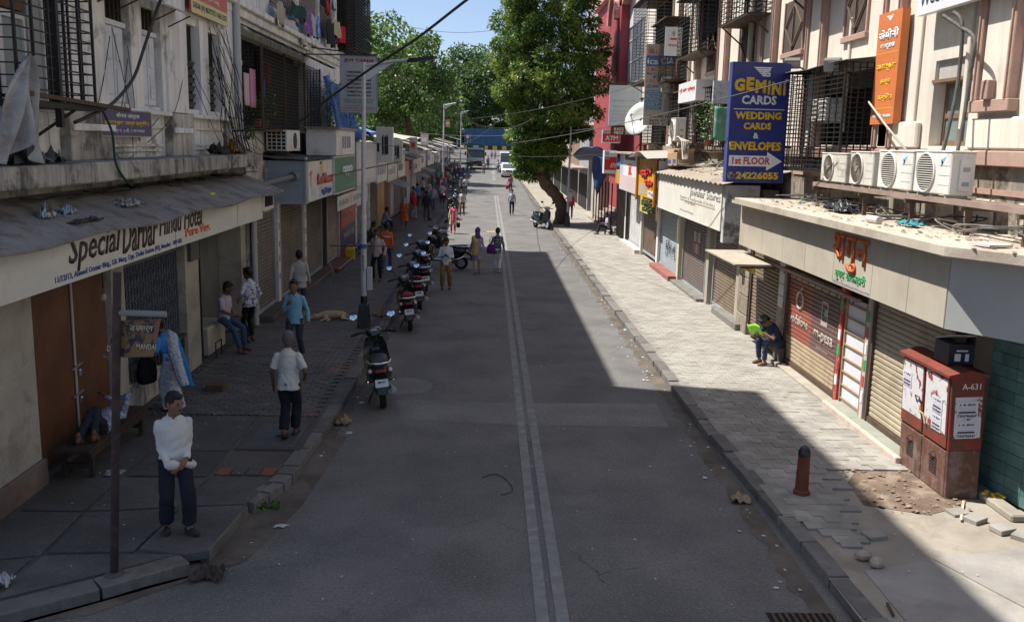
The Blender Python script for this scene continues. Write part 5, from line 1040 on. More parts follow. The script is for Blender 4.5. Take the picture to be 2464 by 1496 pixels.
# flight of steps with black posts, dark gate
st_ = thing('entrance_steps', 'stone entrance steps with thin black posts at the end of the sunlit shops', 'steps', (7, 50, 0))
stn = M('step stone', (.3, .26, .22), .9, .3, 2, 30, .4, dirt=(.3, .15, .11), damt=.5, dsc=1)
for i in range(6): sbox(st_, 'step', stn, 6.1 + .3 * i, 10, 47 + .1 * i, 57, .1 + .17 * i, .27 + .17 * i, .01)
for i in range(7):
    b = MB(); b.cone((6.15, 46.6 + 1.35 * i, .1), (6.15, 46.6 + 1.35 * i, 2.7), .035, n=8); b.obj('post', black_iron, st_)
sbox(st_, 'back_wall', M('brown back wall', (.22, .14, .1), .9, .3), 8.2, 8.5, 46, 58, 0, 3.6); gt = sbox(st_, 'dark_gate', M('brown gate', (.075, .05, .035), .8, .3), 6.4, 6.5, 42.2, 46.3, .15, 2.7)
for i in range(10): sbox(gt, 'gate_bar', black_iron, 6.34, 6.38, 42.3 + .4 * i, 42.36 + .4 * i, .2, 2.6)
sbox(st_, 'amber_panel', P('amber sheet', (.5, .28, .05)), 6.2, 6.3, 42.2, 46, 2.75, 3.4)
cloth('blue_tarpaulin', 'dark blue torn tarpaulin draped over poles beside the tree', 'tarpaulin', lambda u, v: (5.0 + 2.0 * u - .2 * v, 46.5 + 8 * v, 4.4 - .9 * u * (1 - v) - .5 * v + .25 * math.sin(u * 7 + v * 3)), M('navy tarpaulin', (.03, .06, .16), .6, .35, 2))
cloth('blue_tarpaulin', 'torn end of navy tarpaulin hanging down beside the red light box', 'tarpaulin', lambda u, v: (5.05 + 1.1 * u * (1 - .75 * v), 46.2 + .1 * math.sin(u * 6), 4.0 - 2.0 * v * (.35 + .65 * u) + .05 * math.sin(u * 9)), M('navy tarpaulin', (.03, .06, .16), .6, .35, 2))
# ================================================================== STREET END
ft = thing('blue_fence', 'tall blue sheet hoarding closing the far end of the street', 'fence', (-6, 224, zr(222)))
bfm = M('blue hoarding', (.055, .13, .25), .6, .2, .5, 20, .1)
for i in range(26):
    x = -6.2 + i * 1.5; b = MB(); b.box(x, x + 1.46, 224, 224.1, zr(222), zr(222) + 4.9); b.obj('panel', bfm, ft)
    sbox(ft, 'rib', P('fence rib', (.04, .12, .3)), x + .7, x + .8, 223.92, 224, zr(222), zr(222) + 4.9)
bt = thing('median_barrier', 'yellow and black striped concrete barrier before the blue hoarding', 'barrier', (-6, 221.5, zr(221)))
for i in range(30): sbox(bt, 'block', (P('barrier yellow', (.6, .42, .04)), black_t)[i % 2], -6 + i * 1.1, -4.95 + i * 1.1, 221.3, 221.8, zr(221), zr(221) + .95)
ns_ = thing('no_entry_sign', 'round white traffic sign with red ring before the hoarding', 'traffic sign', (-5.3, 222, zr(222))); b = MB(); b.cone((-5.3, 221.9, 5.6), (-5.3, 222, 5.6), .45, n=16); b.obj('disc', white_p, ns_); b = MB(); b.tube([(-5.3 + .4 * math.cos(a), 221.88, 5.6 + .4 * math.sin(a)) for a in [i * PI / 8 for i in range(17)]], .07, 5); b.obj('ring', red_t, ns_); b = MB(); b.cone((-5.3, 222, zr(222)), (-5.3, 222, 5.6), .05, n=6); b.obj('post', grey_m, ns_)
# ---- trees
def leaf_mat(name, a, c, hi):
    mt = bpy.data.materials.new(name); mt.use_nodes = True; t = mt.node_tree; N = t.nodes; L = t.links; b = N['Principled BSDF']
    g = N.new('ShaderNodeNewGeometry'); n = N.new('ShaderNodeTexNoise'); n.inputs['Scale'].default_value = .9; n.inputs['Detail'].default_value = 3; L.new(g.outputs['Position'], n.inputs['Vector'])
    r = N.new('ShaderNodeValToRGB'); r.color_ramp.elements[0].color = (*a, 1); r.color_ramp.elements[0].position = .35; r.color_ramp.elements[1].color = (*hi, 1); r.color_ramp.elements[1].position = .72; e = r.color_ramp.elements.new(.52); e.color = (*c, 1)
    w = N.new('ShaderNodeTexWhiteNoise'); w.noise_dimensions = '3D'; v = N.new('ShaderNodeVectorMath'); v.operation = 'SNAP'; v.inputs[1].default_value = (.25, .25, .25); L.new(g.outputs['Position'], v.inputs[0]); L.new(v.outputs[0], w.inputs['Vector'])
    ad = N.new('ShaderNodeMath'); ad.operation = 'MULTIPLY_ADD'; L.new(w.outputs['Value'], ad.inputs[0]); ad.inputs[1].default_value = .3; L.new(n.outputs['Fac'], ad.inputs[2])
    sb = N.new('ShaderNodeMath'); sb.operation = 'SUBTRACT'; L.new(ad.outputs[0], sb.inputs[0]); sb.inputs[1].default_value = .15; L.new(sb.outputs[0], r.inputs[0])
    L.new(r.outputs[0], b.inputs['Base Color']); b.inputs['Roughness'].default_value = .42; b.inputs['Specular IOR Level'].default_value = .45
    tr = N.new('ShaderNodeBsdfTranslucent'); L.new(r.outputs[0], tr.inputs[0]); mx = N.new('ShaderNodeMixShader'); mx.inputs[0].default_value = .42
    L.new(b.outputs[0], mx.inputs[1]); L.new(tr.outputs[0], mx.inputs[2]); L.new(mx.outputs[0], N['Material Output'].inputs[0]); return mt
def leaf_cloud(clumps, per, ln, wd, rs, droop=.6):
    n = len(clumps) * per; C = np.repeat(np.array([c[:3] for c in clumps]), per, 0); Rr = np.repeat(np.array([c[3] for c in clumps]), per)
    d = rs.normal(size=(n, 3)); d /= np.linalg.norm(d, axis=1)[:, None]; rad = Rr * rs.uniform(.35, 1.08, n) ** .6
    pos = C + d * rad[:, None] * np.array([1, 1, .75])
    ax = d * np.array([1, 1, .4]) + rs.normal(size=(n, 3)) * .6; ax[:, 2] -= droop; ax /= np.linalg.norm(ax, axis=1)[:, None]
    sd = np.cross(ax, rs.normal(size=(n, 3))); sd /= np.linalg.norm(sd, axis=1)[:, None]
    nn = np.cross(ax, sd); l = ln * rs.uniform(.6, 1.25, n)[:, None]; w = wd * rs.uniform(.7, 1.2, n)[:, None]
    v = np.stack([pos, pos + ax * l * .45 + sd * w * .5 + nn * w * .12, pos + ax * l - nn * l * .1, pos + ax * l * .45 - sd * w * .5 + nn * w * .12], 1).reshape(-1, 3)
    me = bpy.data.meshes.new('crown'); me.vertices.add(4 * n); me.vertices.foreach_set('co', v.astype('f').ravel())
    me.loops.add(4 * n); me.loops.foreach_set('vertex_index', np.arange(4 * n, dtype='i')); me.polygons.add(n); me.polygons.foreach_set('loop_start', np.arange(0, 4 * n, 4, dtype='i')); me.polygons.foreach_set('loop_total', np.full(n, 4, 'i')); me.update(); me.validate(); return me
bark = M('bark', (.17, .115, .075), .95, .35, 4, 25, .9, dirt=(.08, .055, .04), damt=.6, dsc=6, dist=.03)
def tree(label, base, trunk, radii, clumps, per, ln, wd, mat, seed, group=None, limbs=14, name='street_tree'):
    rs = np.random.RandomState(seed); t = thing(name, label, 'tree', base, 0, group)
    b = MB(); pts = [Vector(p) for p in trunk]
    fine = []
    fr = []
    for i in range(len(pts) - 1):
        for k in range(6):
            s = k / 6; p0 = pts[max(0, i - 1)]; p1 = pts[i]; p2 = pts[i + 1]; p3 = pts[min(len(pts) - 1, i + 2)]
            fine.append(.5 * ((2 * p1) + (p2 - p0) * s + (2 * p0 - 5 * p1 + 4 * p2 - p3) * s * s + (3 * p1 - p0 - 3 * p2 + p3) * s ** 3)); fr.append(radii[i] * (1 - s) + radii[i + 1] * s)
    fine.append(pts[-1]); fr.append(radii[-1])
    fr = [r * (1 + .08 * math.sin(i * 1.9)) for i, r in enumerate(fr)]
    b.tube(fine, 0, 14, fr); b.obj('trunk', bark, t, smooth=1)
    cl = sorted(clumps, key=lambda c: -c[3]); top = fine[int(len(fine) * .7)]
    for c in cl[:limbs]:
        b = MB(); st = fine[rs.randint(int(len(fine) * .55), len(fine))]; mid = st.lerp(Vector(c[:3]), .5) + Vector((0, 0, -.3)) ; r0 = radii[-1] * .8
        b.tube([st, mid, Vector(c[:3])], 0, 7, [r0, r0 * .6, r0 * .25]); b.obj('limb', bark, t, smooth=1)
    o = bpy.data.objects.new('crown', leaf_cloud(clumps, per, ln, wd, rs)); COL.objects.link(o); o.parent = t; o.data.materials.append(mat); o.location = -Vector(base)
    return t
def crown(c, rx, ry, rz, n, r0, r1, seed, hollow=.45):
    rr = random.Random(seed); out_ = []
    while len(out_) < n:
        p = Vector((rr.gauss(0, 1), rr.gauss(0, 1), rr.gauss(0, 1))).normalized() * (hollow + (1 - hollow) * rr.random() ** .7)
        out_.append((c[0] + p.x * rx, c[1] + p.y * ry, c[2] + p.z * rz, rr.uniform(r0, r1)))
    return out_
lm1 = leaf_mat('mango leaves', (.045, .1, .018), (.125, .22, .034), (.34, .38, .075)); lm2 = leaf_mat('bright leaves', (.055, .115, .025), (.12, .21, .05), (.22, .32, .085)); lm3 = leaf_mat('pale far leaves', (.045, .1, .03), (.1, .18, .05), (.18, .26, .08))
TY = 52.0
def TP(x, y, dy=0): return AY(x, y, TY + dy)
cl = []
rr = random.Random(5)
# outline of the crown followed level by level: (photo y, left x, right x)
lev = [(-90, 1230, 1400), (-40, 1195, 1440), (10, 1190, 1435), (60, 1185, 1440), (110, 1180, 1492), (160, 1182, 1485), (210, 1182, 1468), (260, 1200, 1452), (305, 1215, 1420), (340, 1222, 1375), (372, 1232, 1350), (395, 1245, 1315)]
for (yy, xa, xb) in lev:
    a, c = TP(xa, yy), TP(xb, yy); w = c.x - a.x; dep = w * .48
    for _ in range(int(9 + w * 3.4)):
        th = rr.uniform(0, 2 * PI); k = rr.uniform(.35, 1) ** .6 * .9; cl.append(((a.x + c.x) / 2 + math.cos(th) * w / 2 * k, TY + math.sin(th) * dep * k, a.z + rr.uniform(-.6, .6), rr.uniform(.38, .72)))
bp_ = [G(1348, 540, .1), AY(1352, 500, 51.9), AY(1338, 470, 51.9), AY(1312, 440, 51.9), AY(1300, 400, 51.9), AY(1305, 350, 51.9), AY(1320, 250, 52), AY(1320, 120, 52)]
tree('tall dense street tree with leaning bare trunk on the sunlit pavement', tuple(bp_[0]), bp_, [.42, .34, .32, .34, .34, .28, .2, .1], cl, 270, .23, .085, lm1, 1)
def far_tree(label, x, y, zc, rx, rz, n, per, ln, mat, seed, ht=None):
    z0 = zr(min(y, 220)); c = crown((x, y, zc), rx, rx * .9, rz, n, rx * .16, rx * .3, seed)
    tree(label, (x, y, z0), [(x, y, z0), (x + .3, y, z0 + (zc - z0) * .4), (x - .2, y, zc - rz * .3), (x, y, zc + rz * .3)], [.5, .4, .3, .15], c, per, ln, ln * .55, mat, seed, 'large trees beyond the low shops', name='shade_tree')
far_tree('broad bright green tree rising behind the first low shops', -15.5, 88, 12.2, 8.0, 5.6, 90, 150, .5, lm2, 21)
far_tree('bright green tree between the white block and the card sign', -21, 84, 9.5, 6.5, 6.5, 70, 130, .5, lm2, 22)
far_tree('rounded green tree standing beside the second lamp post', -8.8, 100, 10.5, 4.8, 5.2, 70, 130, .45, lm2, 23)
far_tree('pale feathery tree behind the blue hoarding', -3.5, 236, 19, 10, 9, 90, 120, .9, lm3, 24)
far_tree('dark green tree low behind the lamp posts', -11, 150, 10, 7, 6, 70, 120, .7, lm2, 25)
far_tree('large far tree behind the hoarding next to the feathery one', -22, 232, 17, 11, 10, 80, 110, .9, lm2, 26)
far_tree('far tree behind the hoarding hidden partly by the street tree', 12, 238, 13, 10, 9, 70, 110, .9, lm2, 27)
far_tree('tall tree behind the white block', -34, 120, 16, 9, 8, 60, 110, .7, lm2, 28)
far_tree('low dark tree beside the truck', -9.5, 125, 7.5, 4.5, 3.6, 60, 120, .5, lm2, 29)
far_tree('low broad tree filling the gap above the hoarding', -9, 245, 9, 9, 6, 60, 110, .9, lm2, 31)
far_tree('low dark tree behind the hoarding near the street tree', 3.5, 248, 8.5, 8, 5.5, 60, 110, .9, lm2, 32)
far_tree('bushy tree behind the low shops beyond the bright ones', -16, 170, 8, 8, 6, 60, 110, .8, lm2, 33)
far_tree('bushy tree far behind the low shops', -27, 200, 9, 10, 7, 60, 110, .9, lm2, 34)
# ================================================================== PEOPLE
JOBS = []
SKIN = [M('skin %d' % i, c, .55, .12, 6, 60, .05, spec=.35) for i, c in enumerate(((.22, .115, .07), (.27, .15, .095), (.15, .074, .046)))]
HAIR = M('black hair', (.012, .01, .01), .5, .3, 20, 90, .4); GHAIR = M('grey hair', (.12, .115, .11), .6, .4, 20, 90, .4)
def CL(col, pat=None, dsc=12, thr=.52):                  # cloth; pat = colour of an irregular print
    nm = 'cloth %.3f %.3f %.3f %s' % (*col, pat)
    return M(nm, col, .9, .14, 3, 12, .35, dist=.03, spec=.15, dirt=pat, damt=.95 if pat else 0, dsc=dsc, thr=thr, soft=.04)
SHOE = M('worn shoe', (.04, .03, .025), .6); SANDAL = M('sandal', (.07, .04, .03), .7)
def ik(a, t, l1, l2, pole):
    a, t = Vector(a), Vector(t); d = t - a; L = min(d.length, (l1 + l2) * .999); u = d.normalized(); t2 = a + u * L
    x = (l1 * l1 - l2 * l2 + L * L) / (2 * L); h = math.sqrt(max(0, l1 * l1 - x * x)); p = Vector(pole); p = (p - u * p.dot(u)).normalized()
    return a + u * x + p * h, t2
def ering(c, rx, ry, rot, n=18): return [c + rot @ Vector((rx * math.cos(2 * PI * j / n), ry * math.sin(2 * PI * j / n), 0)) for j in range(n)]
STAND = dict(LH=(-.25, .02, .80), RH=(.25, .02, .80), LF=(-.10, -.01, .085), RF=(.10, .03, .085))
def walk(s=1, w=.24): return dict(LH=(-.25, .16 * s, .83), RH=(.25, -.14 * s, .82), LF=(-.085, -w * s - .03, .12 if s > 0 else .085), RF=(.085, w * s, .085 if s > 0 else .12), lean=.05)
def person(label, loc, rotz, pose, h=1.66, shirt=(.6, .6, .6), pants=(.03, .03, .04), skin=0, hair='short', vox=.02, sleeve='long', hem=-.10, fat=1., woman=False, shoe=SANDAL,
           pat=None, patd=12, extra=(), collar=True, grp=None, mous=False, pantpat=None, bare_feet=False, looseleg=0.):
    t_ = dict(STAND); t_.update(pose); k = h / 1.7
    B = MB(); labs = ['skin', 'hair', 'shirt', 'pants', 'shoe', 'white', 'x1', 'x2', 'x3']; LI = {n: i for i, n in enumerate(labs)}
    def lab(n): B.cm = LI[n]
    pel = Vector(t_.get('pel', (0, 0, .94))); lean = t_.get('lean', 0.03); side = t_.get('side', 0.); tw = t_.get('twist', 0.)
    T = Matrix.Rotation(t_.get('yaw', 0.), 3, 'Z') @ Matrix.Rotation(side, 3, 'Y') @ Matrix.Rotation(-lean, 3, 'X')
    S = T @ Matrix.Rotation(tw, 3, 'Z'); hip = Matrix.Rotation(t_.get('hyaw', t_.get('yaw', 0.)), 3, 'Z') @ Matrix.Rotation(-t_.get('hlean', 0), 3, 'X')
    def sp(z, y=0., x=0.): return pel + T @ Vector((x, y, z))
    wm = .93 if woman else 1.
    # torso
    lab('shirt'); rg_ = [(hem, .168 * wm, .118 * fat, -.0), (-.02, .168 * wm, .12 * fat, 0), (.10, .152 * wm, .108 * fat, .0 + .01 * fat), (.22, .165 * wm, .115 * (.5 + .5 * fat), .005), (.33, .172 * wm, .11, 0), (.40, .152 * wm, .088, -.01), (.445, .105 * wm, .062, -.015), (.475, .055, .05, -.012)]
    if hem < -.03 and not woman: rg_[0] = (hem, .178, .13 * fat, 0)
    B.loft([ering(sp(z, yo), a, c, T if i < 3 else S) for i, (z, a, c, yo) in enumerate(rg_)])
    # pelvis
    lab('pants'); B.ell(pel + T @ Vector((0, -.012, -.06)), .155 * wm, .115 * fat, .12, T)
    J = {}
    # legs
    for s, nm in ((-1, 'L'), (1, 'R')):
        hp = pel + hip @ Vector((s * .088, 0, -.04)); pole = Vector(t_.get(nm + 'K', (s * .1, 1, .15))); kn, an = ik(hp, t_[nm + 'F'], .43, .42, pole)
        J[nm + 'hip'], J[nm + 'knee'], J[nm + 'ank'] = hp, kn, an
        lab('pants'); q = looseleg
        B.cone(hp, kn, .088 + q * .5, .064 + q, 14); B.ell(kn, .064 + q, .064 + q, .066 + q, n=12, k=6); lo = an + (kn - an).normalized() * .05
        B.cone(kn, lo, .063 + q, .054 + q * 1.4, 14)
        lab('skin'); B.cone(kn, an, .045, .036, 10); B.ell(an + Vector((0, 0, -.02)), .036, .042, .045)
        fy = t_.get(nm + 'T', 0.); fw = Matrix.Rotation(fy, 3, 'Z') @ Vector((0, 1, 0)); fp = t_.get(nm + 'P', 0.); fd = (fw * math.cos(fp) + Vector((0, 0, -1)) * math.sin(fp)).normalized()
        up = Vector((0, 0, 1)) if abs(fd.z) < .8 else Vector((0, -1, 0)); rgt = fd.cross(up).normalized(); up = rgt.cross(fd); Rf = Matrix((rgt, fd, up)).transposed()
        lab('skin' if (shoe is SANDAL) else 'shoe'); heel = an + up * -.045
        B.ell(heel + fd * .055, .043, .125, .035, Rf); B.ell(heel + fd * -.035, .036, .05, .042, Rf); B.ell(heel + fd * .13, .045, .05, .022, Rf)
        lab('shoe'); B.ell(heel + fd * .055 - up * .03, .048, .135, .014, Rf); B.ell(heel + fd * .08 + up * .012, .046, .022, .028, Rf)
    # arms
    for s, nm in ((-1, 'L'), (1, 'R')):
        sh = sp(.392) + S @ Vector((s * .158 * wm, -.008, 0)); pole = Vector(t_.get(nm + 'E', (s * .5, -.8, -.1))); el, wr_ = ik(sh, t_[nm + 'H'], .285, .255, pole); J[nm + 'sh'], J[nm + 'el'], J[nm + 'wr'] = sh, el, wr_
        lab('shirt'); B.ell(sh + Vector((0, 0, -.012)), .051, .054, .054, n=12, k=6)
        if sleeve == 'long':
            B.cone(sh, el, .053, .045, 12); B.ell(el, .045, .045, .045, n=12, k=6); cu = el.lerp(wr_, .93); B.cone(el, cu, .045, .036, 12)
        else: B.cone(sh, sh.lerp(el, .82), .057, .062, 12)
        lab('skin'); B.cone(sh, el, .04, .036, 10); B.ell(el, .037, .037, .037, n=10, k=6); B.cone(el, wr_, .036, .026, 10)
        # hand: palm, four fingers of unequal length, thumb off the side
        fd = t_.get(nm + 'D'); fd = Vector(fd).normalized() if fd else (wr_ - el).normalized(); inn = Vector(t_.get(nm + 'N', (-s, .15, 0))); inn = (inn - fd * inn.dot(fd)).normalized(); sd = fd.cross(inn).normalized()
        if sd.y < 0: sd = -sd                               # the thumb side looks forward
        Rh = Matrix((sd, inn, fd)).transposed(); B.ell(wr_ + fd * .045, .037, .018, .058, Rh)
        cr = t_.get(nm + 'C', .5)
        for i, (o_, l_) in enumerate(((.028, .072), (.0095, .082), (-.0095, .076), (-.027, .06))):
            a = wr_ + fd * .085 + sd * o_; d1 = (fd + inn * cr * .6).normalized(); d2 = (fd * (1 - cr) + inn * cr * 1.6).normalized(); m_ = a + d1 * l_ * .5
            B.cone(a - fd * .02, m_, .0098, .009, 7); B.cone(m_, m_ + d2 * l_ * .5, .0092, .0075, 7)
        a = wr_ + fd * .025 + sd * .03; B.cone(a, a + (sd * .6 + fd * .8 + inn * .3).normalized() * .04, .0125, .011, 7); a = a + (sd * .6 + fd * .8 + inn * .3).normalized() * .038; B.cone(a, a + (fd * .9 + inn * .5).normalized() * .032, .011, .009, 7)
    # neck and head
    hy, hp_ = t_.get('head', (0., 0.)); Hd = S @ Matrix.Rotation(hy, 3, 'Z') @ Matrix.Rotation(-hp_, 3, 'X'); nb = sp(.455, -.005); hc = nb + S @ Vector((0, .012, .06)) + Hd @ Vector((0, .018, .105)); J['head'] = hc; J['Hd'] = Hd
    hc = hc + S @ Vector((0, 0, .008)); Hd = Hd * 1.12
    def hd(x, y, z): return hc + Hd @ Vector((x, y, z))
    lab('skin'); B.cone(nb - S @ Vector((0, 0, .02)), hd(0, -.02, -.05), .056, .05, 12); B.ell(hc, .074, .092, .112, Hd, 16, 12); B.ell(hd(0, .024, -.06), .052, .06, .056, Hd)
    B.cone(hd(0, .09, .014), hd(0, .108, -.028), .009, .016, 7); B.ell(hd(0, .082, -.062), .024, .014, .009, Hd); B.ell(hd(0, .062, -.098), .026, .02, .018, Hd)
    for s in (-1, 1):
        B.ell(hd(s * .077, -.008, -.008), .011, .02, .032, Hd, 8, 6); lab('hair'); B.ell(hd(s * .031, .0865, .028), .017, .005, .0035, Hd, 8, 4); B.ell(hd(s * .03, .0845, .008), .008, .005, .0045, Hd, 8, 4); lab('skin')
    lab('hair')
    if mous: B.ell(hd(0, .098, -.045), .026, .01, .0085, Hd, 8, 4)
    if hair != 'none':
        B.ell(hd(0, -.02, .03), .083, .094, .102, Hd, 16, 10); B.ell(hd(0, .045, .088), .06, .04, .026, Hd); B.ell(hd(0, -.062, -.02), .062, .038, .06, Hd)
    if hair == 'bun': B.ell(hd(0, -.12, .0), .045, .04, .045, Hd)
    if hair == 'braid': B.cone(hd(0, -.1, .02), sp(.2, -.14), .035, .016, 8); B.ell(hd(0, -.1, .01), .045, .04, .06, Hd)
    if collar and not woman:
        lab('shirt'); cr_ = []
        for s in (-1, 1): B.cone(nb + S @ Vector((s * .05, -.035, .03)), nb + S @ Vector((s * .028, .055, -.012)), .014, .016, 6); B.cone(nb + S @ Vector((s * .028, .06, -.01)), nb + S @ Vector((s * .055, .075, -.05)), .016, .008, 6)
        B.cone(nb + S @ Vector((-.05, -.04, .032)), nb + S @ Vector((.05, -.04, .032)), .015, .015, 6)
        B.cone(sp(.42, .086), sp(hem + .05, .118 * fat), .007, .007, 5)
    mats = {'skin': SKIN[skin], 'hair': GHAIR if hair == 'grey' else HAIR, 'shirt': CL(shirt, pat, patd), 'pants': CL(pants, pantpat, 9), 'shoe': shoe, 'white': CL((.6, .58, .54)), 'x1': None, 'x2': None, 'x3': None}
    for e in extra:
        kd = e[0]; slot = e[1]; lab(slot); mats[slot] = e[2]
        if kd == 'skirt':                                  # ('skirt', slot, mat, hem z, half width, half depth)
            zb, w_, d_ = e[3:6]; mk = (J['Lknee'] + J['Rknee']) / 2; ma = (J['Lank'] + J['Rank']) / 2
            def axis(z): return mk.lerp(ma, max(0, min(1, (mk.z - z) / max(.05, mk.z - ma.z)))) if z < mk.z else pel.lerp(mk, max(0, (pel.z - z) / max(.05, pel.z - mk.z)))
            rr_ = []
            for i in range(7):
                z = pel.z + .1 + (zb - pel.z - .1) * i / 6; c = axis(z); c = Vector((c.x, c.y, z)); w2 = .155 * wm + (w_ - .155 * wm) * (i / 6) ** .8; d2 = .115 + (d_ - .115) * (i / 6) ** .8
                rr_.append([c + Vector(((w2 + .012 * math.sin(5 * a)) * math.cos(a), (d2 + .012 * math.sin(5 * a)) * math.sin(a), 0)) for a in [2 * PI * j / 22 for j in range(22)]])
            B.loft(rr_)
        elif kd == 'band':                                 # ('band', slot, mat, [body points], [radii]) thick cloth strip
            pts = [sp(p[2], p[1], p[0]) for p in e[3]]; B.tube(pts, 0, 8, e[4])
        elif kd == 'hood': B.ell(hd(0, -.02, .02), .096, .1, .122, Hd); B.ell(sp(.42, -.03), .14, .1, .08, S); B.cone(hd(0, -.04, -.05), sp(.4, -.05), .09, .12, 12)
        elif kd == 'cap': B.ell(hd(0, -.01, .05), .087, .1, .08, Hd); B.ell(hd(0, .09, .055), .06, .05, .01, Hd)
        elif kd == 'mask': B.ell(hd(0, .06, -.055), .054, .05, .042, Hd)
        elif kd == 'blob': B.ell(Vector(e[3]), *e[4])
    JOBS.append(dict(mb=B, k=k, loc=loc, rotz=rotz, vox=vox, mats=[mats[n] or SHOE for n in labs], label=label, group=grp, name='person', cat='person', cloth=[2, 3, 6, 7, 8], labs=LI)); return J, k
def flush_people():
    tmp = []
    for j in JOBS:
        B = j['mb']; k = j['k']; v = np.array(B.v) * k
        me = bpy.data.meshes.new('tmp'); me.from_pydata(v.tolist(), [], B.f); bm = bmesh.new(); bm.from_mesh(me); bmesh.ops.recalc_face_normals(bm, faces=bm.faces); bm.to_mesh(me); bm.free()
        o = bpy.data.objects.new('tmp', me); COL.objects.link(o); md = o.modifiers.new('r', 'REMESH'); md.mode = 'VOXEL'; md.voxel_size = j['vox']; md = o.modifiers.new('s', 'SMOOTH'); md.factor = .5; md.iterations = 2; tmp.append(o); j['v'] = v
    dg = bpy.context.evaluated_depsgraph_get()
    from mathutils import noise
    for j, o in zip(JOBS, tmp):
        me = bpy.data.meshes.new_from_object(o.evaluated_get(dg)); bpy.data.objects.remove(o)
        B = j['mb']; tree_ = BVHTree.FromPolygons([tuple(p) for p in j['v']], B.f); n = len(me.polygons); idx = np.zeros(n, 'i'); cen = np.empty(n * 3, 'f'); me.polygons.foreach_get('center', cen)
        for i, c in enumerate(cen.reshape(-1, 3)):
            r = tree_.find_nearest(c); idx[i] = B.m[r[2]] if r[2] is not None else 0
        me.materials.clear(); [me.materials.append(x) for x in j['mats']]
        me.polygons.foreach_set('material_index', idx); me.polygons.foreach_set('use_smooth', [True] * n)
        if j['vox'] < .017:                                # soft folds in the cloth
            cm = np.isin(idx, j['cloth']); nv = len(me.vertices); co = np.empty(nv * 3, 'f'); me.vertices.foreach_get('co', co); co = co.reshape(-1, 3); no = np.empty(nv * 3, 'f'); me.vertex_normals.foreach_get('vector', no); no = no.reshape(-1, 3)
            ls_ = np.empty(n, 'i'); lt_ = np.empty(n, 'i'); me.polygons.foreach_get('loop_start', ls_); me.polygons.foreach_get('loop_total', lt_); lv = np.empty(len(me.loops), 'i'); me.loops.foreach_get('vertex_index', lv)
            mask = np.zeros(nv, bool); mask[lv[np.repeat(cm, lt_)]] = True; o3 = j['loc'][1]
            for vi in np.nonzero(mask)[0]:
                x, y, z = co[vi]; f = noise.noise((x * 8 + o3, y * 8, z * 5)) * .011 + (abs(noise.noise((x * 7 + o3, y * 7 + 3, z * 9 + x * 6))) - .22) * .016; co[vi] += no[vi] * f
            me.vertices.foreach_set('co', co.ravel())
        me.update(); me.name = j['name']
        ob = bpy.data.objects.new(j['name'], me); COL.objects.link(ob); ob.location = j['loc']; ob.rotation_euler = (0, 0, j['rotz']); tag(ob, j['label'], j['cat'], j['group'])
    JOBS.clear()
def gp(x, y, z=.13): p = G(x, y, z); return (p.x, p.y, z + zr(p.y))
def wpt(loc, rotz, p, k=1.): return Vector(loc) + Matrix.Rotation(rotz, 3, 'Z') @ (Vector(p) * k)
D = math.radians
# rotz 0 faces away from us (+Y); 180 faces us
NEAR = .0095
# man in the white shirt holding a folded cloth
L0 = gp(428, 1278, .15)
person('man in loose white shirt and dark trousers holding a folded cloth by the kerb', L0, D(205), dict(LF=(-.12, .10, .085), RF=(.11, -.06, .085), LT=.5, RT=-.2, LH=(-.10, .19, .93), RH=(.10, .2, .90), LD=(.5, .4, -.6), RD=(-.5, .4, -.6), head=(D(35), .15), LE=(-.25, -1, -.1), RE=(.25, -1, -.1), LN=(0, -1, 0), RN=(0, -1, 0), LC=.7, RC=.7), 1.66, (.6, .59, .56), (.022, .025, .035), 0, 'short', NEAR, hem=-.13, fat=1.08, mous=True, looseleg=.02, shoe=SHOE,
       extra=[('blob', 'white', CL((.6, .58, .54)), (.06, .23, .9), (.085, .045, .055)), ('band', 'x2', CL((.55, .53, .5)), [(-.17, .0, -.1), (-.19, .1, -.12), (-.08, .17, -.06)], [.03, .04, .035])])
# man in a light blue shirt
Lb = gp(712, 868)
person('man in light blue shirt with one hand raised walking on the shaded pavement', Lb, D(172), dict(walk(1, .16), RH=(.06, .24, 1.22), RD=(-.4, .2, .6), RN=(-.2, -.9, 0), RC=.9, LH=(-.27, -.02, .82), head=(.05, .05)), 1.68, (.20, .44, .56), (.05, .055, .07), 0, 'short', NEAR, hem=-.14, mous=False)
# grey haired man seen from behind
Lw = gp(697, 1052)
person('grey haired man in white short sleeved shirt seen from behind', Lw, D(-6), dict(LF=(-.04, -.16, .13), RF=(.05, .12, .085), LP=.35, LH=(-.26, .04, .82), RH=(.22, .14, .95), head=(.1, 0)), 1.64, (.57, .55, .5), (.02, .02, .027), 2, 'grey', NEAR, 'short', hem=-.15, fat=1.15, shoe=SHOE, looseleg=.015)
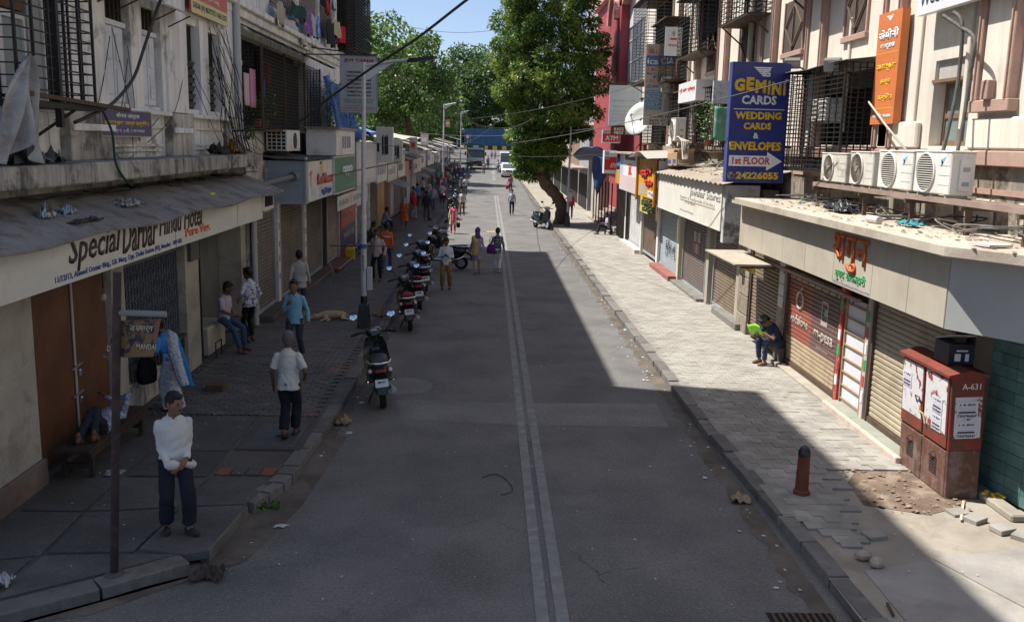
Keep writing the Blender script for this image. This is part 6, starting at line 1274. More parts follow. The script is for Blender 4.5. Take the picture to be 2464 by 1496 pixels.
# woman in a blue and white sari by the gate
Ls = gp(418, 985)
bw = CL((.5, .52, .54), (.28, .33, .42), 22, .5)
person('woman in white and blue sari bending towards the gate with a bag', Ls, D(62), dict(lean=.42, head=(.0, .3), LH=(-.16, .35, .9), RH=(.16, .3, .85), LF=(-.09, .02, .085), RF=(.09, -.05, .085)), 1.56, (.06, .25, .6), (.5, .5, .5), 2, 'bun', .011, 'short', hem=-.02, woman=True,
       extra=[('skirt', 'x1', bw, .05, .21, .19), ('band', 'x2', bw, [(.1, .12, .1), (.14, .1, .35), (.12, 0, .45), (.06, -.12, .38), (-.04, -.17, .15), (-.1, -.2, -.2), (-.12, -.2, -.55)], [.06, .075, .085, .1, .1, .1, .09]), ('band', 'x3', CL((.03, .2, .42)), [(.18, .06, .36), (.17, -.06, .4), (.12, -.17, .3), (.05, -.23, .1), (.0, -.27, -.2), (-.02, -.27, -.6)], [.04, .045, .045, .045, .05, .045])])
# man asleep on the bench
b_y0, b_y1 = 11.75, 13.55
person('man in checked shirt lying asleep on the dark bench', (-5.3, 12.25, .63), 0, dict(pel=(0, .2, .0), lean=-1.45, yaw=PI, hlean=0, LF=(-.06, -.42, -.02), RF=(.12, -.35, .0), LK=(-.1, -.1, 1), RK=(.2, -.1, 1), LP=1.0, RP=1.0, LH=(.02, .78, .22), RH=(-.22, .92, .22), LE=(-.3, .5, .6), RE=(.4, .8, .3), head=(.3, .3)), 1.66, (.2, .25, .36), (.03, .033, .042), 2, 'short', .012, hem=-.1, pat=(.5, .5, .48), patd=20)
# man seated in the recess, man standing by the pipe
person('man in pale pink shirt and jeans sitting on the masonry seat', (-5.55, 19.3, .13), D(-105), dict(pel=(0, .02, .76), lean=.1, LF=(-.13, .42, .085), RF=(.2, .5, .085), LK=(-.2, 1, .5), RK=(.3, 1, .5), LH=(-.22, .18, .68), RH=(.12, .36, .8), RD=(-.3, .9, 0), head=(.35, .25)), 1.66, (.5, .4, .44), (.05, .085, .16), 2, 'short', .012, 'short', hem=-.06, pat=(.42, .33, .38), patd=30)
person('man in white floral shirt standing beside the rain pipe', gp(604, 822), D(55), dict(LH=(-.2, .15, .95), RH=(.2, .12, .9), LF=(-.09, -.02, .085), RF=(.09, .05, .085), head=(.2, .1)), 1.66, (.56, .57, .6), (.018, .018, .02), 2, 'short', .012, hem=-.12, pat=(.07, .08, .2), patd=13)
person('man in pale grey shirt walking away past the white post', (-4.75, 23.3, .13), D(10), walk(-1, .18), 1.68, (.42, .4, .38), (.06, .07, .1), 1, 'short', .013, hem=-.2)
# by the lamp post
person('man in pale pink shirt standing with a hand at his chin behind the lamp post', gp(908, 677), D(168), dict(LH=(-.24, .05, .85), RH=(.02, .19, 1.38), RD=(0, -.1, 1), RN=(0, -1, 0), RC=.9, LF=(-.11, 0, .085), RF=(.1, .05, .085)), 1.68, (.52, .42, .4), (.02, .02, .025), 2, 'short', .014, hem=-.13, pat=(.42, .33, .33), patd=25)
person('man in orange sweater with white band walking beside the lamp post', gp(930, 655), D(-5), walk(1, .2), 1.7, (.62, .13, .04), (.05, .09, .18), 2, 'short', .015, hem=-.1, collar=False, extra=[('blob', 'x1', CL((.6, .58, .55)), (.0, -.0, 1.22), (.182, .128, .035)), ])
person('man in pale blue shirt crouching by the yellow can', (-5.15, 36.6, .13), D(-75), dict(pel=(0, 0, .3), lean=.5, LF=(-.13, .18, .085), RF=(.13, .2, .085), LK=(-.3, 1, 1), RK=(.3, 1, 1), LH=(-.12, .5, .42), RH=(.14, .5, .4), head=(0, .5)), 1.66, (.36, .42, .55), (.03, .035, .05), 2, 'short', .015)
person('man with dark shirt sitting against the stall behind the crouching man', (-5.2, 40.5, .13), D(-90), dict(pel=(0, 0, .25), lean=.3, LF=(-.15, .45, .085), RF=(.15, .42, .085), LK=(-.1, .5, 1), RK=(.1, .5, 1), LH=(-.15, .4, .55), RH=(.15, .4, .5)), 1.64, (.1, .13, .1), (.06, .06, .06), 2, 'short', .018)
person('man in blue shirt sitting on a crate against the low shops', (-5.25, 46.5, .13), D(-70), dict(pel=(0, 0, .45), lean=.25, LF=(-.12, .4, .085), RF=(.14, .45, .085), LH=(-.15, .4, .6), RH=(.15, .4, .55)), 1.64, (.2, .36, .5), (.06, .07, .1), 2, 'short', .018)
# on the carriageway
Lp = gp(1073, 696, 0)
person('man in white shirt and khaki trousers looking at his phone beside the scooters', Lp, D(180), dict(LH=(-.07, .27, 1.1), RH=(.1, .28, 1.09), LD=(.7, .5, .2), RD=(-.7, .5, .2), LN=(0, -.3, 1), RN=(0, -.3, 1), LC=.6, RC=.6, LF=(-.12, 0, .085), RF=(.12, .02, .085), head=(0, .45)), 1.66, (.6, .62, .68), (.24, .14, .055), 0, 'short', .013, hem=-.13, shoe=M('tan boot', (.12, .07, .035), .7), mous=True, looseleg=.015)
person('woman in lilac tunic with yellow shawl and purple head scarf', gp(1148, 658, 0), D(3), walk(1, .2), 1.62, (.3, .26, .36), (.42, .3, .18), 1, 'none', .013, hem=-.05, woman=True, pat=(.42, .38, .44), patd=18,
       extra=[('skirt', 'x1', CL((.3, .26, .36), (.42, .36, .4), 16), .5, .2, .17), ('hood', 'x2', CL((.1, .08, .16))), ('band', 'x3', CL((.48, .36, .14), (.34, .25, .1), 25), [(-.14, .1, .3), (-.15, -.06, .4), (-.09, -.13, .25), (-.1, -.15, 0), (-.12, -.15, -.25)], [.08, .09, .1, .1, .1])])
Ln = gp(1196, 655, 0)
person('woman in navy spotted top and white trousers with hair tied back', Ln, D(-3), dict(walk(-1, .19), LH=(-.2, -.02, .86)), 1.6, (.03, .035, .07), (.6, .6, .64), 1, 'bun', .013, hem=-.2, woman=True, pat=(.4, .4, .45), patd=24, shoe=M('pale shoe', (.5, .42, .36), .7))
Lm = gp(1231, 518, 0)
person('man in pale blue shirt and face mask with a shoulder strap walking down the road', Lm, D(178), walk(1, .16), 1.66, (.42, .5, .58), (.02, .022, .028), 0, 'short', .02, hem=-.04, shoe=SHOE, extra=[('band', 'x1', SHOE, [(-.15, .02, .42), (-.06, .125, .25), (.12, .11, .02), (.17, 0, -.05)], [.018] * 4), ('mask', 'x2', CL((.45, .5, .52)))])
Lg = gp(1228, 464, 0)
person('man in magenta shirt carrying a red bag up the road', Lg, D(5), walk(1, .2), 1.68, (.42, .1, .2), (.02, .02, .028), 0, 'short', .022, 'short', hem=-.15)
Lk = gp(1090, 562, 0)
person('woman in cream tunic with bright pink scarf walking past the scooter', Lk, D(5), walk(-1, .17), 1.56, (.56, .48, .3), (.5, .05, .09), 1, 'braid', .018, 'long', hem=-.05, woman=True,
       extra=[('skirt', 'x1', CL((.58, .5, .28)), .48, .22, .18), ('band', 'x2', CL((.68, .1, .17)), [(.14, .06, .38), (.12, -.08, .42), (.02, -.14, .3), (.03, -.16, 0), (.0, -.17, -.3)], [.05, .07, .09, .1, .1]), ('band', 'x3', CL((.68, .1, .17)), [(-.14, .06, .38), (-.12, -.08, .42), (-.02, -.13, .3)], [.05, .07, .08])])
person('man in white shirt and brown trousers stepping past parked scooters', gp(1112, 520, 0), D(172), walk(1, .15), 1.68, (.6, .6, .62), (.2, .11, .06), 0, 'short', .02, hem=-.05)
person('man in pale shirt walking behind the one in brown trousers', gp(1120, 470, 0), D(180), walk(-1, .15), 1.66, (.5, .53, .57), (.1, .11, .13), 0, 'short', .024, 'short', hem=-.13)
# on the left pavement
person('woman in orange tunic and green leggings walking up the left pavement', gp(972, 550), D(-4), walk(1, .16), 1.6, (.6, .12, .04), (.02, .16, .14), 1, 'none', .018, 'short', hem=-.05, woman=True, extra=[('skirt', 'x1', CL((.6, .12, .04)), .42, .24, .19), ('hood', 'x2', CL((.2, .24, .35), (.4, .42, .5), 14))])
person('woman in red head scarf and patterned dress walking away', gp(995, 528), D(2), walk(-1, .12), 1.56, (.5, .04, .05), (.3, .3, .3), 1, 'none', .02, woman=True, extra=[('skirt', 'x1', CL((.36, .36, .37), (.09, .09, .11), 9), .1, .24, .2), ('hood', 'x2', CL((.5, .035, .045))), ('band', 'x3', CL((.5, .035, .045)), [(.0, -.1, .4), (0, -.15, .2), (.05, -.16, -.05)], [.14, .14, .1])])
Lk2 = gp(1026, 531)
person('man in navy clothes with dark backpack walking up the left pavement', Lk2, D(-4), walk(1, .2), 1.7, (.035, .04, .06), (.05, .055, .07), 1, 'short', .02, shoe=SHOE)
person('man in pale blue shirt and jeans walking towards the lamp post', gp(1042, 508), D(170), walk(-1, .16), 1.7, (.38, .43, .52), (.09, .13, .2), 0, 'short', .02, hem=-.16, extra=[])
person('man in bright blue shirt carrying a parcel on the left pavement', (-4.75, 62, .13), D(20), walk(1, .15), 1.68, (.1, .3, .55), (.04, .05, .07), 1, 'short', .022)
person('man in white shirt with shoulder strap walking down the left pavement', (-4.3, 67, .13), D(175), walk(1, .15), 1.68, (.6, .58, .57), (.03, .03, .04), 0, 'short', .022, extra=[('band', 'x1', SHOE, [(-.15, .02, .42), (-.06, .125, .25), (.12, .11, .02), (.17, 0, -.05)], [.018] * 4)])
person('man in orange shirt walking up past the red pillar box', gp(1087, 432, .13), D(0), walk(1, .15), 1.7, (.62, .18, .1), (.05, .06, .09), 1, 'short', .028, 'short', hem=-.15)
person('woman in pale dress standing beside the red pillar box', gp(1080, 436, .13), D(180), STAND, 1.58, (.5, .4, .34), (.4, .32, .28), 1, 'bun', .028, woman=True, extra=[('skirt', 'x1', CL((.5, .4, .34)), .1, .22, .18)])
CR = [((.3, .3, .34), (.05, .05, .07)), ((.55, .52, .5), (.04, .04, .05)), ((.12, .16, .3), (.03, .03, .04)), ((.45, .2, .16), (.06, .05, .05)), ((.5, .48, .46), (.1, .1, .12)), ((.2, .22, .2), (.05, .05, .05)), ((.36, .4, .5), (.05, .06, .1)), ((.5, .12, .1), (.05, .04, .04)), ((.1, .1, .12), (.03, .03, .04)), ((.56, .54, .5), (.12, .1, .08)), ((.35, .28, .4), (.06, .05, .06)), ((.5, .45, .38), (.05, .05, .06))]
CRN = ['grey', 'white', 'navy', 'rust', 'cream', 'olive', 'blue', 'red', 'black', 'ivory', 'mauve', 'sand']
cr5 = random.Random(4)
for i, (a, c) in enumerate(CR):
    yy = 60 + i * 5.2 + cr5.uniform(-1.5, 1.5); xx = cr5.uniform(-5.0, -3.1)
    person('pedestrian in %s shirt and dark trousers in the crowd under the low shops' % CRN[i], (xx, yy, .13 + zr(yy)), D(cr5.choice([0, 180, 170, 10, 90])), cr5.choice([walk(1, .15), walk(-1, .15), STAND]), cr5.uniform(1.58, 1.72), a, c, cr5.randint(0, 2), 'short', .032, cr5.choice(['long', 'short']), hem=-.12, grp='crowd under the low shops')
CR2 = [('white', 'shorts'), ('teal', 'jeans'), ('maroon', 'jeans'), ('yellow', 'jeans'), ('brown', 'jeans'), ('pink', 'jeans'), ('sky blue', 'jeans'), ('orange', 'jeans'), ('dark green', 'jeans'), ('cream', 'jeans'), ('violet', 'jeans'), ('grey', 'jeans'), ('beige', 'jeans'), ('black', 'jeans')]
CC = [(.58, .56, .55), (.08, .25, .26), (.25, .04, .06), (.5, .4, .1), (.22, .13, .08), (.5, .28, .3), (.3, .42, .55), (.5, .2, .08), (.05, .12, .07), (.5, .46, .38), (.22, .12, .3), (.3, .3, .32), (.45, .38, .3), (.03, .03, .04)]
for i, ((a, c), col) in enumerate(zip(CR2, CC)):
    yy = 72 + i * 3.6 + cr5.uniform(-1.5, 1.5); xx = cr5.uniform(-5.2, -3.2)
    person('pedestrian in %s top and %s among the far crowd along the low shops' % (a, c), (xx, yy, .13 + zr(yy)), D(cr5.choice([0, 180, 165, 15])), cr5.choice([walk(1, .15), walk(-1, .15), STAND]), cr5.uniform(1.55, 1.72), col, (.06, .09, .16), cr5.randint(0, 2), 'short', .04, cr5.choice(['long', 'short']), hem=-.12, grp='crowd under the low shops')
# far road and right side
for lab_, x, yv, rz, ps, sc_, pc, hh in (('man in pinkish checked shirt walking in the road before the truck', 1157, 421, 180, walk(1, .14), (.5, .33, .3), (.05, .05, .07), 1.66), ('man in grey blue shirt walking beside the one in checked shirt', 1167, 412, 175, walk(-1, .14), (.32, .38, .45), (.04, .045, .06), 1.7), ('officer in pale shirt standing beside the white car', 1191, 418, 150, STAND, (.38, .42, .48), (.02, .022, .03), 1.72)):
    yy = 4.45 * F / (yv - 342) * .95; px = (x - 1171) / F * yy; person(lab_, (px, yy, zr(yy)), D(rz), ps, hh, sc_, pc, 0, 'short', .03)
for lab_, x, rz, sc_ in (('far walker in pink top beyond the truck', 1175, 0, (.5, .3, .35)), ('far walker in grey top beyond the truck', 1183, 180, (.35, .36, .4))): person(lab_, ((x - 1171) / F * 176, 176, zr(176)), D(rz), walk(1, .15), 1.66, sc_, (.06, .06, .08), 0, 'short', .04)
Lr = (6.2, 19.35, .13)
person('man in dark blue clothes sitting on a step reading a bright green sheet', (6.15, 19.0, .13), D(112), dict(pel=(0, 0, .48), lean=.55, LF=(-.12, .42, .085), RF=(.13, .36, .085), LH=(-.1, .5, .72), RH=(.12, .48, .7), LD=(.4, .8, .1), RD=(-.4, .8, .1), head=(0, .55)), 1.66, (.03, .045, .075), (.045, .06, .1), 0, 'short', .012, 'short', hem=-.05, extra=[('cap', 'x1', CL((.06, .075, .06)))])
person('man in lavender shirt sitting on a plastic seat beside the dark gate', (6.0, 46.6, .13), D(85), dict(pel=(0, 0, .42), lean=.1, LF=(-.14, .5, .085), RF=(.12, .55, .085), LH=(-.2, .25, .6), RH=(.15, .3, .55)), 1.66, (.4, .35, .45), (.03, .03, .04), 2, 'short', .018, 'short', fat=1.2)
person('man in red shirt standing behind the right lamp post', (4.9, 56, .13), D(175), dict(STAND, RH=(.3, .2, 1.1)), 1.68, (.42, .04, .06), (.04, .035, .04), 2, 'short', .022)
# the foot of someone stepping out of the picture at the near right
person('person in dark trousers and brown sandals stepping along the near right pavement', (6.02, 8.72, .118), D(75), dict(LF=(-.09, .22, .085), RF=(.09, -.2, .12), LT=.1), 1.68, (.3, .3, .35), (.05, .055, .07), 0, 'short', .014, shoe=M('brown sandal', (.2, .08, .03), .6))
# dog asleep on the pavement
def dog():
    B = MB(); B.cm = 0; T = Matrix.Identity(3)
    B.tube([(-.30, 0, .1), (-.18, .01, .12), (0, .02, .125), (.16, .01, .12), (.27, 0, .11), (.33, .02, .1)], 0, 14, [.07, .1, .105, .095, .09, .055])
    B.cm = 0; B.cone((-.28, -.01, .1), (-.42, -.04, .08), .065, .055, 10); B.ell((-.48, -.05, .075), .075, .06, .055); B.cone((-.52, -.06, .065), (-.62, -.085, .045), .04, .024, 10)
    B.cm = 1; B.cone((-.6, -.08, .045), (-.635, -.087, .042), .022, .016, 8)
    B.cm = 0
    for s, y in ((1, .03), (-1, -.09)): B.cone((-.45, y, .11), (-.41, y + .05 * s, .14), .03, .01, 6)
    for (a, bq, c, d_) in (((-.2, -.06, .08), (-.16, -.2, .05), (-.27, -.27, .035), (-.31, -.29, .025)), ((-.2, -.04, .06), (-.08, -.2, .035), (-.12, -.3, .025), (-.16, -.32, .02)), ((.25, -.04, .09), (.22, -.18, .05), (.36, -.2, .035), (.5, -.24, .025)), ((.27, -.02, .07), (.3, -.14, .035), (.46, -.12, .03), (.58, -.15, .02))):
        B.cone(a, bq, .055, .034, 10); B.ell(bq, .034, .034, .034, n=8, k=5); B.cone(bq, c, .03, .02, 8); B.ell(c, .022, .022, .022, n=8, k=5); B.cm = 1; B.cone(c, d_, .02, .02, 8); B.cm = 0
    B.cone((.33, .02, .1), (.42, .1, .05), .028, .018, 8); B.cone((.42, .1, .05), (.5, .06, .025), .018, .01, 8)
    fur = M('tan dog fur', (.5, .36, .2), .9, .3, 5, 60, .4, dirt=(.7, .64, .55), damt=.9, dsc=4, thr=.53, soft=.1); pale = M('pale dog fur', (.66, .6, .5), .9, .2, 5, 60, .4)
    JOBS.append(dict(mb=B, k=1., loc=gp(800, 768, .135), rotz=D(12), vox=.012, mats=[fur, pale], label='tan and white dog asleep on its side on the left pavement', group=None, name='dog', cat='dog', cloth=[], labs={}))
dog()
# ================================================================== things carried by people
def bag(name, label, cat, c, size, mat, rot=0., handle=None):
    t = thing(name, label, cat, c); b = MB(); R3 = Matrix.Rotation(rot, 3, 'Z'); w, d_, h = size; c = Vector(c)
    rings = []
    for z, s in ((-.5, .75), (-.42, .95), (-.1, 1.0), (.25, .9), (.45, .7), (.5, .5)): rings.append([c + R3 @ Vector((w / 2 * s * math.copysign(abs(math.cos(a)) ** .6, math.cos(a)), d_ / 2 * s * math.copysign(abs(math.sin(a)) ** .6, math.sin(a)), z * h)) for a in [2 * PI * j / 16 for j in range(16)]])
    b.loft(rings); b.obj('pouch', mat, t, smooth=50)
    if handle: b = MB(); b.tube([c + R3 @ Vector(p) for p in handle], .012, 6); b.obj('handle', mat, t, smooth=1)
    return t
hl = lambda w, h, z: [(-w, 0, z), (-w * .8, 0, z + h * .7), (0, 0, z + h), (w * .8, 0, z + h * .7), (w, 0, z)]
bag('hand_bag', 'purple shoulder bag hanging at the side of the woman in navy', 'bag', wpt(Ln, 0, (-.22, -.06, .84)), (.34, .16, .34), CL((.1, .025, .17)), 0, hl(.07, .3, .15))
bag('carrier_bag', 'red carrier bag in the hand of the man in magenta', 'bag', wpt(Lg, 0, (-.3, .1, .5)), (.28, .14, .36), CL((.55, .04, .06)), 0, hl(.07, .16, .16))
bag('hand_bag', 'small black bag in the hand of the woman with pink scarf', 'bag', wpt(Lk, 0, (.26, .1, .42)), (.2, .14, .24), CL((.03, .02, .02)), 0, hl(.06, .28, .1))
bag('backpack', 'dark backpack with round pale emblem worn by the man in navy', 'backpack', wpt(Lk2, 0, (0, -.2, 1.18)), (.32, .2, .46), CL((.025, .03, .045)), 0, hl(.08, .06, .22))
bag('shopping_bag', 'black bag hanging from the arm of the woman in sari', 'bag', wpt(Ls, D(62), (-.2, .35, .66)), (.34, .2, .42), CL((.015, .015, .02)), D(62), hl(.08, .15, .2))
ph = MB(); ph.cbox(wpt(Lp, PI, (0, .36, 1.12)), (.075, .012, .15), Matrix.Rotation(1.0, 3, 'X')); tag(ph.obj('phone', black_p, bevel=.004), 'black mobile phone held by the man in khaki trousers', 'phone')
cloth('green_sheet', 'bright green paper sheet held by the seated reader', 'paper', lambda u, v: tuple(wpt((6.15, 19.0, .13), D(112), (-.2 + .42 * u, .56 + .1 * v, .66 + .2 * v + .03 * math.sin(u * 5)))), P('neon green paper', (.3, .75, .05), .6), 6, 4)
pk = thing('plastic_stool', 'dark stool under the man in lavender', 'stool', (6.05, 46.6, .1)); sbox(pk, 'seat', black_p, 5.85, 6.25, 46.4, 46.8, .38, .42, .01)
for dx_ in (-.17, .17):
    for dy_ in (-.17, .17): sbox(pk, 'leg', black_p, 6.05 + dx_ - .02, 6.05 + dx_ + .02, 46.6 + dy_ - .02, 46.6 + dy_ + .02, .1, .38)
blk = MB(); blk.box(6.13, 6.26, 18.8, 19.25, .13, .5); tag(blk.obj('stone_block', M('dark stone', (.12, .1, .09), .9, .4, 3), bevel=.03), 'dark stone block under the reading man', 'stone')
# bench
bn = thing('bench', 'long dark wooden bench against the brown doors', 'bench', (-5.3, 12.65, .13)); dw = M('dark wood', (.05, .032, .024), .8, .35, 3, 40, .3)
for i in range(3): sbox(bn, 'seat_plank', dw, -5.58 + .16 * i, -5.43 + .16 * i, 11.6, 13.7, .5, .545, .006)
for y in (11.75, 13.5):
    sbox(bn, 'leg', dw, -5.56, -5.5, y, y + .08, .13, .5); sbox(bn, 'leg', dw, -5.2, -5.14, y, y + .08, .13, .5); sbox(bn, 'stretcher', dw, -5.5, -5.2, y + .02, y + .06, .25, .31)
sbox(bn, 'apron', dw, -5.14, -5.11, 11.65, 13.65, .42, .5)
cr_ = MB(); cr_.box(-4.95, -4.65, 16.0, 16.35, .13, .26); tag(cr_.obj('wooden_crate', M('plain wood', (.12, .075, .05), .85, .3, 3), bevel=.008), 'small flat wooden crate on the pavement near the sari', 'crate')
# yellow can and its lid
yc = thing('yellow_can', 'yellow plastic oil can standing on the pavement by the crouching man', 'can', (-5.15, 34.6, .13)); ym_ = P('can yellow', (.62, .48, .02), .4)
sbox(yc, 'body', ym_, -5.32, -4.98, 34.45, 34.7, .13, .6, .03); b = MB(); b.tube([(-5.22, 34.58, .6), (-5.2, 34.58, .7), (-5.08, 34.58, .7), (-5.05, 34.58, .6)], .02); b.obj('handle', ym_, yc); b = MB(); b.cone((-5.28, 34.58, .6), (-5.28, 34.58, .65), .03, n=10); b.obj('cap', red_t, yc)
# ================================================================== street furniture
# leaning pole with the rusted name plate
pp0 = G(275, 1380, .13); pt0 = AY(282, 655, pp0.y); np_ = thing('sign_pole', 'leaning brown iron pole with rusted street name plate by the near kerb', 'sign pole', tuple(pp0))
polem = M('brown pole paint', (.038, .024, .026), .6, .3, 5, 40, .15, dirt=(.09, .05, .04), damt=.5, dsc=6)
b = MB(); b.cone(pp0, pt0, .042, .04, 14); b.obj('pole', polem, np_, smooth=40)
b = MB(); b.tube([AY(284, 752, pp0.y), AY(400, 756, pp0.y)], .03, 10); b.obj('arm', M('grey arm', (.2, .2, .2), .6), np_)
pc = [AY(x, y, pp0.y + .06) for x, y in ((286, 772), (386, 768), (368, 858), (247, 860))]; b = MB(); dv = Vector((0, .02, 0)); b.loft([[p for p in pc], [p + dv for p in pc]])
rp_ = b.obj('name_plate', M('rusted navy plate', (.035, .035, .06), .8, .3, 6, 40, .3, dirt=(.2, .12, .055), damt=.95, dsc=9, thr=.47, soft=.06), np_)
def lt(st, x, y, w, h): c = AY(x, y, pp0.y + .055); text(st, c, Vector((1, 0, -.02)), ZP, w, h, P('worn cream letters', (.42, .38, .3)), np_, shear=.2, bold=.02)
lt('मार्ग', 352, 792, .14, .07); lt('MANDAI', 352, 834, .2, .06); lt('D', 262, 838, .04, .06); lt('ज प', 325, 790, .1, .06)
b = MB(); b.ell(pp0 + Vector((0, 0, -.01)), .11, .12, .04, n=10, k=6); b.obj('footing', slabm, np_)
def street_lamp(base, top_z, label, arm_v, r=.055, base_box=True):
    t = thing('street_lamp', label, 'street lamp', tuple(base)); x, y, z = base
    if base_box:
        b = MB(); b.loft([[(x + sx * w, y + sy * w, zz) for sx, sy in ((-1, -1), (1, -1), (1, 1), (-1, 1))] for zz, w in ((z - .02, .15), (z + .03, .15), (z + .55, .115), (z + .6, .09))]); b.obj('base', black_p, t, bevel=.01)
        b = MB(); b.cone((x, y, z + .58), (x, y, z + .78), .08, .08, 12); b.obj('sleeve', black_p, t, smooth=40)
    b = MB(); b.cone((x, y, z), (x, y, z + 2.7), r * 1.35, r * 1.25, 14); b.cone((x, y, z + 2.6), (x + .03, y, top_z), r * 1.05, r * .85, 14); b.cone((x, y, z + 2.62), (x, y, z + 2.72), r * 1.5, r * 1.3, 14); b.obj('pole', lamp_grey, t, smooth=40)
    tp = Vector((x + .03, y, top_z - .08)); av = Vector(arm_v); b = MB(); b.tube([tp, tp + av * .55 + Vector((0, 0, .03)), tp + av], r * .55, 10); b.obj('arm', lamp_grey, t, smooth=40)
    b = MB(); b.prism([(tp.x, tp.z), (tp.x + .5 * av.x, tp.z + .12 * av.x * .5), (tp.x + .02, tp.z - .35)], 'y', y - .008, y + .008); b.obj('gusset', lamp_grey, t)
    b = MB(); n = av.normalized(); p0 = tp + av * .75; b.loft([[p + Vector((0, s1 * w, s2 * hh)) for s1, s2 in ((-1, -1), (1, -1), (1, 1), (-1, 1))] for p, w, hh in ((p0, .05, .04), (p0 + n * .15, .09, .045), (p0 + n * .62, .1, .035), (p0 + n * .7, .06, .02))]); h_ = b.obj('lamp_head', black_p, t)
    return t
lb0 = G(876, 788, .13); sl1 = street_lamp(lb0, 6.32, 'galvanised street lamp with black base on the shaded pavement', (1.35, -.25, .16))
b = MB(); b.cone((lb0.x - .0, lb0.y, 2.05), (lb0.x, lb0.y, 2.15), .1, n=12); b.obj('blue_clamp', P('clamp blue', (.05, .12, .25)), sl1)
b = MB(); b.bar((lb0.x - .8, lb0.y + .1, 2.08), (lb0.x + .75, lb0.y - .1, 2.12), .02); b.obj('tie_bar', rust_iron, sl1); b = MB(); b.bar((lb0.x - .9, lb0.y + .6, 3.7), (lb0.x + .9, lb0.y - .3, 4.1), .025); b.obj('tie_bar', M('bamboo', (.3, .24, .14), .8), sl1)
sbox(sl1, 'junction_box', P('box white', (.5, .5, .5)), lb0.x + .08, lb0.x + .2, lb0.y - .06, lb0.y + .06, 1.05, 1.6, .01)
for k in range(4): text('०१२३'[k], (lb0.x, lb0.y - .085, 1.85 - .1 * k), XP, ZP, .05, .08, black_t, sl1)
g_ = cloth('green_string', 'thin green string hanging from the bar on the lamp post', 'string', lambda u, v: (lb0.x - .78 + .05 * math.sin(v * 14) + .015 * u, lb0.y + .1, 2.05 - 1.1 * v), P('string green', (.05, .3, .15)), 1, 16)
street_lamp(Vector((-3.55, 71.5, .13)), 7.3, 'far galvanised street lamp rising over the low shops', (1.2, -.2, .2), .06, False); street_lamp(Vector((-3.7, 118, zr(118) + .1)), 8.2, 'farthest street lamp beside the truck', (1.2, -.2, .2), .06, False)
rl0 = G(1365, 545, .13); rl = street_lamp(rl0, 7.0, 'slim grey lamp post with boxes standing beside the street tree', (-1.0, -.2, .15), .055); sbox(rl, 'junction_box', P('box white', (.5, .5, .5)), rl0.x - .02, rl0.x + .2, rl0.y - .18, rl0.y - .1, 1.5, 2.0, .01)
# cabinet
cb = thing('feeder_cabinet', 'rusty red electrical feeder cabinet covered with torn white posters', 'cabinet', (6.35, 12.1, .1))
redc = M('faded red paint', (.25, .045, .03), .65, .35, 3, 35, .3, streak=.65, dirt=(.11, .055, .035), damt=.85, dsc=4.5, thr=.47); rustc = M('rusty brown steel', (.15, .07, .048), .8, .4, 3, 30, .3, streak=.6, dirt=(.27, .22, .19), damt=.5, dsc=4); torn = M('torn poster paper', (.62, .61, .6), .9, .1, 8, 40, .15, dirt=(.25, .05, .035), damt=1, dsc=4.5, thr=.55, soft=.03)
cx0, cx1, cy0, cy1 = 6.06, 6.52, 11.45, 12.85
sbox(cb, 'lower_body', rustc, cx0 + .02, cx1 - .002, cy0 + .004, cy1 - .004, .1, .78, .01); sbox(cb, 'upper_body', redc, cx0 + .02, cx1, cy0, cy1, .78, 1.76, .01); b = MB(); b.prism([(cx0 - .04, 1.76), (cx1 + .03, 1.76), (cx1 + .03, 1.80), ((cx0 + cx1) / 2, 1.86), (cx0 - .04, 1.80)], 'y', cy0 - .04, cy1 + .04); b.obj('roof', redc, cb)
for y0, y1 in ((cy0 + .03, 12.13), (12.17, cy1 - .03)):
    d1 = sbox(cb, 'upper_door', redc, cx0, cx0 + .02, y0, y1, .8, 1.73, .006); sbox(d1, 'torn_posters', torn, cx0 - .004, cx0, y0 + .03, y1 - .03, .98, 1.72)
    d2 = sbox(cb, 'lower_door', rustc, cx0 + .01, cx0 + .03, y0, y1, .14, .76, .006)
    for i in range(7): sbox(d2, 'louvre', dark_in, cx0 + .004, cx0 + .01, (y0 + y1) / 2 - .1, (y0 + y1) / 2 + .1, .36 + .035 * i, .375 + .035 * i)
    b = MB(); ym2 = (y0 + y1) / 2; b.tube([(cx0, ym2 - .05, .68), (cx0 - .03, ym2 - .05, .68), (cx0 - .03, ym2 + .05, .6), (cx0, ym2 + .05, .6)], .008, 6); b.obj('handle', rust_iron, cb)
b = MB(); b.tube([(cx0 - .01, 12.2, 1.2), (cx0 - .04, 12.2, 1.3), (cx0 - .04, 12.32, 1.3), (cx0 - .01, 12.32, 1.2)], .009, 6); b.obj('latch', rust_iron, cb)
b = MB(); b.tube([(cx0 - .03, 12.26, 1.16), (cx0 - .05, 12.18, 1.12), (cx0 - .03, 12.08, 1.1), (cx0 - .03, 12.02, .98)], .012, 6); b.obj('binding_cord', M('straw cord', (.5, .38, .18)), cb)
sbox(cb, 'torn_posters', torn, cx0 + .08, cx1 - .03, cy0 - .003, cy0 + .001, .95, 1.5)
pap = P('flyer paper', (.62, .61, .66), .7)
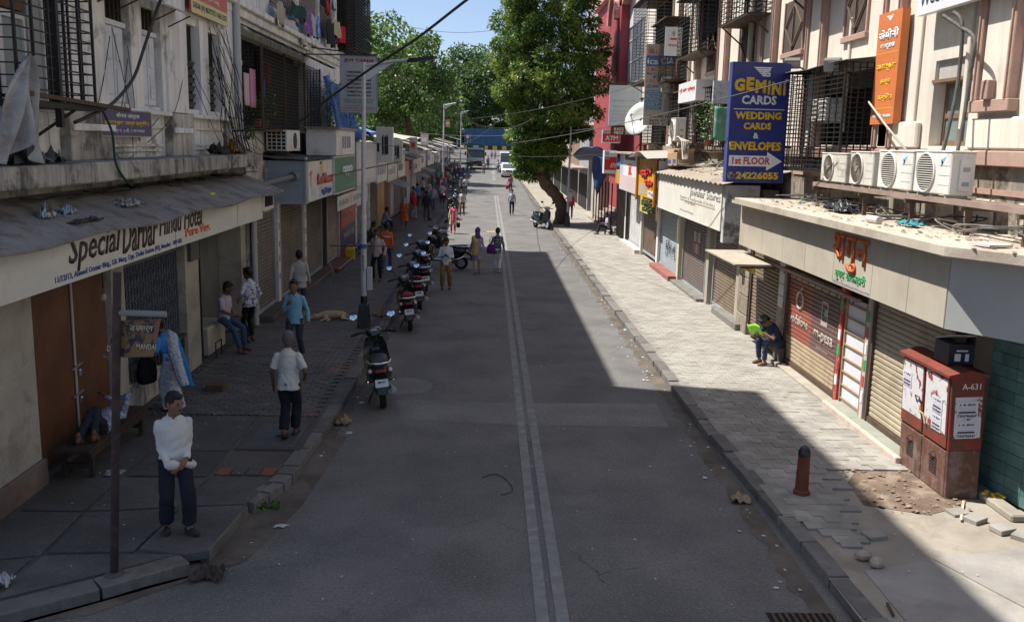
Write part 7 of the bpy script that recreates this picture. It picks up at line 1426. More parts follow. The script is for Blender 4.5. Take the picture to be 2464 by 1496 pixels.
def flyer(c, xd, w, h, par):
    xd = Vector(xd).normalized(); n = xd.cross(ZP); b = MB(); R3 = Matrix((xd, ZP, n)).transposed(); b.cbox(Vector(c) + n * .006, (w, h, .002), R3); f = b.obj('flyer', pap, par); c = Vector(c) + n * .0075
    text('5 ★ होटल', c + ZP * h * .3, xd, ZP, w * .75, h * .16, black_t, f, ext=.001, bold=.03); text('7304786847', c - ZP * h * .35, xd, ZP, w * .9, h * .17, black_t, f, ext=.001, bold=.03); text('•••••••• ••••••\n••••• •••••••', c + ZP * h * .05, xd, ZP, w * .8, h * .14, P('grey print', (.3, .3, .33)), f, ext=.001)
    b = MB(); b.cbox(c - ZP * h * .14 + n * .0005, (w * .8, h * .1, .001), R3); b.obj('print_bar', black_t, f)
for z in (1.33, 1.06): flyer((6.3, cy0, z), (1, 0, 0), .28, .23, cb)
for y, z in ((12.66, 1.45), (11.75, 1.32), (11.75, 1.08)): flyer((cx0 - .004, y, z), (0, -1, 0), .27, .22, cb)
text('A-631', (6.34, cy0 - .002, 1.64), XP, ZP, .24, .08, wht_t, cb, ext=.002); text('A-631', (cx0 + .0 - .002, 12.0, 1.745), -YP, ZP, .2, .04, wht_t, cb, ext=.002)
bx_ = thing('carton_box', 'small black printed carton with white lid standing on the cabinet', 'box', (6.3, 11.85, 1.86)); sbox(bx_, 'carton', P('black carton', (.02, .022, .035), .35), 6.08, 6.42, 11.75, 12.15, 1.85, 2.13, .004); b = MB(); b.cbox((6.25, 11.95, 2.19), (.36, .4, .012), Matrix.Rotation(-.28, 3, 'X')); b.obj('lid', P('carton white', (.55, .56, .58), .6), bx_)
for u, w in ((6.16, .08), (6.3, .05)): sbox(bx_, 'carton_label', wht_t, u, u + w, 11.747, 11.75, 1.9, 2.0)
sbox(bx_, 'carton_label', wht_t, 6.18, 6.33, 11.747, 11.75, 2.03, 2.05)
cb.rotation_euler.y = -.045
# bollard
bo = G(1928, 1187, .134); bl_ = thing('bollard', 'short red iron bollard with black dome on the paved walk', 'bollard', tuple(bo)); redb = M('dull red bollard', (.2, .045, .03), .6, .3, 6, 40, .2, dirt=(.1, .035, .02), damt=.6, dsc=6)
b = MB(); b.loft([[bo + Vector((r * math.cos(a), r * math.sin(a), z)) for a in [2 * PI * j / 18 for j in range(18)]] for z, r in ((-.02, .108), (.05, .108), (.06, .088), (.3, .082), (.52, .076))]); b.obj('shaft', redb, bl_, smooth=40)
b = MB(); b.loft([[bo + Vector((r * math.cos(a), r * math.sin(a), z)) for a in [2 * PI * j / 18 for j in range(18)]] for z, r in ((.52, .082), (.56, .082), (.61, .072), (.65, .045), (.665, .01))]); b.obj('dome', black_p, bl_, smooth=40); b = MB(); b.cone(bo + Vector((-.09, 0, .3)), bo + Vector((.09, 0, .3)), .012, n=6); b.obj('bolt', rust_iron, bl_)
# red pillar box far left
pbx = thing('pillar_box', 'red and white pillar box on the left pavement beside the far lamp', 'post box', (-3.7, 73.5, .13)); sbox(pbx, 'body', P('pillar red', (.45, .03, .03)), -3.95, -3.35, 73.2, 73.8, .13, 1.75, .03); sbox(pbx, 'panel', white_p, -3.85, -3.45, 73.19, 73.2, 1.0, 1.6)
# ================================================================== scooters
def scooter(label, loc, rotz, body, seatm, plate=None):
    t = thing('scooter', label, 'scooter', loc, rotz, 'scooters parked along the kerb')
    def O(b, n, m_, par=None, **k): return b.obj(n, m_, par or t, local=True, **k)
    def sup(y, z, w, h, p=.6, n=16): return [Vector((w * math.copysign(abs(math.cos(a)) ** p, math.cos(a)), y, z + h * math.copysign(abs(math.sin(a)) ** p, math.sin(a)))) for a in [2 * PI * j / n for j in range(n)]]
    b = MB(); b.loft([sup(-.86, .70, .06, .035), sup(-.8, .68, .13, .075), sup(-.65, .62, .185, .14), sup(-.45, .57, .2, .18), sup(-.25, .55, .185, .19), sup(-.1, .52, .15, .2), sup(-.03, .48, .12, .18)]); O(b, 'rear_body', body, smooth=50)
    b = MB(); b.loft([sup(-.85, .745, .09, .015), sup(-.75, .77, .135, .035), sup(-.5, .775, .15, .045), sup(-.25, .76, .145, .04), sup(-.05, .735, .1, .035), sup(.0, .72, .06, .02)]); O(b, 'seat', seatm, smooth=50)
    b = MB(); b.prism([(-.2, -.1), (.2, -.1), (.19, .42), (-.19, .42)], 'z', .29, .34); O(b, 'floor_board', black_p, bevel=.015)
    b = MB(); rows = [(.36, .3, .2), (.42, .45, .215), (.47, .62, .215), (.50, .8, .19), (.5, .93, .13)]
    b.loft([[Vector((w * x, y + .10 * (1 - x * x), z)) for x in (-1, -.6, 0, .6, 1)] + [Vector((w * x, y + .10 * (1 - x * x) - .03, z)) for x in (1, .6, 0, -.6, -1)] for y, z, w in rows]); O(b, 'leg_shield', body, smooth=50)
    b = MB(); b.loft([sup(.5, .56, .1, .16), sup(.585, .6, .1, .2), sup(.63, .62, .05, .14)]); O(b, 'front_cowl', body, smooth=50)
    b = MB(); b.cone((0, .43, .9), (0, .41, 1.0), .05, .05, 10); b.cone((-.06, .68, .22), (-.05, .52, .5), .02, n=8); b.cone((.06, .68, .22), (.05, .52, .5), .02, n=8); O(b, 'fork', black_p)
    b = MB(); b.loft([sup(.27, 1.02, .05, .03), sup(.33, 1.03, .12, .06), sup(.43, 1.03, .14, .085), sup(.51, 1.01, .11, .075), sup(.545, 1.0, .06, .04)]); hb = O(b, 'handlebar_cover', body, smooth=50)
    b = MB(); b.ell((0, .53, 1.01), .085, .025, .055); O(b, 'headlight', P('headlight glass', (.5, .52, .52), .1, .8), smooth=1)
    b = MB(); b.ell((0, .33, 1.065), .07, .045, .02, Matrix.Rotation(-.5, 3, 'X')); O(b, 'speedometer', P('dial', (.45, .47, .45), .15), smooth=1)
    for s in (-1, 1):
        b = MB(); b.tube([(s * .1, .38, 1.03), (s * .22, .36, 1.04), (s * .36, .3, 1.02)], .016, 8); b.cone((s * .25, .352, 1.037), (s * .37, .295, 1.02), .023, n=8); O(b, 'grip', rubber)
        b = MB(); b.tube([(s * .16, .38, 1.06), (s * .2, .4, 1.18), (s * .27, .4, 1.27)], .007, 6); st2 = O(b, 'mirror_stem', black_p)
        b = MB(); b.ell((s * .31, .4, 1.31), .075, .02, .055, n=14); mrh = O(b, 'mirror', black_p, smooth=1); b = MB(); Rm = Matrix.Rotation(-.32, 3, 'X'); b.ell((s * .31, .378, 1.312), .068, .005, .05, Rm, 14, 4); O(b, 'mirror_glass', mirror_m, mrh)
        b = MB(); b.ell((s * .155, -.8, .665), .035, .05, .035); O(b, 'indicator', P('indicator clear', (.62, .55, .5), .15), smooth=1)
        b = MB(); b.tube([(s * .19, -.1, .33), (s * .26, -.2, .35), (s * .27, -.5, .4), (s * .2, -.72, .48)], .011, 6); O(b, 'side_guard', chrome)
    b = MB(); b.loft([sup(-.875, .66, .08, .025), sup(-.84, .66, .1, .04), sup(-.78, .66, .1, .04)]); O(b, 'tail_light', P('tail red', (.22, .008, .012), .2, .6), smooth=1)
    b = MB(); b.tube([(-.17, -.42, .78), (-.19, -.65, .8), (-.15, -.88, .8), (0, -.94, .8), (.15, -.88, .8), (.19, -.65, .8), (.17, -.42, .78)], .014, 8); O(b, 'grab_rail', chrome, smooth=1)
    b = MB(); b.prism([(-.78, .6), (-.93, .5), (-.97, .32), (-.94, .3), (-.88, .48), (-.75, .55)], 'x', -.07, .07); O(b, 'rear_mudguard', black_p)
    b = MB(); Rp = Matrix.Rotation(-.25, 3, 'X'); b.cbox((0, -.965, .5), (.2, .008, .12), Rp); pl2 = O(b, 'number_plate', P('plate white', (.62, .62, .62)))
    b = MB(); b.cbox((0, -.969, .525), (.11, .004, .025), Rp); b.cbox((0, -.966, .482), (.15, .004, .025), Rp); O(b, 'plate_characters', black_t, pl2) if not plate else [text(st, origin(t) + Vector((0, -.9705, zz)), XP, Vector((0, .25, 1)), ww, .032, black_t, pl2, name='plate_characters', ext=.001, bold=.03) for st, zz, ww in ((plate[0], .528, .11), (plate[1], .478, .155))]
    for yw, nm in ((.68, 'front_wheel'), (-.58, 'rear_wheel')):
        b = MB(); b.loft([[Vector((x, yw + r * math.cos(a), .225 + r * math.sin(a))) for a in [2 * PI * j / 24 for j in range(24)]] for x, r in ((-.045, .17), (-.05, .2), (-.025, .222), (.025, .222), (.05, .2), (.045, .17))], cap=True); wh = O(b, nm, rubber, smooth=40)
        b = MB(); b.cone((-.052, yw, .225), (.052, yw, .225), .13, n=18); b.cone((-.06, yw, .225), (.06, yw, .225), .04, n=10); O(b, 'rim', grey_m, wh)
    b = MB(); b.loft([[Vector((x, .68 + .25 * math.cos(a), .235 + .25 * math.sin(a))) for x in (-.06, 0, .06)] + [Vector((x, .68 + .237 * math.cos(a), .235 + .237 * math.sin(a))) for x in (.06, 0, -.06)] for a in [D(v) for v in (-5, 25, 55, 85, 115, 150, 175)]]); O(b, 'front_fender', body, smooth=50)
    b = MB(); b.cone((.14, -.25, .26), (.17, -.86, .34), .035, .055, 10); b.cone((.17, -.84, .34), (.17, -.89, .345), .05, .03, 10); O(b, 'exhaust', grey_m, smooth=40)
    b = MB(); b.box(-.1, .1, -.5, -.05, .2, .42); O(b, 'engine', M('engine block', (.09, .09, .09), .5, .3, 8)); b = MB(); b.bar((-.1, -.3, .25), (-.22, -.25, .01), .02); O(b, 'kick_stand', black_p)
    return t
bk = M('gloss black', (.012, .014, .015), .16, .1, 5, 40, 0, spec=.6); bkg = M('dark green gloss', (.016, .024, .022), .16, .1, 5, 40, 0, spec=.6); bkb = M('blue black gloss', (.02, .024, .04), .16, .1, 5, 40, 0, spec=.6); gyv = M('grey gloss', (.035, .04, .045), .2, .1, 5, 40, 0, spec=.6); wtv = M('white gloss', (.6, .6, .6), .2, .1, 5, 40, 0, spec=.6)
seat_m = M('seat vinyl', (.02, .018, .017), .45, .2, 10, 60, .1)
RB_ = None
sc_ = [('dark green scooter with clear number plate parked alone nearest the road repair', (-1.88, 16.25), 10, bkg), ('black scooter with red backrest parked beyond the lamp post', (-1.95, 22.9), 8, bk), ('black scooter squeezed between the one with backrest and two others', (-1.95, 25.6), 10, bkb), ('black scooter with round mirrors parked behind two others', (-2.0, 28.4), 12, bk), ('black scooter facing the kerb next to the sideways one', (-2.15, 31.3), 8, bkb), ('black scooter standing sideways behind the man with the phone', (-1.6, 33.6), 82, bk), ('black scooter with raised headlight parked beside the pink scarf', (-2.1, 38.0), 168, bk), ('dark scooter among the motorcycles near the brown trousered man', (-2.2, 56), 5, bk), ('black motorcycle like scooter behind the crowd of mirrors', (-2.2, 60), 170, bkb), ('dark grey scooter farther up the left kerb', (-2.2, 66), 8, gyv), ('white scooter parked under the far lamp', (-2.5, 88), 10, wtv), ('dark scooter parked beside the far truck', (-3.0, 112), 5, bk), ('charcoal scooter standing beside the street tree', (2.85, 50.6), 205, gyv)]
for lab_, (x, y), r, m_ in sc_:
    st_o = scooter(lab_, (x, y, zr(y)), D(r), m_, seat_m, ('MH 01', 'BH 9353') if y < 17 else ('MH 01', 'BV 5460') if y < 24 else None); st_o.scale = (1.1,) * 3; st_o.rotation_euler = (0, -.1, D(r)); st_o.location.z += .008
    if 'backrest' in lab_: q_ = MB(); q_.ell((0, -.8, .86), .13, .03, .06); q_.obj('backrest', P('backrest red', (.3, .03, .03)), st_o, local=True, smooth=1)
# ================================================================== CABLES, LAUNDRY, PLANTS, LITTER
def wire(name, label, pts, r=.012, mat=cable_m, group=None, n=5):
    b = MB(); b.tube(pts, r, n); return tag(b.obj(name, mat, None, smooth=1), label, 'cable', group)
def bez(pts, k=8):                                        # smooth curve through points
    P3 = [Vector(p) for p in pts]; o = []
    for i in range(len(P3) - 1):
        a, b_, c, d_ = P3[max(0, i - 1)], P3[i], P3[i + 1], P3[min(len(P3) - 1, i + 2)]
        for j in range(k): s = j / k; o.append(.5 * (2 * b_ + (c - a) * s + (2 * a - 5 * b_ + 4 * c - d_) * s * s + (3 * b_ - a - 3 * c + d_) * s ** 3))
    return o + [P3[-1]]
# the thick cable swinging across the street over our heads
wire('overhead_cable', 'thick taped black cable rising across the street past the card sign', bez([AX(560, 316, -5.6), AY(700, 300, 18), AY(800, 230, 17), AY(900, 160, 16), AY(1000, 95, 15), AY(1130, -5, 14), AY(1250, -90, 13)]), .022, M('taped cable', (.06, .055, .05), .7, .4, 10))
wire('overhead_cable', 'thick wandering black cable hanging before the white doors', bez([AX(395, -20, -5.0), AX(375, 30, -5.2), AX(345, 120, -5.3), AX(320, 190, -5.3), AX(270, 250, -5.35), AX(215, 280, -5.4), AX(180, 295, -5.45)]), .025, M('taped cable', (.06, .055, .05), .7, .4, 10))
wire('overhead_cable', 'green cable dropping from the small purple sign to the sheet roof', bez([AX(245, 262, -5.55), AX(270, 320, -5.5), AX(278, 390, -5.25), AX(300, 430, -5.3), AX(318, 447, -5.5)]), .018, M('green cable', (.02, .06, .05), .7))
for i, (pa, pb, sg) in enumerate((((800, 300, 38), (1530, 205, 44), .9), ((1010, 320, 70), (1500, 300, 44), .6), ((900, 345, 36), (1460, 370, 46), .5), ((1090, 345, 90), (1200, 290, 52), .8), ((1035, 135, 21.7), (1180, 300, 60), 1.2), ((860, 20, 60), (1250, 60, 60), 1.5), ((905, 140, 22), (1300, 270, 52), 2.0), ((1040, 390, 80), (1310, 340, 50), .8))):
    a, c = AY(*pa), AY(*pb); wire('overhead_wire', ['thin wire from the low shops to the bleached board', 'thin wire between the far lamp and the dish', 'thin pale wire under the dish', 'short sagging wire beside the truck', 'wire from the near lamp head to the far trees', 'wire crossing the sky between the buildings', 'long wire from the near lamp to the street tree', 'low wire slung under the street tree'][i], catenary(a, c, sg * .6), .013, cable_g)
a, c = AY(1905, 185, 20.7), AX(2055, 130, 6.6); wire('overhead_wire', 'wire crossing the face of the blue sign', catenary(AY(1230, 345, 40), AX(1915, 190, 5.6), .15, 20), .011, cable_g)
# loose cables hanging down the left block
rw = random.Random(9); gl_ = 'loose cables hanging on the white block'
for i in range(22):
    x0 = rw.uniform(500, 545); y0 = rw.uniform(60, 200); x1 = rw.uniform(545, 640); y1 = rw.uniform(330, 400); a, c = AX(x0, y0, -5.85), AX(x1, y1, -5.5); b1 = a.lerp(c, .5) + Vector((.12, rw.uniform(-.7, .3), -rw.uniform(.3, .8))); c = c + Vector((0, rw.uniform(-.3, .6), rw.uniform(-.1, .3)))
    wire('loose_cable', 'loose black cable hanging from the dark windows to the concrete ledge', bez([a, a.lerp(b1, .5) + Vector((.08, rw.uniform(-.2, .2), 0)), b1, c], 6), rw.choice([.004, .006, .009]), cable_m, gl_, 4)
for i in range(12):
    y0 = rw.uniform(14, 19); a = Vector((-5.97, y0, rw.uniform(4.6, 6.5))); c = Vector((-5.97, y0 + rw.uniform(-3, 3), rw.uniform(4.2, 4.9))); wire('loose_cable', 'loose black cable strung low along the white wall', bez([a, a.lerp(c, .5) + Vector((.1, 0, -.3)), c], 6), .007, cable_m, 'cables strung low along the white wall', 4)
for i in range(9):
    pts = [Vector((-5.6 + rw.uniform(-.3, .25), 11.5 + i * .9 + j * .5, roof_z(-5.7, 12 + i) + .05 + rw.uniform(0, .06))) for j in range(8)]; wire('roof_cable', 'black cable lying in loops on the dusty sheet roof', bez(pts, 5), .012, cable_m, 'cables lying on the sheet roof', 4)
for i in range(3): wire('drop_cable', 'black cable dropping behind the blue grey metal box', bez([AX(570 + 8 * i, 250, -5.75), AX(580 + 6 * i, 330, -5.6), AX(600 + 8 * i, 400, -5.7), AX(605 + 8 * i, 470, -5.8)], 6), .014, cable_m, 'cables beside the rain pipe')
# pipes and cables from the white sign down to the air conditioners on the right
wire('insulated_pipe', 'grey insulated pipe hanging from the white sign to the rack', bez([AX(2295, 30, 6.85), AX(2315, 62, 6.85), AX(2305, 200, 6.85), AX(2275, 340, 6.7), AX(2262, 385, 6.65)]), .03, M('insulation', (.12, .11, .1), .8, .4, 10)); wire('insulated_pipe', 'second grey insulated pipe bending out towards the window', bez([AX(2270, 38, 6.85), AX(2310, 65, 6.85), AX(2345, 95, 6.8), AX(2335, 180, 6.8), AX(2320, 280, 6.75), AX(2300, 385, 6.65)]), .028, M('insulation', (.12, .11, .1), .8, .4, 10))
wire('insulated_pipe', 'pale conduit leaning from the cage to the row of air conditioners', [AX(2090, 245, 6.9), AX(2130, 300, 6.8), AX(2200, 385, 6.6)], .02, M('pale conduit', (.45, .4, .33)))
for i in range(16):
    pts = [Vector((6.6 + rw.uniform(-.5, .5), 10 + i * .55 + j * .3, 3.53 + rw.uniform(0, .2))) for j in range(7)]; wire('roof_cable', 'dusty cable tangled under the rack of air conditioners', bez(pts, 4), .011, rw.choice([cable_m, cable_g, M('dusty cable', (.25, .22, .18))]), 'cables tangled under the rack', 4)
for i in range(18):
    pts = [Vector((6.3 + rw.uniform(-.5, .6), 23 + i * 1.0 + j * .4, 3.95 + rw.uniform(0, .3))) for j in range(6)]; wire('roof_cable', 'dusty cable lying across the rusty tin roof', bez(pts, 4), .014, rw.choice([cable_g, M('dusty cable', (.25, .22, .18))]), 'cables lying on the tin roof', 4)
# scraps
scr = M('grey scrap', (.3, .28, .25), .9, .5, 6); wsc = M('pale scrap', (.55, .54, .53), .9, .3, 6)
b = MB(); clutter(b, 150, -5.95, -5.0, 9.5, 21.5, 0, .015, .05, .5, roof_z); o = stuff(b.obj('roof_scraps', scr)); tag(o, 'grey dust and scraps scattered on the sheet roof', 'scraps')
b = MB(); clutter(b, 260, 5.6, 7.1, 9.6, 20.8, 3.5, .015, .06, .5); o = stuff(b.obj('canopy_scraps', M('brown scrap', (.2, .15, .11), .9, .5, 6))); tag(o, 'brown dust and scraps lying on the concrete canopy', 'scraps')
b = MB(); clutter(b, 120, 6.0, 7.1, 22.5, 42, 3.85, .04, .14, .5); o = stuff(b.obj('tin_roof_scraps', M('brown scrap', (.2, .15, .11), .9, .5, 6))); tag(o, 'rubble and scraps on the rusty tin roof', 'scraps')
b = MB(); clutter(b, 200, -3, 3.4, 8, 34, 0, .008, .022, .3); clutter(b, 120, -5.4, -2.7, 9, 32, .135, .008, .025, .3); clutter(b, 160, 3.9, 6.2, 8, 30, .125, .008, .02, .3); clutter(b, 160, 3.1, 3.5, 8, 60, .005, .012, .05, .3); clutter(b, 70, -2.4, -2.1, 11, 40, .005, .012, .04, .3); o = stuff(b.obj('litter', wsc)); tag(o, 'tiny pale scraps of litter dotting road and pavements', 'litter')
b = MB(); clutter(b, 90, 5.0, 6.3, 10.9, 12.6, .115, .015, .05, .6); o = stuff(b.obj('rubble', M('rubble', (.3, .22, .16), .95, .5, 8))); tag(o, 'broken rubble and dirt around the foot of the iron cabinet', 'rubble')
def scrap(name, label, cat, p, s, mat, hz=.5, seed=1, nu=9):
    r = random.Random(seed); w, l = s; n = nu; H = {}; out_ = [r.uniform(.65, 1.1) for _ in range(12)]
    def fn(u, v):
        i, j = round(u * n), round(v * n)
        if (i, j) not in H: H[(i, j)] = (r.gauss(0, .035), r.gauss(0, .035), r.random() ** 1.5)
        a, b_, c = H[(i, j)]; dx, dy = u - .5 + a, v - .5 + b_; an = math.atan2(dy, dx); rad = out_[int((an + PI) / (2 * PI) * 11.99)]; e = max(0, 1 - 1.6 * max(abs(u - .5), abs(v - .5)))
        return (p[0] + dx * w * rad, p[1] + dy * l * rad, p[2] + .008 + hz * .16 * c * (.25 + e))
    return cloth(name, label, cat, fn, mat, n, n, th=.003)
for i, (lab, x, y, z, s, mt) in enumerate((('crumpled brown paper bag in the left gutter', 825, 1020, 0, (.26, .3), M('brown paper', (.3, .19, .13), .9)), ('white card lying flat in the left gutter', 840, 1043, 0, (.1, .13), wsc), ('dark leafy scrap lying in the gutter by the near kerb', 505, 1385, 0, (.3, .35), M('dark scrap', (.07, .055, .045), .9)), ('crumpled white paper on the near pavement', 12, 1408, .13, (.14, .16), wsc), ('flat white cloth lying by the bench', 270, 1140, .13, (.28, .25), M('dirty cloth', (.33, .32, .3), .9)), ('curled brown cardboard scrap by the lamp base', 915, 758, .135, (.4, .35), M('brown paper', (.3, .19, .13), .9)), ('pale blue wrapper on the right of the road', 1507, 795, 0, (.14, .2), M('blue wrapper', (.3, .45, .52), .7)), ('dry leaf lying in the right gutter', 1780, 1208, 0, (.3, .2), M('dry leaf', (.36, .27, .18), .9)), ('small pale scrap on the shaded road', 675, 1267, 0, (.16, .1), wsc), ('white tissue at the foot of the kerb', 870, 970, 0, (.1, .12), wsc), ('orange peel smear on the road centre line', 1183, 558, 0, (.5, .7), M('orange peel', (.5, .28, .16), .9)))):
    g = G(x, y, z); scrap('litter_piece', lab, 'litter', (g.x, g.y, z + .004), s, mt, 1. if 'crump' in lab or 'curled' in lab or 'leaf' in lab else .15, i)
wire('twig', 'thin bent twig lying on the shaded road', bez([G(1160, 1148, .015), G(1195, 1140, .015), G(1225, 1160, .015), G(1232, 1180, .015), G(1205, 1190, .015)]), .006, M('twig', (.06, .045, .035)))
o = MB(); o.bar(G(2318, 1205, .13), G(2312, 1250, .14), .03, .012); tag(o.obj('wood_stick', M('pale wood', (.6, .48, .33))), 'pale wooden stick lying beside the cabinet', 'stick')
o = MB(); o.bar(G(2135, 1450, .13), G(2150, 1480, .13), .025, .02); tag(o.obj('iron_rod', rust_iron), 'short iron rod lying on the smooth slab', 'rod')
fl = MB(); fr_ = random.Random(2)
for _ in range(26): fl.ell((6.66 + fr_.uniform(-.1, .12), 11.35 + fr_.uniform(-.15, .12), .15 + fr_.uniform(0, .07)), .03, .03, .022, n=7, k=4)
tag(fl.obj('marigold_garland', P('marigold', (.68, .46, .02))), 'heap of yellow marigold flowers behind the cabinet', 'flowers')
for i, (x, y) in enumerate(((4.25, 9.6), (4.33, 9.42))):
    o = MB(); o.ell((x, y, .16), .1, .08, .06, Matrix.Rotation(i, 3, 'Z'), 7, 5); tag(o.obj('stone', M('pale stone', (.36, .3, .24), .9, .3, 4)), 'pale rough stone beside the right kerb, %s of the pair' % ('larger' if i == 0 else 'smaller'), 'stone')
wd = MB()
for _ in range(70):
    p = G(630, 1222, 0) + Vector((fr_.gauss(0, .12), fr_.gauss(0, .08), 0)); q = p + Vector((fr_.uniform(-.06, .06), fr_.uniform(-.06, .06), fr_.uniform(.03, .1))); s_ = Vector((.02, .01, 0)); wd.mesh([p, p.lerp(q, .5) + s_, q, p.lerp(q, .5) - s_], [(0, 1, 2, 3)])
stuff(wd_ := wd.obj('weed', lm1)); tag(wd_, 'small green weed growing in the gutter by the corner slab', 'plant')
# items on the left roof
for i, (lab, x, y, s, mt, h_) in enumerate((('heap of dirty white rags on the sheet roof', 300, 475, (.35, .7), M('dirty rag', (.4, .39, .37), .9, .4, 8), .8), ('small blue and white packet on the sheet roof', 160, 495, (.14, .3), M('blue packet', (.4, .47, .58), .7), .9), ('crumpled pale blue paper on the sheet roof', 108, 492, (.16, .26), M('pale paper', (.45, .5, .58), .8), 1.2), ('brown scrap beside the crumpled paper on the roof', 115, 480, (.12, .25), M('brown paper', (.3, .19, .13), .9), 1.2), ('dark torn sheet lying on the sheet roof', 210, 518, (.16, .9), M('dark scrap', (.07, .055, .045), .9), .4))):
    p = AX(x, y, -5.35 if i != 4 else -5.1); zz = roof_z(p.x, p.y); scrap('roof_rag', lab, 'scrap', (p.x, p.y, zz), s, mt, h_, 30 + i, 12)
o = MB(); p = AX(511, 472, -5.2); o.ell((p.x, p.y, roof_z(p.x, p.y) + .03), .04, .16, .03); tag(o.obj('yellow_bottle', P('bottle yellow', (.55, .5, .04))), 'yellow green plastic piece lying on the sheet roof', 'bottle')
for i, (lab, y, s, mt) in enumerate((('dark heap of rags on the concrete ledge under the cage', 11.6, (.5, 1.6), M('dark rag', (.12, .115, .11), .9, .4, 6)), ('orange and brown rag lying on the ledge end', 20.6, (.4, .7), M('orange rag', (.3, .14, .04), .9, .4, 6)), ('black box shaped rag on the ledge', 19.7, (.4, .4), M('dark scrap', (.07, .055, .045), .9)))): scrap('ledge_rag', lab, 'rag', (-5.65, y, 4.2), s, mt, 2., 50 + i, 12)
# items on the right roof
cv = MB(); cv.cone((5.95, 14.0, 3.56), (5.9, 14.3, 3.56), .06, n=12); tag(cv.obj('plastic_jar', P('jar grey', (.5, .48, .42))), 'dusty plastic jar lying on the concrete canopy', 'jar')
tl = MB(); tl.cbox((6.0, 10.9, 3.53), (.32, .35, .03), Matrix.Rotation(.2, 3, 'Z')); tag(tl.obj('roof_tile', M('pale tile', (.5, .46, .42))), 'loose pale tile lying on the canopy corner', 'tile')
scrap('plastic_bag', 'black crumpled plastic heap under the rack', 'plastic bag', (6.35, 16.6, 3.52), (.5, 1.2), M('black plastic', (.05, .045, .04), .5), 1.3, 61, 14); scrap('plastic_bag', 'teal plastic bag under the rack', 'plastic bag', (6.25, 13.6, 3.52), (.25, .5), M('teal plastic', (.03, .2, .22), .5), .7, 62, 10); scrap('plastic_bag', 'grey mouldy heap behind the open end of the rack', 'plastic bag', (6.9, 11.2, 3.9), (.4, .5), M('grey mould', (.17, .15, .13), .9), 2.5, 63, 12)
for i, (y, z, r_) in enumerate(((31.0, 3.95, .2), (30.2, 3.98, -.15))):
    t = thing('cardboard_box', ['open brown cardboard box on the rusty tin roof', 'leaning cardboard sheet box behind the open one'][i], 'cardboard box', (6.2, y, z)); cbm = M('cardboard', (.4, .27, .15), .85, .2, 3); sbox(t, 'carton', cbm, 5.95, 6.5, y - .4, y + .4, z, z + .42, .006)
    for s in (-1, 1): b = MB(); b.cbox((6.22, y + s * .5, z + .46), (.5, .3, .012), Matrix.Rotation(s * .5, 3, 'X')); b.obj('flap', cbm, t)
    sbox(t, 'print', blue_t, 5.944, 5.95, y - .25, y + .2, z + .08, z + .2)
for k in range(5):
    b = MB(); b.tube([(5.9 + k * .08, 28.6 + k * .2, 4.2), (6.0 + k * .06, 29.4, 4.75), (6.1, 30.4 + k * .1, 4.9)], .02); tag(b.obj('bent_pipe', M('pale conduit', (.45, .4, .33))), 'bent pale conduit sticking up from the rusty tin roof', 'pipe', 'bent conduits on the tin roof')
# ------------------------------------------------------------------ laundry and balcony things on the left block
CLO = [('dark green cloth hanging over the gallery rail', 700, 0, 42, 60, (.02, .07, .05)), ('beige net hanging in the gallery bay', 662, 0, 25, 70, (.4, .36, .3)), ('blue jeans hanging below the green cloth', 692, 38, 34, 28, (.06, .13, .28)), ('purple printed cloth on the gallery rail', 733, 20, 16, 70, (.2, .1, .26)), ('pale grey striped cloth on the rail', 750, 35, 16, 60, (.45, .46, .5)), ('bright blue printed cloth beside the striped one', 762, 40, 7, 55, (.12, .25, .55)), ('red cloth hanging high in the last bay', 783, 0, 10, 38, (.5, .04, .04)), ('black trousers hanging in the last bay', 787, 45, 16, 70, (.03, .04, .035)), ('pale yellow bag shaped cloth hanging on the rail', 802, 45, 16, 50, (.5, .44, .28)), ('dark red cloth beside the yellow one', 806, 80, 12, 28, (.2, .02, .05)), ('bright red cloth near the corner cage', 815, 58, 20, 55, (.55, .03, .04)), ('white towel hanging high in the last bay', 800, 0, 8, 28, (.55, .54, .52)), ('white and brown patterned cloth at the rail end', 727, 85, 8, 28, (.48, .42, .36))]
for i, (lab, x, y, w, h_, c) in enumerate(CLO):
    X = XU + .22 + .02 * (i % 3); a, bq = AX(x, y, X), AX(x + w, y + h_, X); z0, z1 = bq.z, AX(x, y, X).z; ph = i * 1.3
    cloth('hanging_cloth', lab, 'laundry', lambda u, v: (X + .05 * math.sin(u * 11 + ph) * (.4 + v), a.y + (bq.y - a.y) * (u + .06 * math.sin(v * 5 + ph)), z1 + (z0 - z1) * v - .05 * math.sin(u * 7 + ph)), CL(c, tuple(min(1, q * 1.6 + .04) for q in c) if 'print' in lab or 'pattern' in lab else None, 10), 12, 12, 'washing hung on the upper gallery')
for lab, x, y, w, h_, c in (('pink cloth hanging inside the screened balcony', 600, 165, 14, 95, (.6, .25, .38)), ('pale pink cloth hanging beside the brighter one', 586, 175, 12, 80, (.6, .42, .45)), ('dark red cloth deep in the screened balcony', 640, 150, 10, 60, (.2, .03, .04)), ('small blue cloth in the screened balcony', 628, 190, 8, 50, (.08, .2, .45))):
    X = XU + .3; a, bq = AX(x, y, X), AX(x + w, y + h_, X); cloth('hanging_cloth', lab, 'laundry', lambda u, v: (X + .04 * math.sin(u * 9), a.y + (bq.y - a.y) * u, a.z + (bq.z - a.z) * v), CL(c), 8, 8, 'washing in the screened balcony')
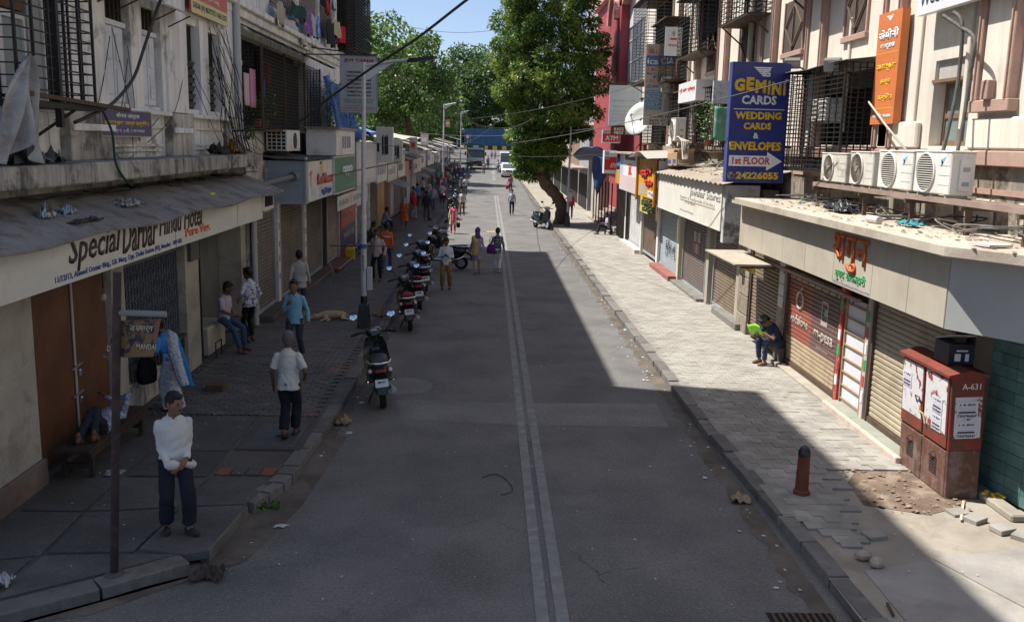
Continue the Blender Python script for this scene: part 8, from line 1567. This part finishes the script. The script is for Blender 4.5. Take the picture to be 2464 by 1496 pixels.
cloth('torn_tarpaulin', 'torn grey tarpaulin hanging from the iron cage', 'tarpaulin', lambda u, v: (-5.3 + (.07 * math.sin(u * 23 + v * 2) + .06 * math.sin(u * 9 - v * 4)) * (.3 + v), 11.15 + (u - .82) * (.1 + 1.25 * v ** .8), 5.45 - 1.0 * v - .22 * abs(math.sin(u * 6)) * v), M('grey tarpaulin', (.36, .36, .36), .6, .35, 3, 30, .4, dirt=(.16, .13, .1), damt=.6, dsc=2), 44, 22, th=.004)
def pot_plant(label, p, h, seed, mat, pot=True, n=160, sp=.3):
    t = thing('pot_plant', label, 'plant', p); r = random.Random(seed); x, y, z = p
    if pot: b = MB(); b.loft([[(x + q * math.cos(a), y + q * math.sin(a), z + zz) for a in [2 * PI * j / 12 for j in range(12)]] for zz, q in ((0, .09), (.2, .13), (.22, .14), (.21, .11))]); b.obj('pot', M('clay pot', (.3, .13, .08), .9), t)
    b = MB()
    for _ in range(5): b.tube([(x, y, z + .2), (x + r.uniform(-.1, .1), y + r.uniform(-.1, .1), z + .2 + h * .5), (x + r.uniform(-sp, sp), y + r.uniform(-sp, sp), z + .15 + h)], .008, 4)
    b.obj('stem', M('green stem', (.07, .1, .03)), t); b = MB()
    for _ in range(n):
        c = Vector((x + r.gauss(0, sp * .6), y + r.gauss(0, sp * .6), z + .25 + r.random() * h)); d1 = Vector((r.gauss(0, 1), r.gauss(0, 1), r.gauss(0, .6))).normalized() * .07; d2 = d1.orthogonal().normalized() * .03; b.mesh([c, c + d1 * .5 + d2, c + d1, c + d1 * .5 - d2], [(0, 1, 2, 3)])
    b.obj('leaves', mat, t)
pot_plant('leafy pot plant inside the near end of the screened balcony', (-5.75, 23.4, 4.8), .6, 1, lm1); pot_plant('second pot plant standing in the screened balcony', (-5.75, 24.2, 4.8), .5, 2, lm1); pot_plant('tall creeper growing at the end of the screened balcony', (-5.3, 31.2, 4.2), 2.0, 3, lm2, True, 420, .35); pot_plant('broad leafed creeper before the blue plastic sheet', (-5.0, 33.6, 4.4), 1.0, 4, lm3, False, 200, .4); pot_plant('flowering pot plant behind the window bars above the tin roof', (6.6, 28.4, 4.6), 1.1, 5, lm2, True, 320, .35)
pot_plant('small weed tuft growing on the left concrete wall', (-5.7, 22.4, 4.3), .3, 6, lm2, False, 60, .12)
# left air conditioner with barred cover
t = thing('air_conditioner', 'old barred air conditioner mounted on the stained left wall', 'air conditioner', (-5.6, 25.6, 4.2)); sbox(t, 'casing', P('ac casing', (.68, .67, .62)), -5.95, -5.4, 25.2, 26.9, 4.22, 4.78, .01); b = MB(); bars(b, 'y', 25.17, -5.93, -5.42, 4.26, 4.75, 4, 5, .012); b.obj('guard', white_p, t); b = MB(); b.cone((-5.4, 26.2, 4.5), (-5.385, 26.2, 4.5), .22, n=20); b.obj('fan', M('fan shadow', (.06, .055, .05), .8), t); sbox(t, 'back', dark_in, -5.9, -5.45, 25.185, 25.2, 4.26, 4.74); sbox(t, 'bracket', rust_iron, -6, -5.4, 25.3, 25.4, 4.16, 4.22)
# signs on the left wall
pA, pB = AX(235, 262, -5.86), AX(358, 328, -5.86); ps2, wr, pt, po = board('purple_sign', 'small purple sign with white and yellow Devanagari lettering on the white wall', 'sign', 'L', -5.82, pA.y, pB.y, pB.z, pA.z, P('sign purple', (.075, .065, .15), .5), .04, frame=P('tan frame', (.36, .3, .24)), fw=.02)
wr('बोनस आर्टस', .28, .75, .66, .92, wht_t, bold=.02); wr('आकर्षक लग्न पत्रिका', .05, .96, .36, .64, yel_t, bold=.03); wr('पत्र नं. ३-बी, १ ला मजला', .2, .85, .1, .3, wht_t)
pA, pB = AX(452, -70, -5.84), AX(543, 50, -5.84); rs2, wr, pt, po = board('red_wall_sign', 'red computer class sign with yellow base on the white wall', 'sign', 'L', -5.8, pA.y, pB.y, AX(497, 46, -5.84).z, AX(497, 46, -5.84).z + 1.25, P('sign vermilion', (.55, .1, .06), .5), .04)
pt(0, 1, 0, .22, P('sign pale yellow', (.6, .55, .25))); wr('DADAR (W) 9867977775 / 9665115775', .04, .97, .05, .17, black_t, bold=.02); wr('Experts in Computer Training', .12, .75, .27, .36, wht_t); wr('MKCL', .1, .6, .45, .6, wht_t, bold=.02)
# ================================================================== vehicles far up the street
def wheel(t, x, y, z, r, w, s): 
    b = MB(); b.cone((x, y, z), (x + s * w, y, z), r, n=18); o = b.obj('wheel', rubber, t, smooth=40); b = MB(); b.cone((x + s * w, y, z), (x + s * (w + .01), y, z), r * .6, n=12); b.obj('rim', grey_m, o)
def truck():
    Y = 130; z = zr(Y); x0, x1 = -3.25, -.75; t = thing('truck', 'dark green covered truck with white bumper parked at the left far kerb', 'truck', (-2, Y, z)); tm = P('truck green', (.03, .085, .08), .4); cabm = P('cab white', (.5, .52, .5), .4)
    b = MB(); b.loft([[(x0, y, z + .9), (x1, y, z + .9), (x1, y, z + 3.3), (x1 - .3, y, z + 3.6), (x0 + .3, y, z + 3.6), (x0, y, z + 3.3)] for y in (Y + 1.4, Y + 7)]); b.obj('cargo_cover', tm, t); b = MB(); b.prism([(Y, z + .8), (Y - .05, z + 1.6), (Y + .35, z + 2.75), (Y + 1.35, z + 2.85), (Y + 1.35, z + .8)], 'x', x0 + .1, x1 - .1); b.obj('cab', tm, t)
    b = MB(); b.mesh([(x0 + .2, Y - .06, z + 1.68), (x1 - .2, Y - .06, z + 1.68), (x1 - .3, Y + .3, z + 2.65), (x0 + .3, Y + .3, z + 2.65)], [(0, 1, 2, 3)]); b.obj('windscreen', glass, t, thick=.03); sbox(t, 'roof_visor', cabm, x0 + .15, x1 - .15, Y + .1, Y + .5, z + 2.72, z + 2.95); sbox(t, 'sign_plate', P('pale blue', (.4, .5, .62)), -2.4, -1.6, Y + 1.37, Y + 1.4, z + 3.0, z + 3.3)
    sbox(t, 'front_panel', cabm, x0 + .12, x1 - .12, Y - .1, Y - .04, z + 1.2, z + 1.66); sbox(t, 'grille', black_p, x0 + .4, x1 - .4, Y - .11, Y - .05, z + .95, z + 1.18); sbox(t, 'bumper', black_p, x0, x1, Y - .2, Y - .05, z + .45, z + .75, .03); sbox(t, 'number_plate', yel_t, -2.3, -1.7, Y - .22, Y - .2, z + .5, z + .66)
    for x in (x0 + .3, x1 - .3): b = MB(); b.ell((x, Y - .1, z + 1.05), .14, .05, .12); b.obj('headlight', P('headlight glass', (.5, .52, .52), .1, .8), t); sbox(t, 'mirror', black_p, x - .1 + (.45 if x > -2 else -.45), x + .1 + (.45 if x > -2 else -.45), Y + .1, Y + .16, z + 1.9, z + 2.4)
    for y in (Y + .8, Y + 5): wheel(t, x0 + .25, y, z + .48, .48, .25, -1); wheel(t, x1 - .25, y, z + .48, .48, .25, 1)
truck()
def car(label, Y, x0, x1, h, L_, name, boxy):
    z = zr(Y); t = thing(name, label, 'car', ((x0 + x1) / 2, Y, z)); wm_ = P('car white', (.66, .66, .65), .25, .5); m_ = (x0 + x1) / 2
    prof = [(Y, z + .3), (Y - .08, z + .75), (Y + .1, z + 1.0), (Y + (.35 if boxy else 1.1), z + 1.08), (Y + (.7 if boxy else 1.7), z + h - .05), (Y + L_ - .4, z + h), (Y + L_, z + 1.1), (Y + L_, z + .3)]
    b = MB(); b.prism(prof, 'x', x0, x1); b.obj('body', wm_, t, bevel=.06); e = .02; ya, yb = prof[3][0], prof[4][0]
    b = MB(); b.mesh([(x0 + .12, ya - e, z + 1.12), (x1 - .12, ya - e, z + 1.12), (x1 - .2, yb - e, z + h - .1), (x0 + .2, yb - e, z + h - .1)], [(0, 1, 2, 3)]); b.obj('windscreen', glass, t, thick=.03)
    for x in (x0 - .01, x1 - .01): sbox(t, 'side_window', glass, x, x + .02, yb + .1, Y + L_ - .6, z + 1.12, z + h - .15)
    sbox(t, 'grille', black_p, m_ - .4, m_ + .4, Y - .1, Y - .02, z + .72, z + .9); sbox(t, 'bumper', wm_, x0 + .03, x1 - .03, Y - .14, Y, z + .35, z + .62, .03); sbox(t, 'number_plate', yel_t, m_ - .25, m_ + .25, Y - .16, Y - .14, z + .42, z + .54)
    for x in (x0 + .22, x1 - .22): b = MB(); b.ell((x, Y - .05, z + .85), .17, .06, .1); b.obj('headlight', P('headlight glass', (.5, .52, .52), .1, .8), t, smooth=1); s = -1 if x < m_ else 1; b = MB(); b.ell((m_ + s * ((x1 - x0) / 2 + .12), ya + .3, z + 1.15), .12, .06, .09); b.obj('mirror', wm_, t, smooth=1)
    for y in (Y + .8, Y + L_ - .8): wheel(t, x0 + .2, y, z + .33, .34, .21, -1); wheel(t, x1 - .2, y, z + .33, .34, .21, 1)
car('white sport utility car parked facing us behind the street tree', 114, 1.45, 3.25, 1.75, 4.3, 'parked_car', False); car('tall white van parked behind the white car', 124, 1.3, 3.2, 2.7, 5.2, 'parked_van', True)
b = MB(); 
t = thing('motorcycle', 'black motorcycle standing in the road before the truck', 'motorcycle', (-3.0, 121, zr(121))); z = zr(121)
for y in (120.4, 121.7): b = MB(); b.cone((-3.05, y, z + .3), (-2.95, y, z + .3), .3, n=16); b.obj('wheel', rubber, t)
b = MB(); b.ell((-3, 120.9, z + .85), .16, .3, .16); b.obj('tank', bk, t, smooth=1); b = MB(); b.ell((-3, 121.45, z + .82), .14, .4, .07); b.obj('seat', seat_m, t); b = MB(); b.bar((-3.35, 120.55, z + 1.1), (-2.65, 120.55, z + 1.1), .03); b.bar((-3, 120.4, z + .3), (-3, 120.6, z + 1.1), .06); b.obj('handlebar', chrome, t); b = MB(); b.box(-3.12, -2.88, 120.8, 121.4, z + .35, z + .75); b.obj('engine', M('engine block', (.09, .09, .09), .5), t)
flush_people() if 'flush_people' in globals() else None
flush_text()
bpy.context.view_layer.update()
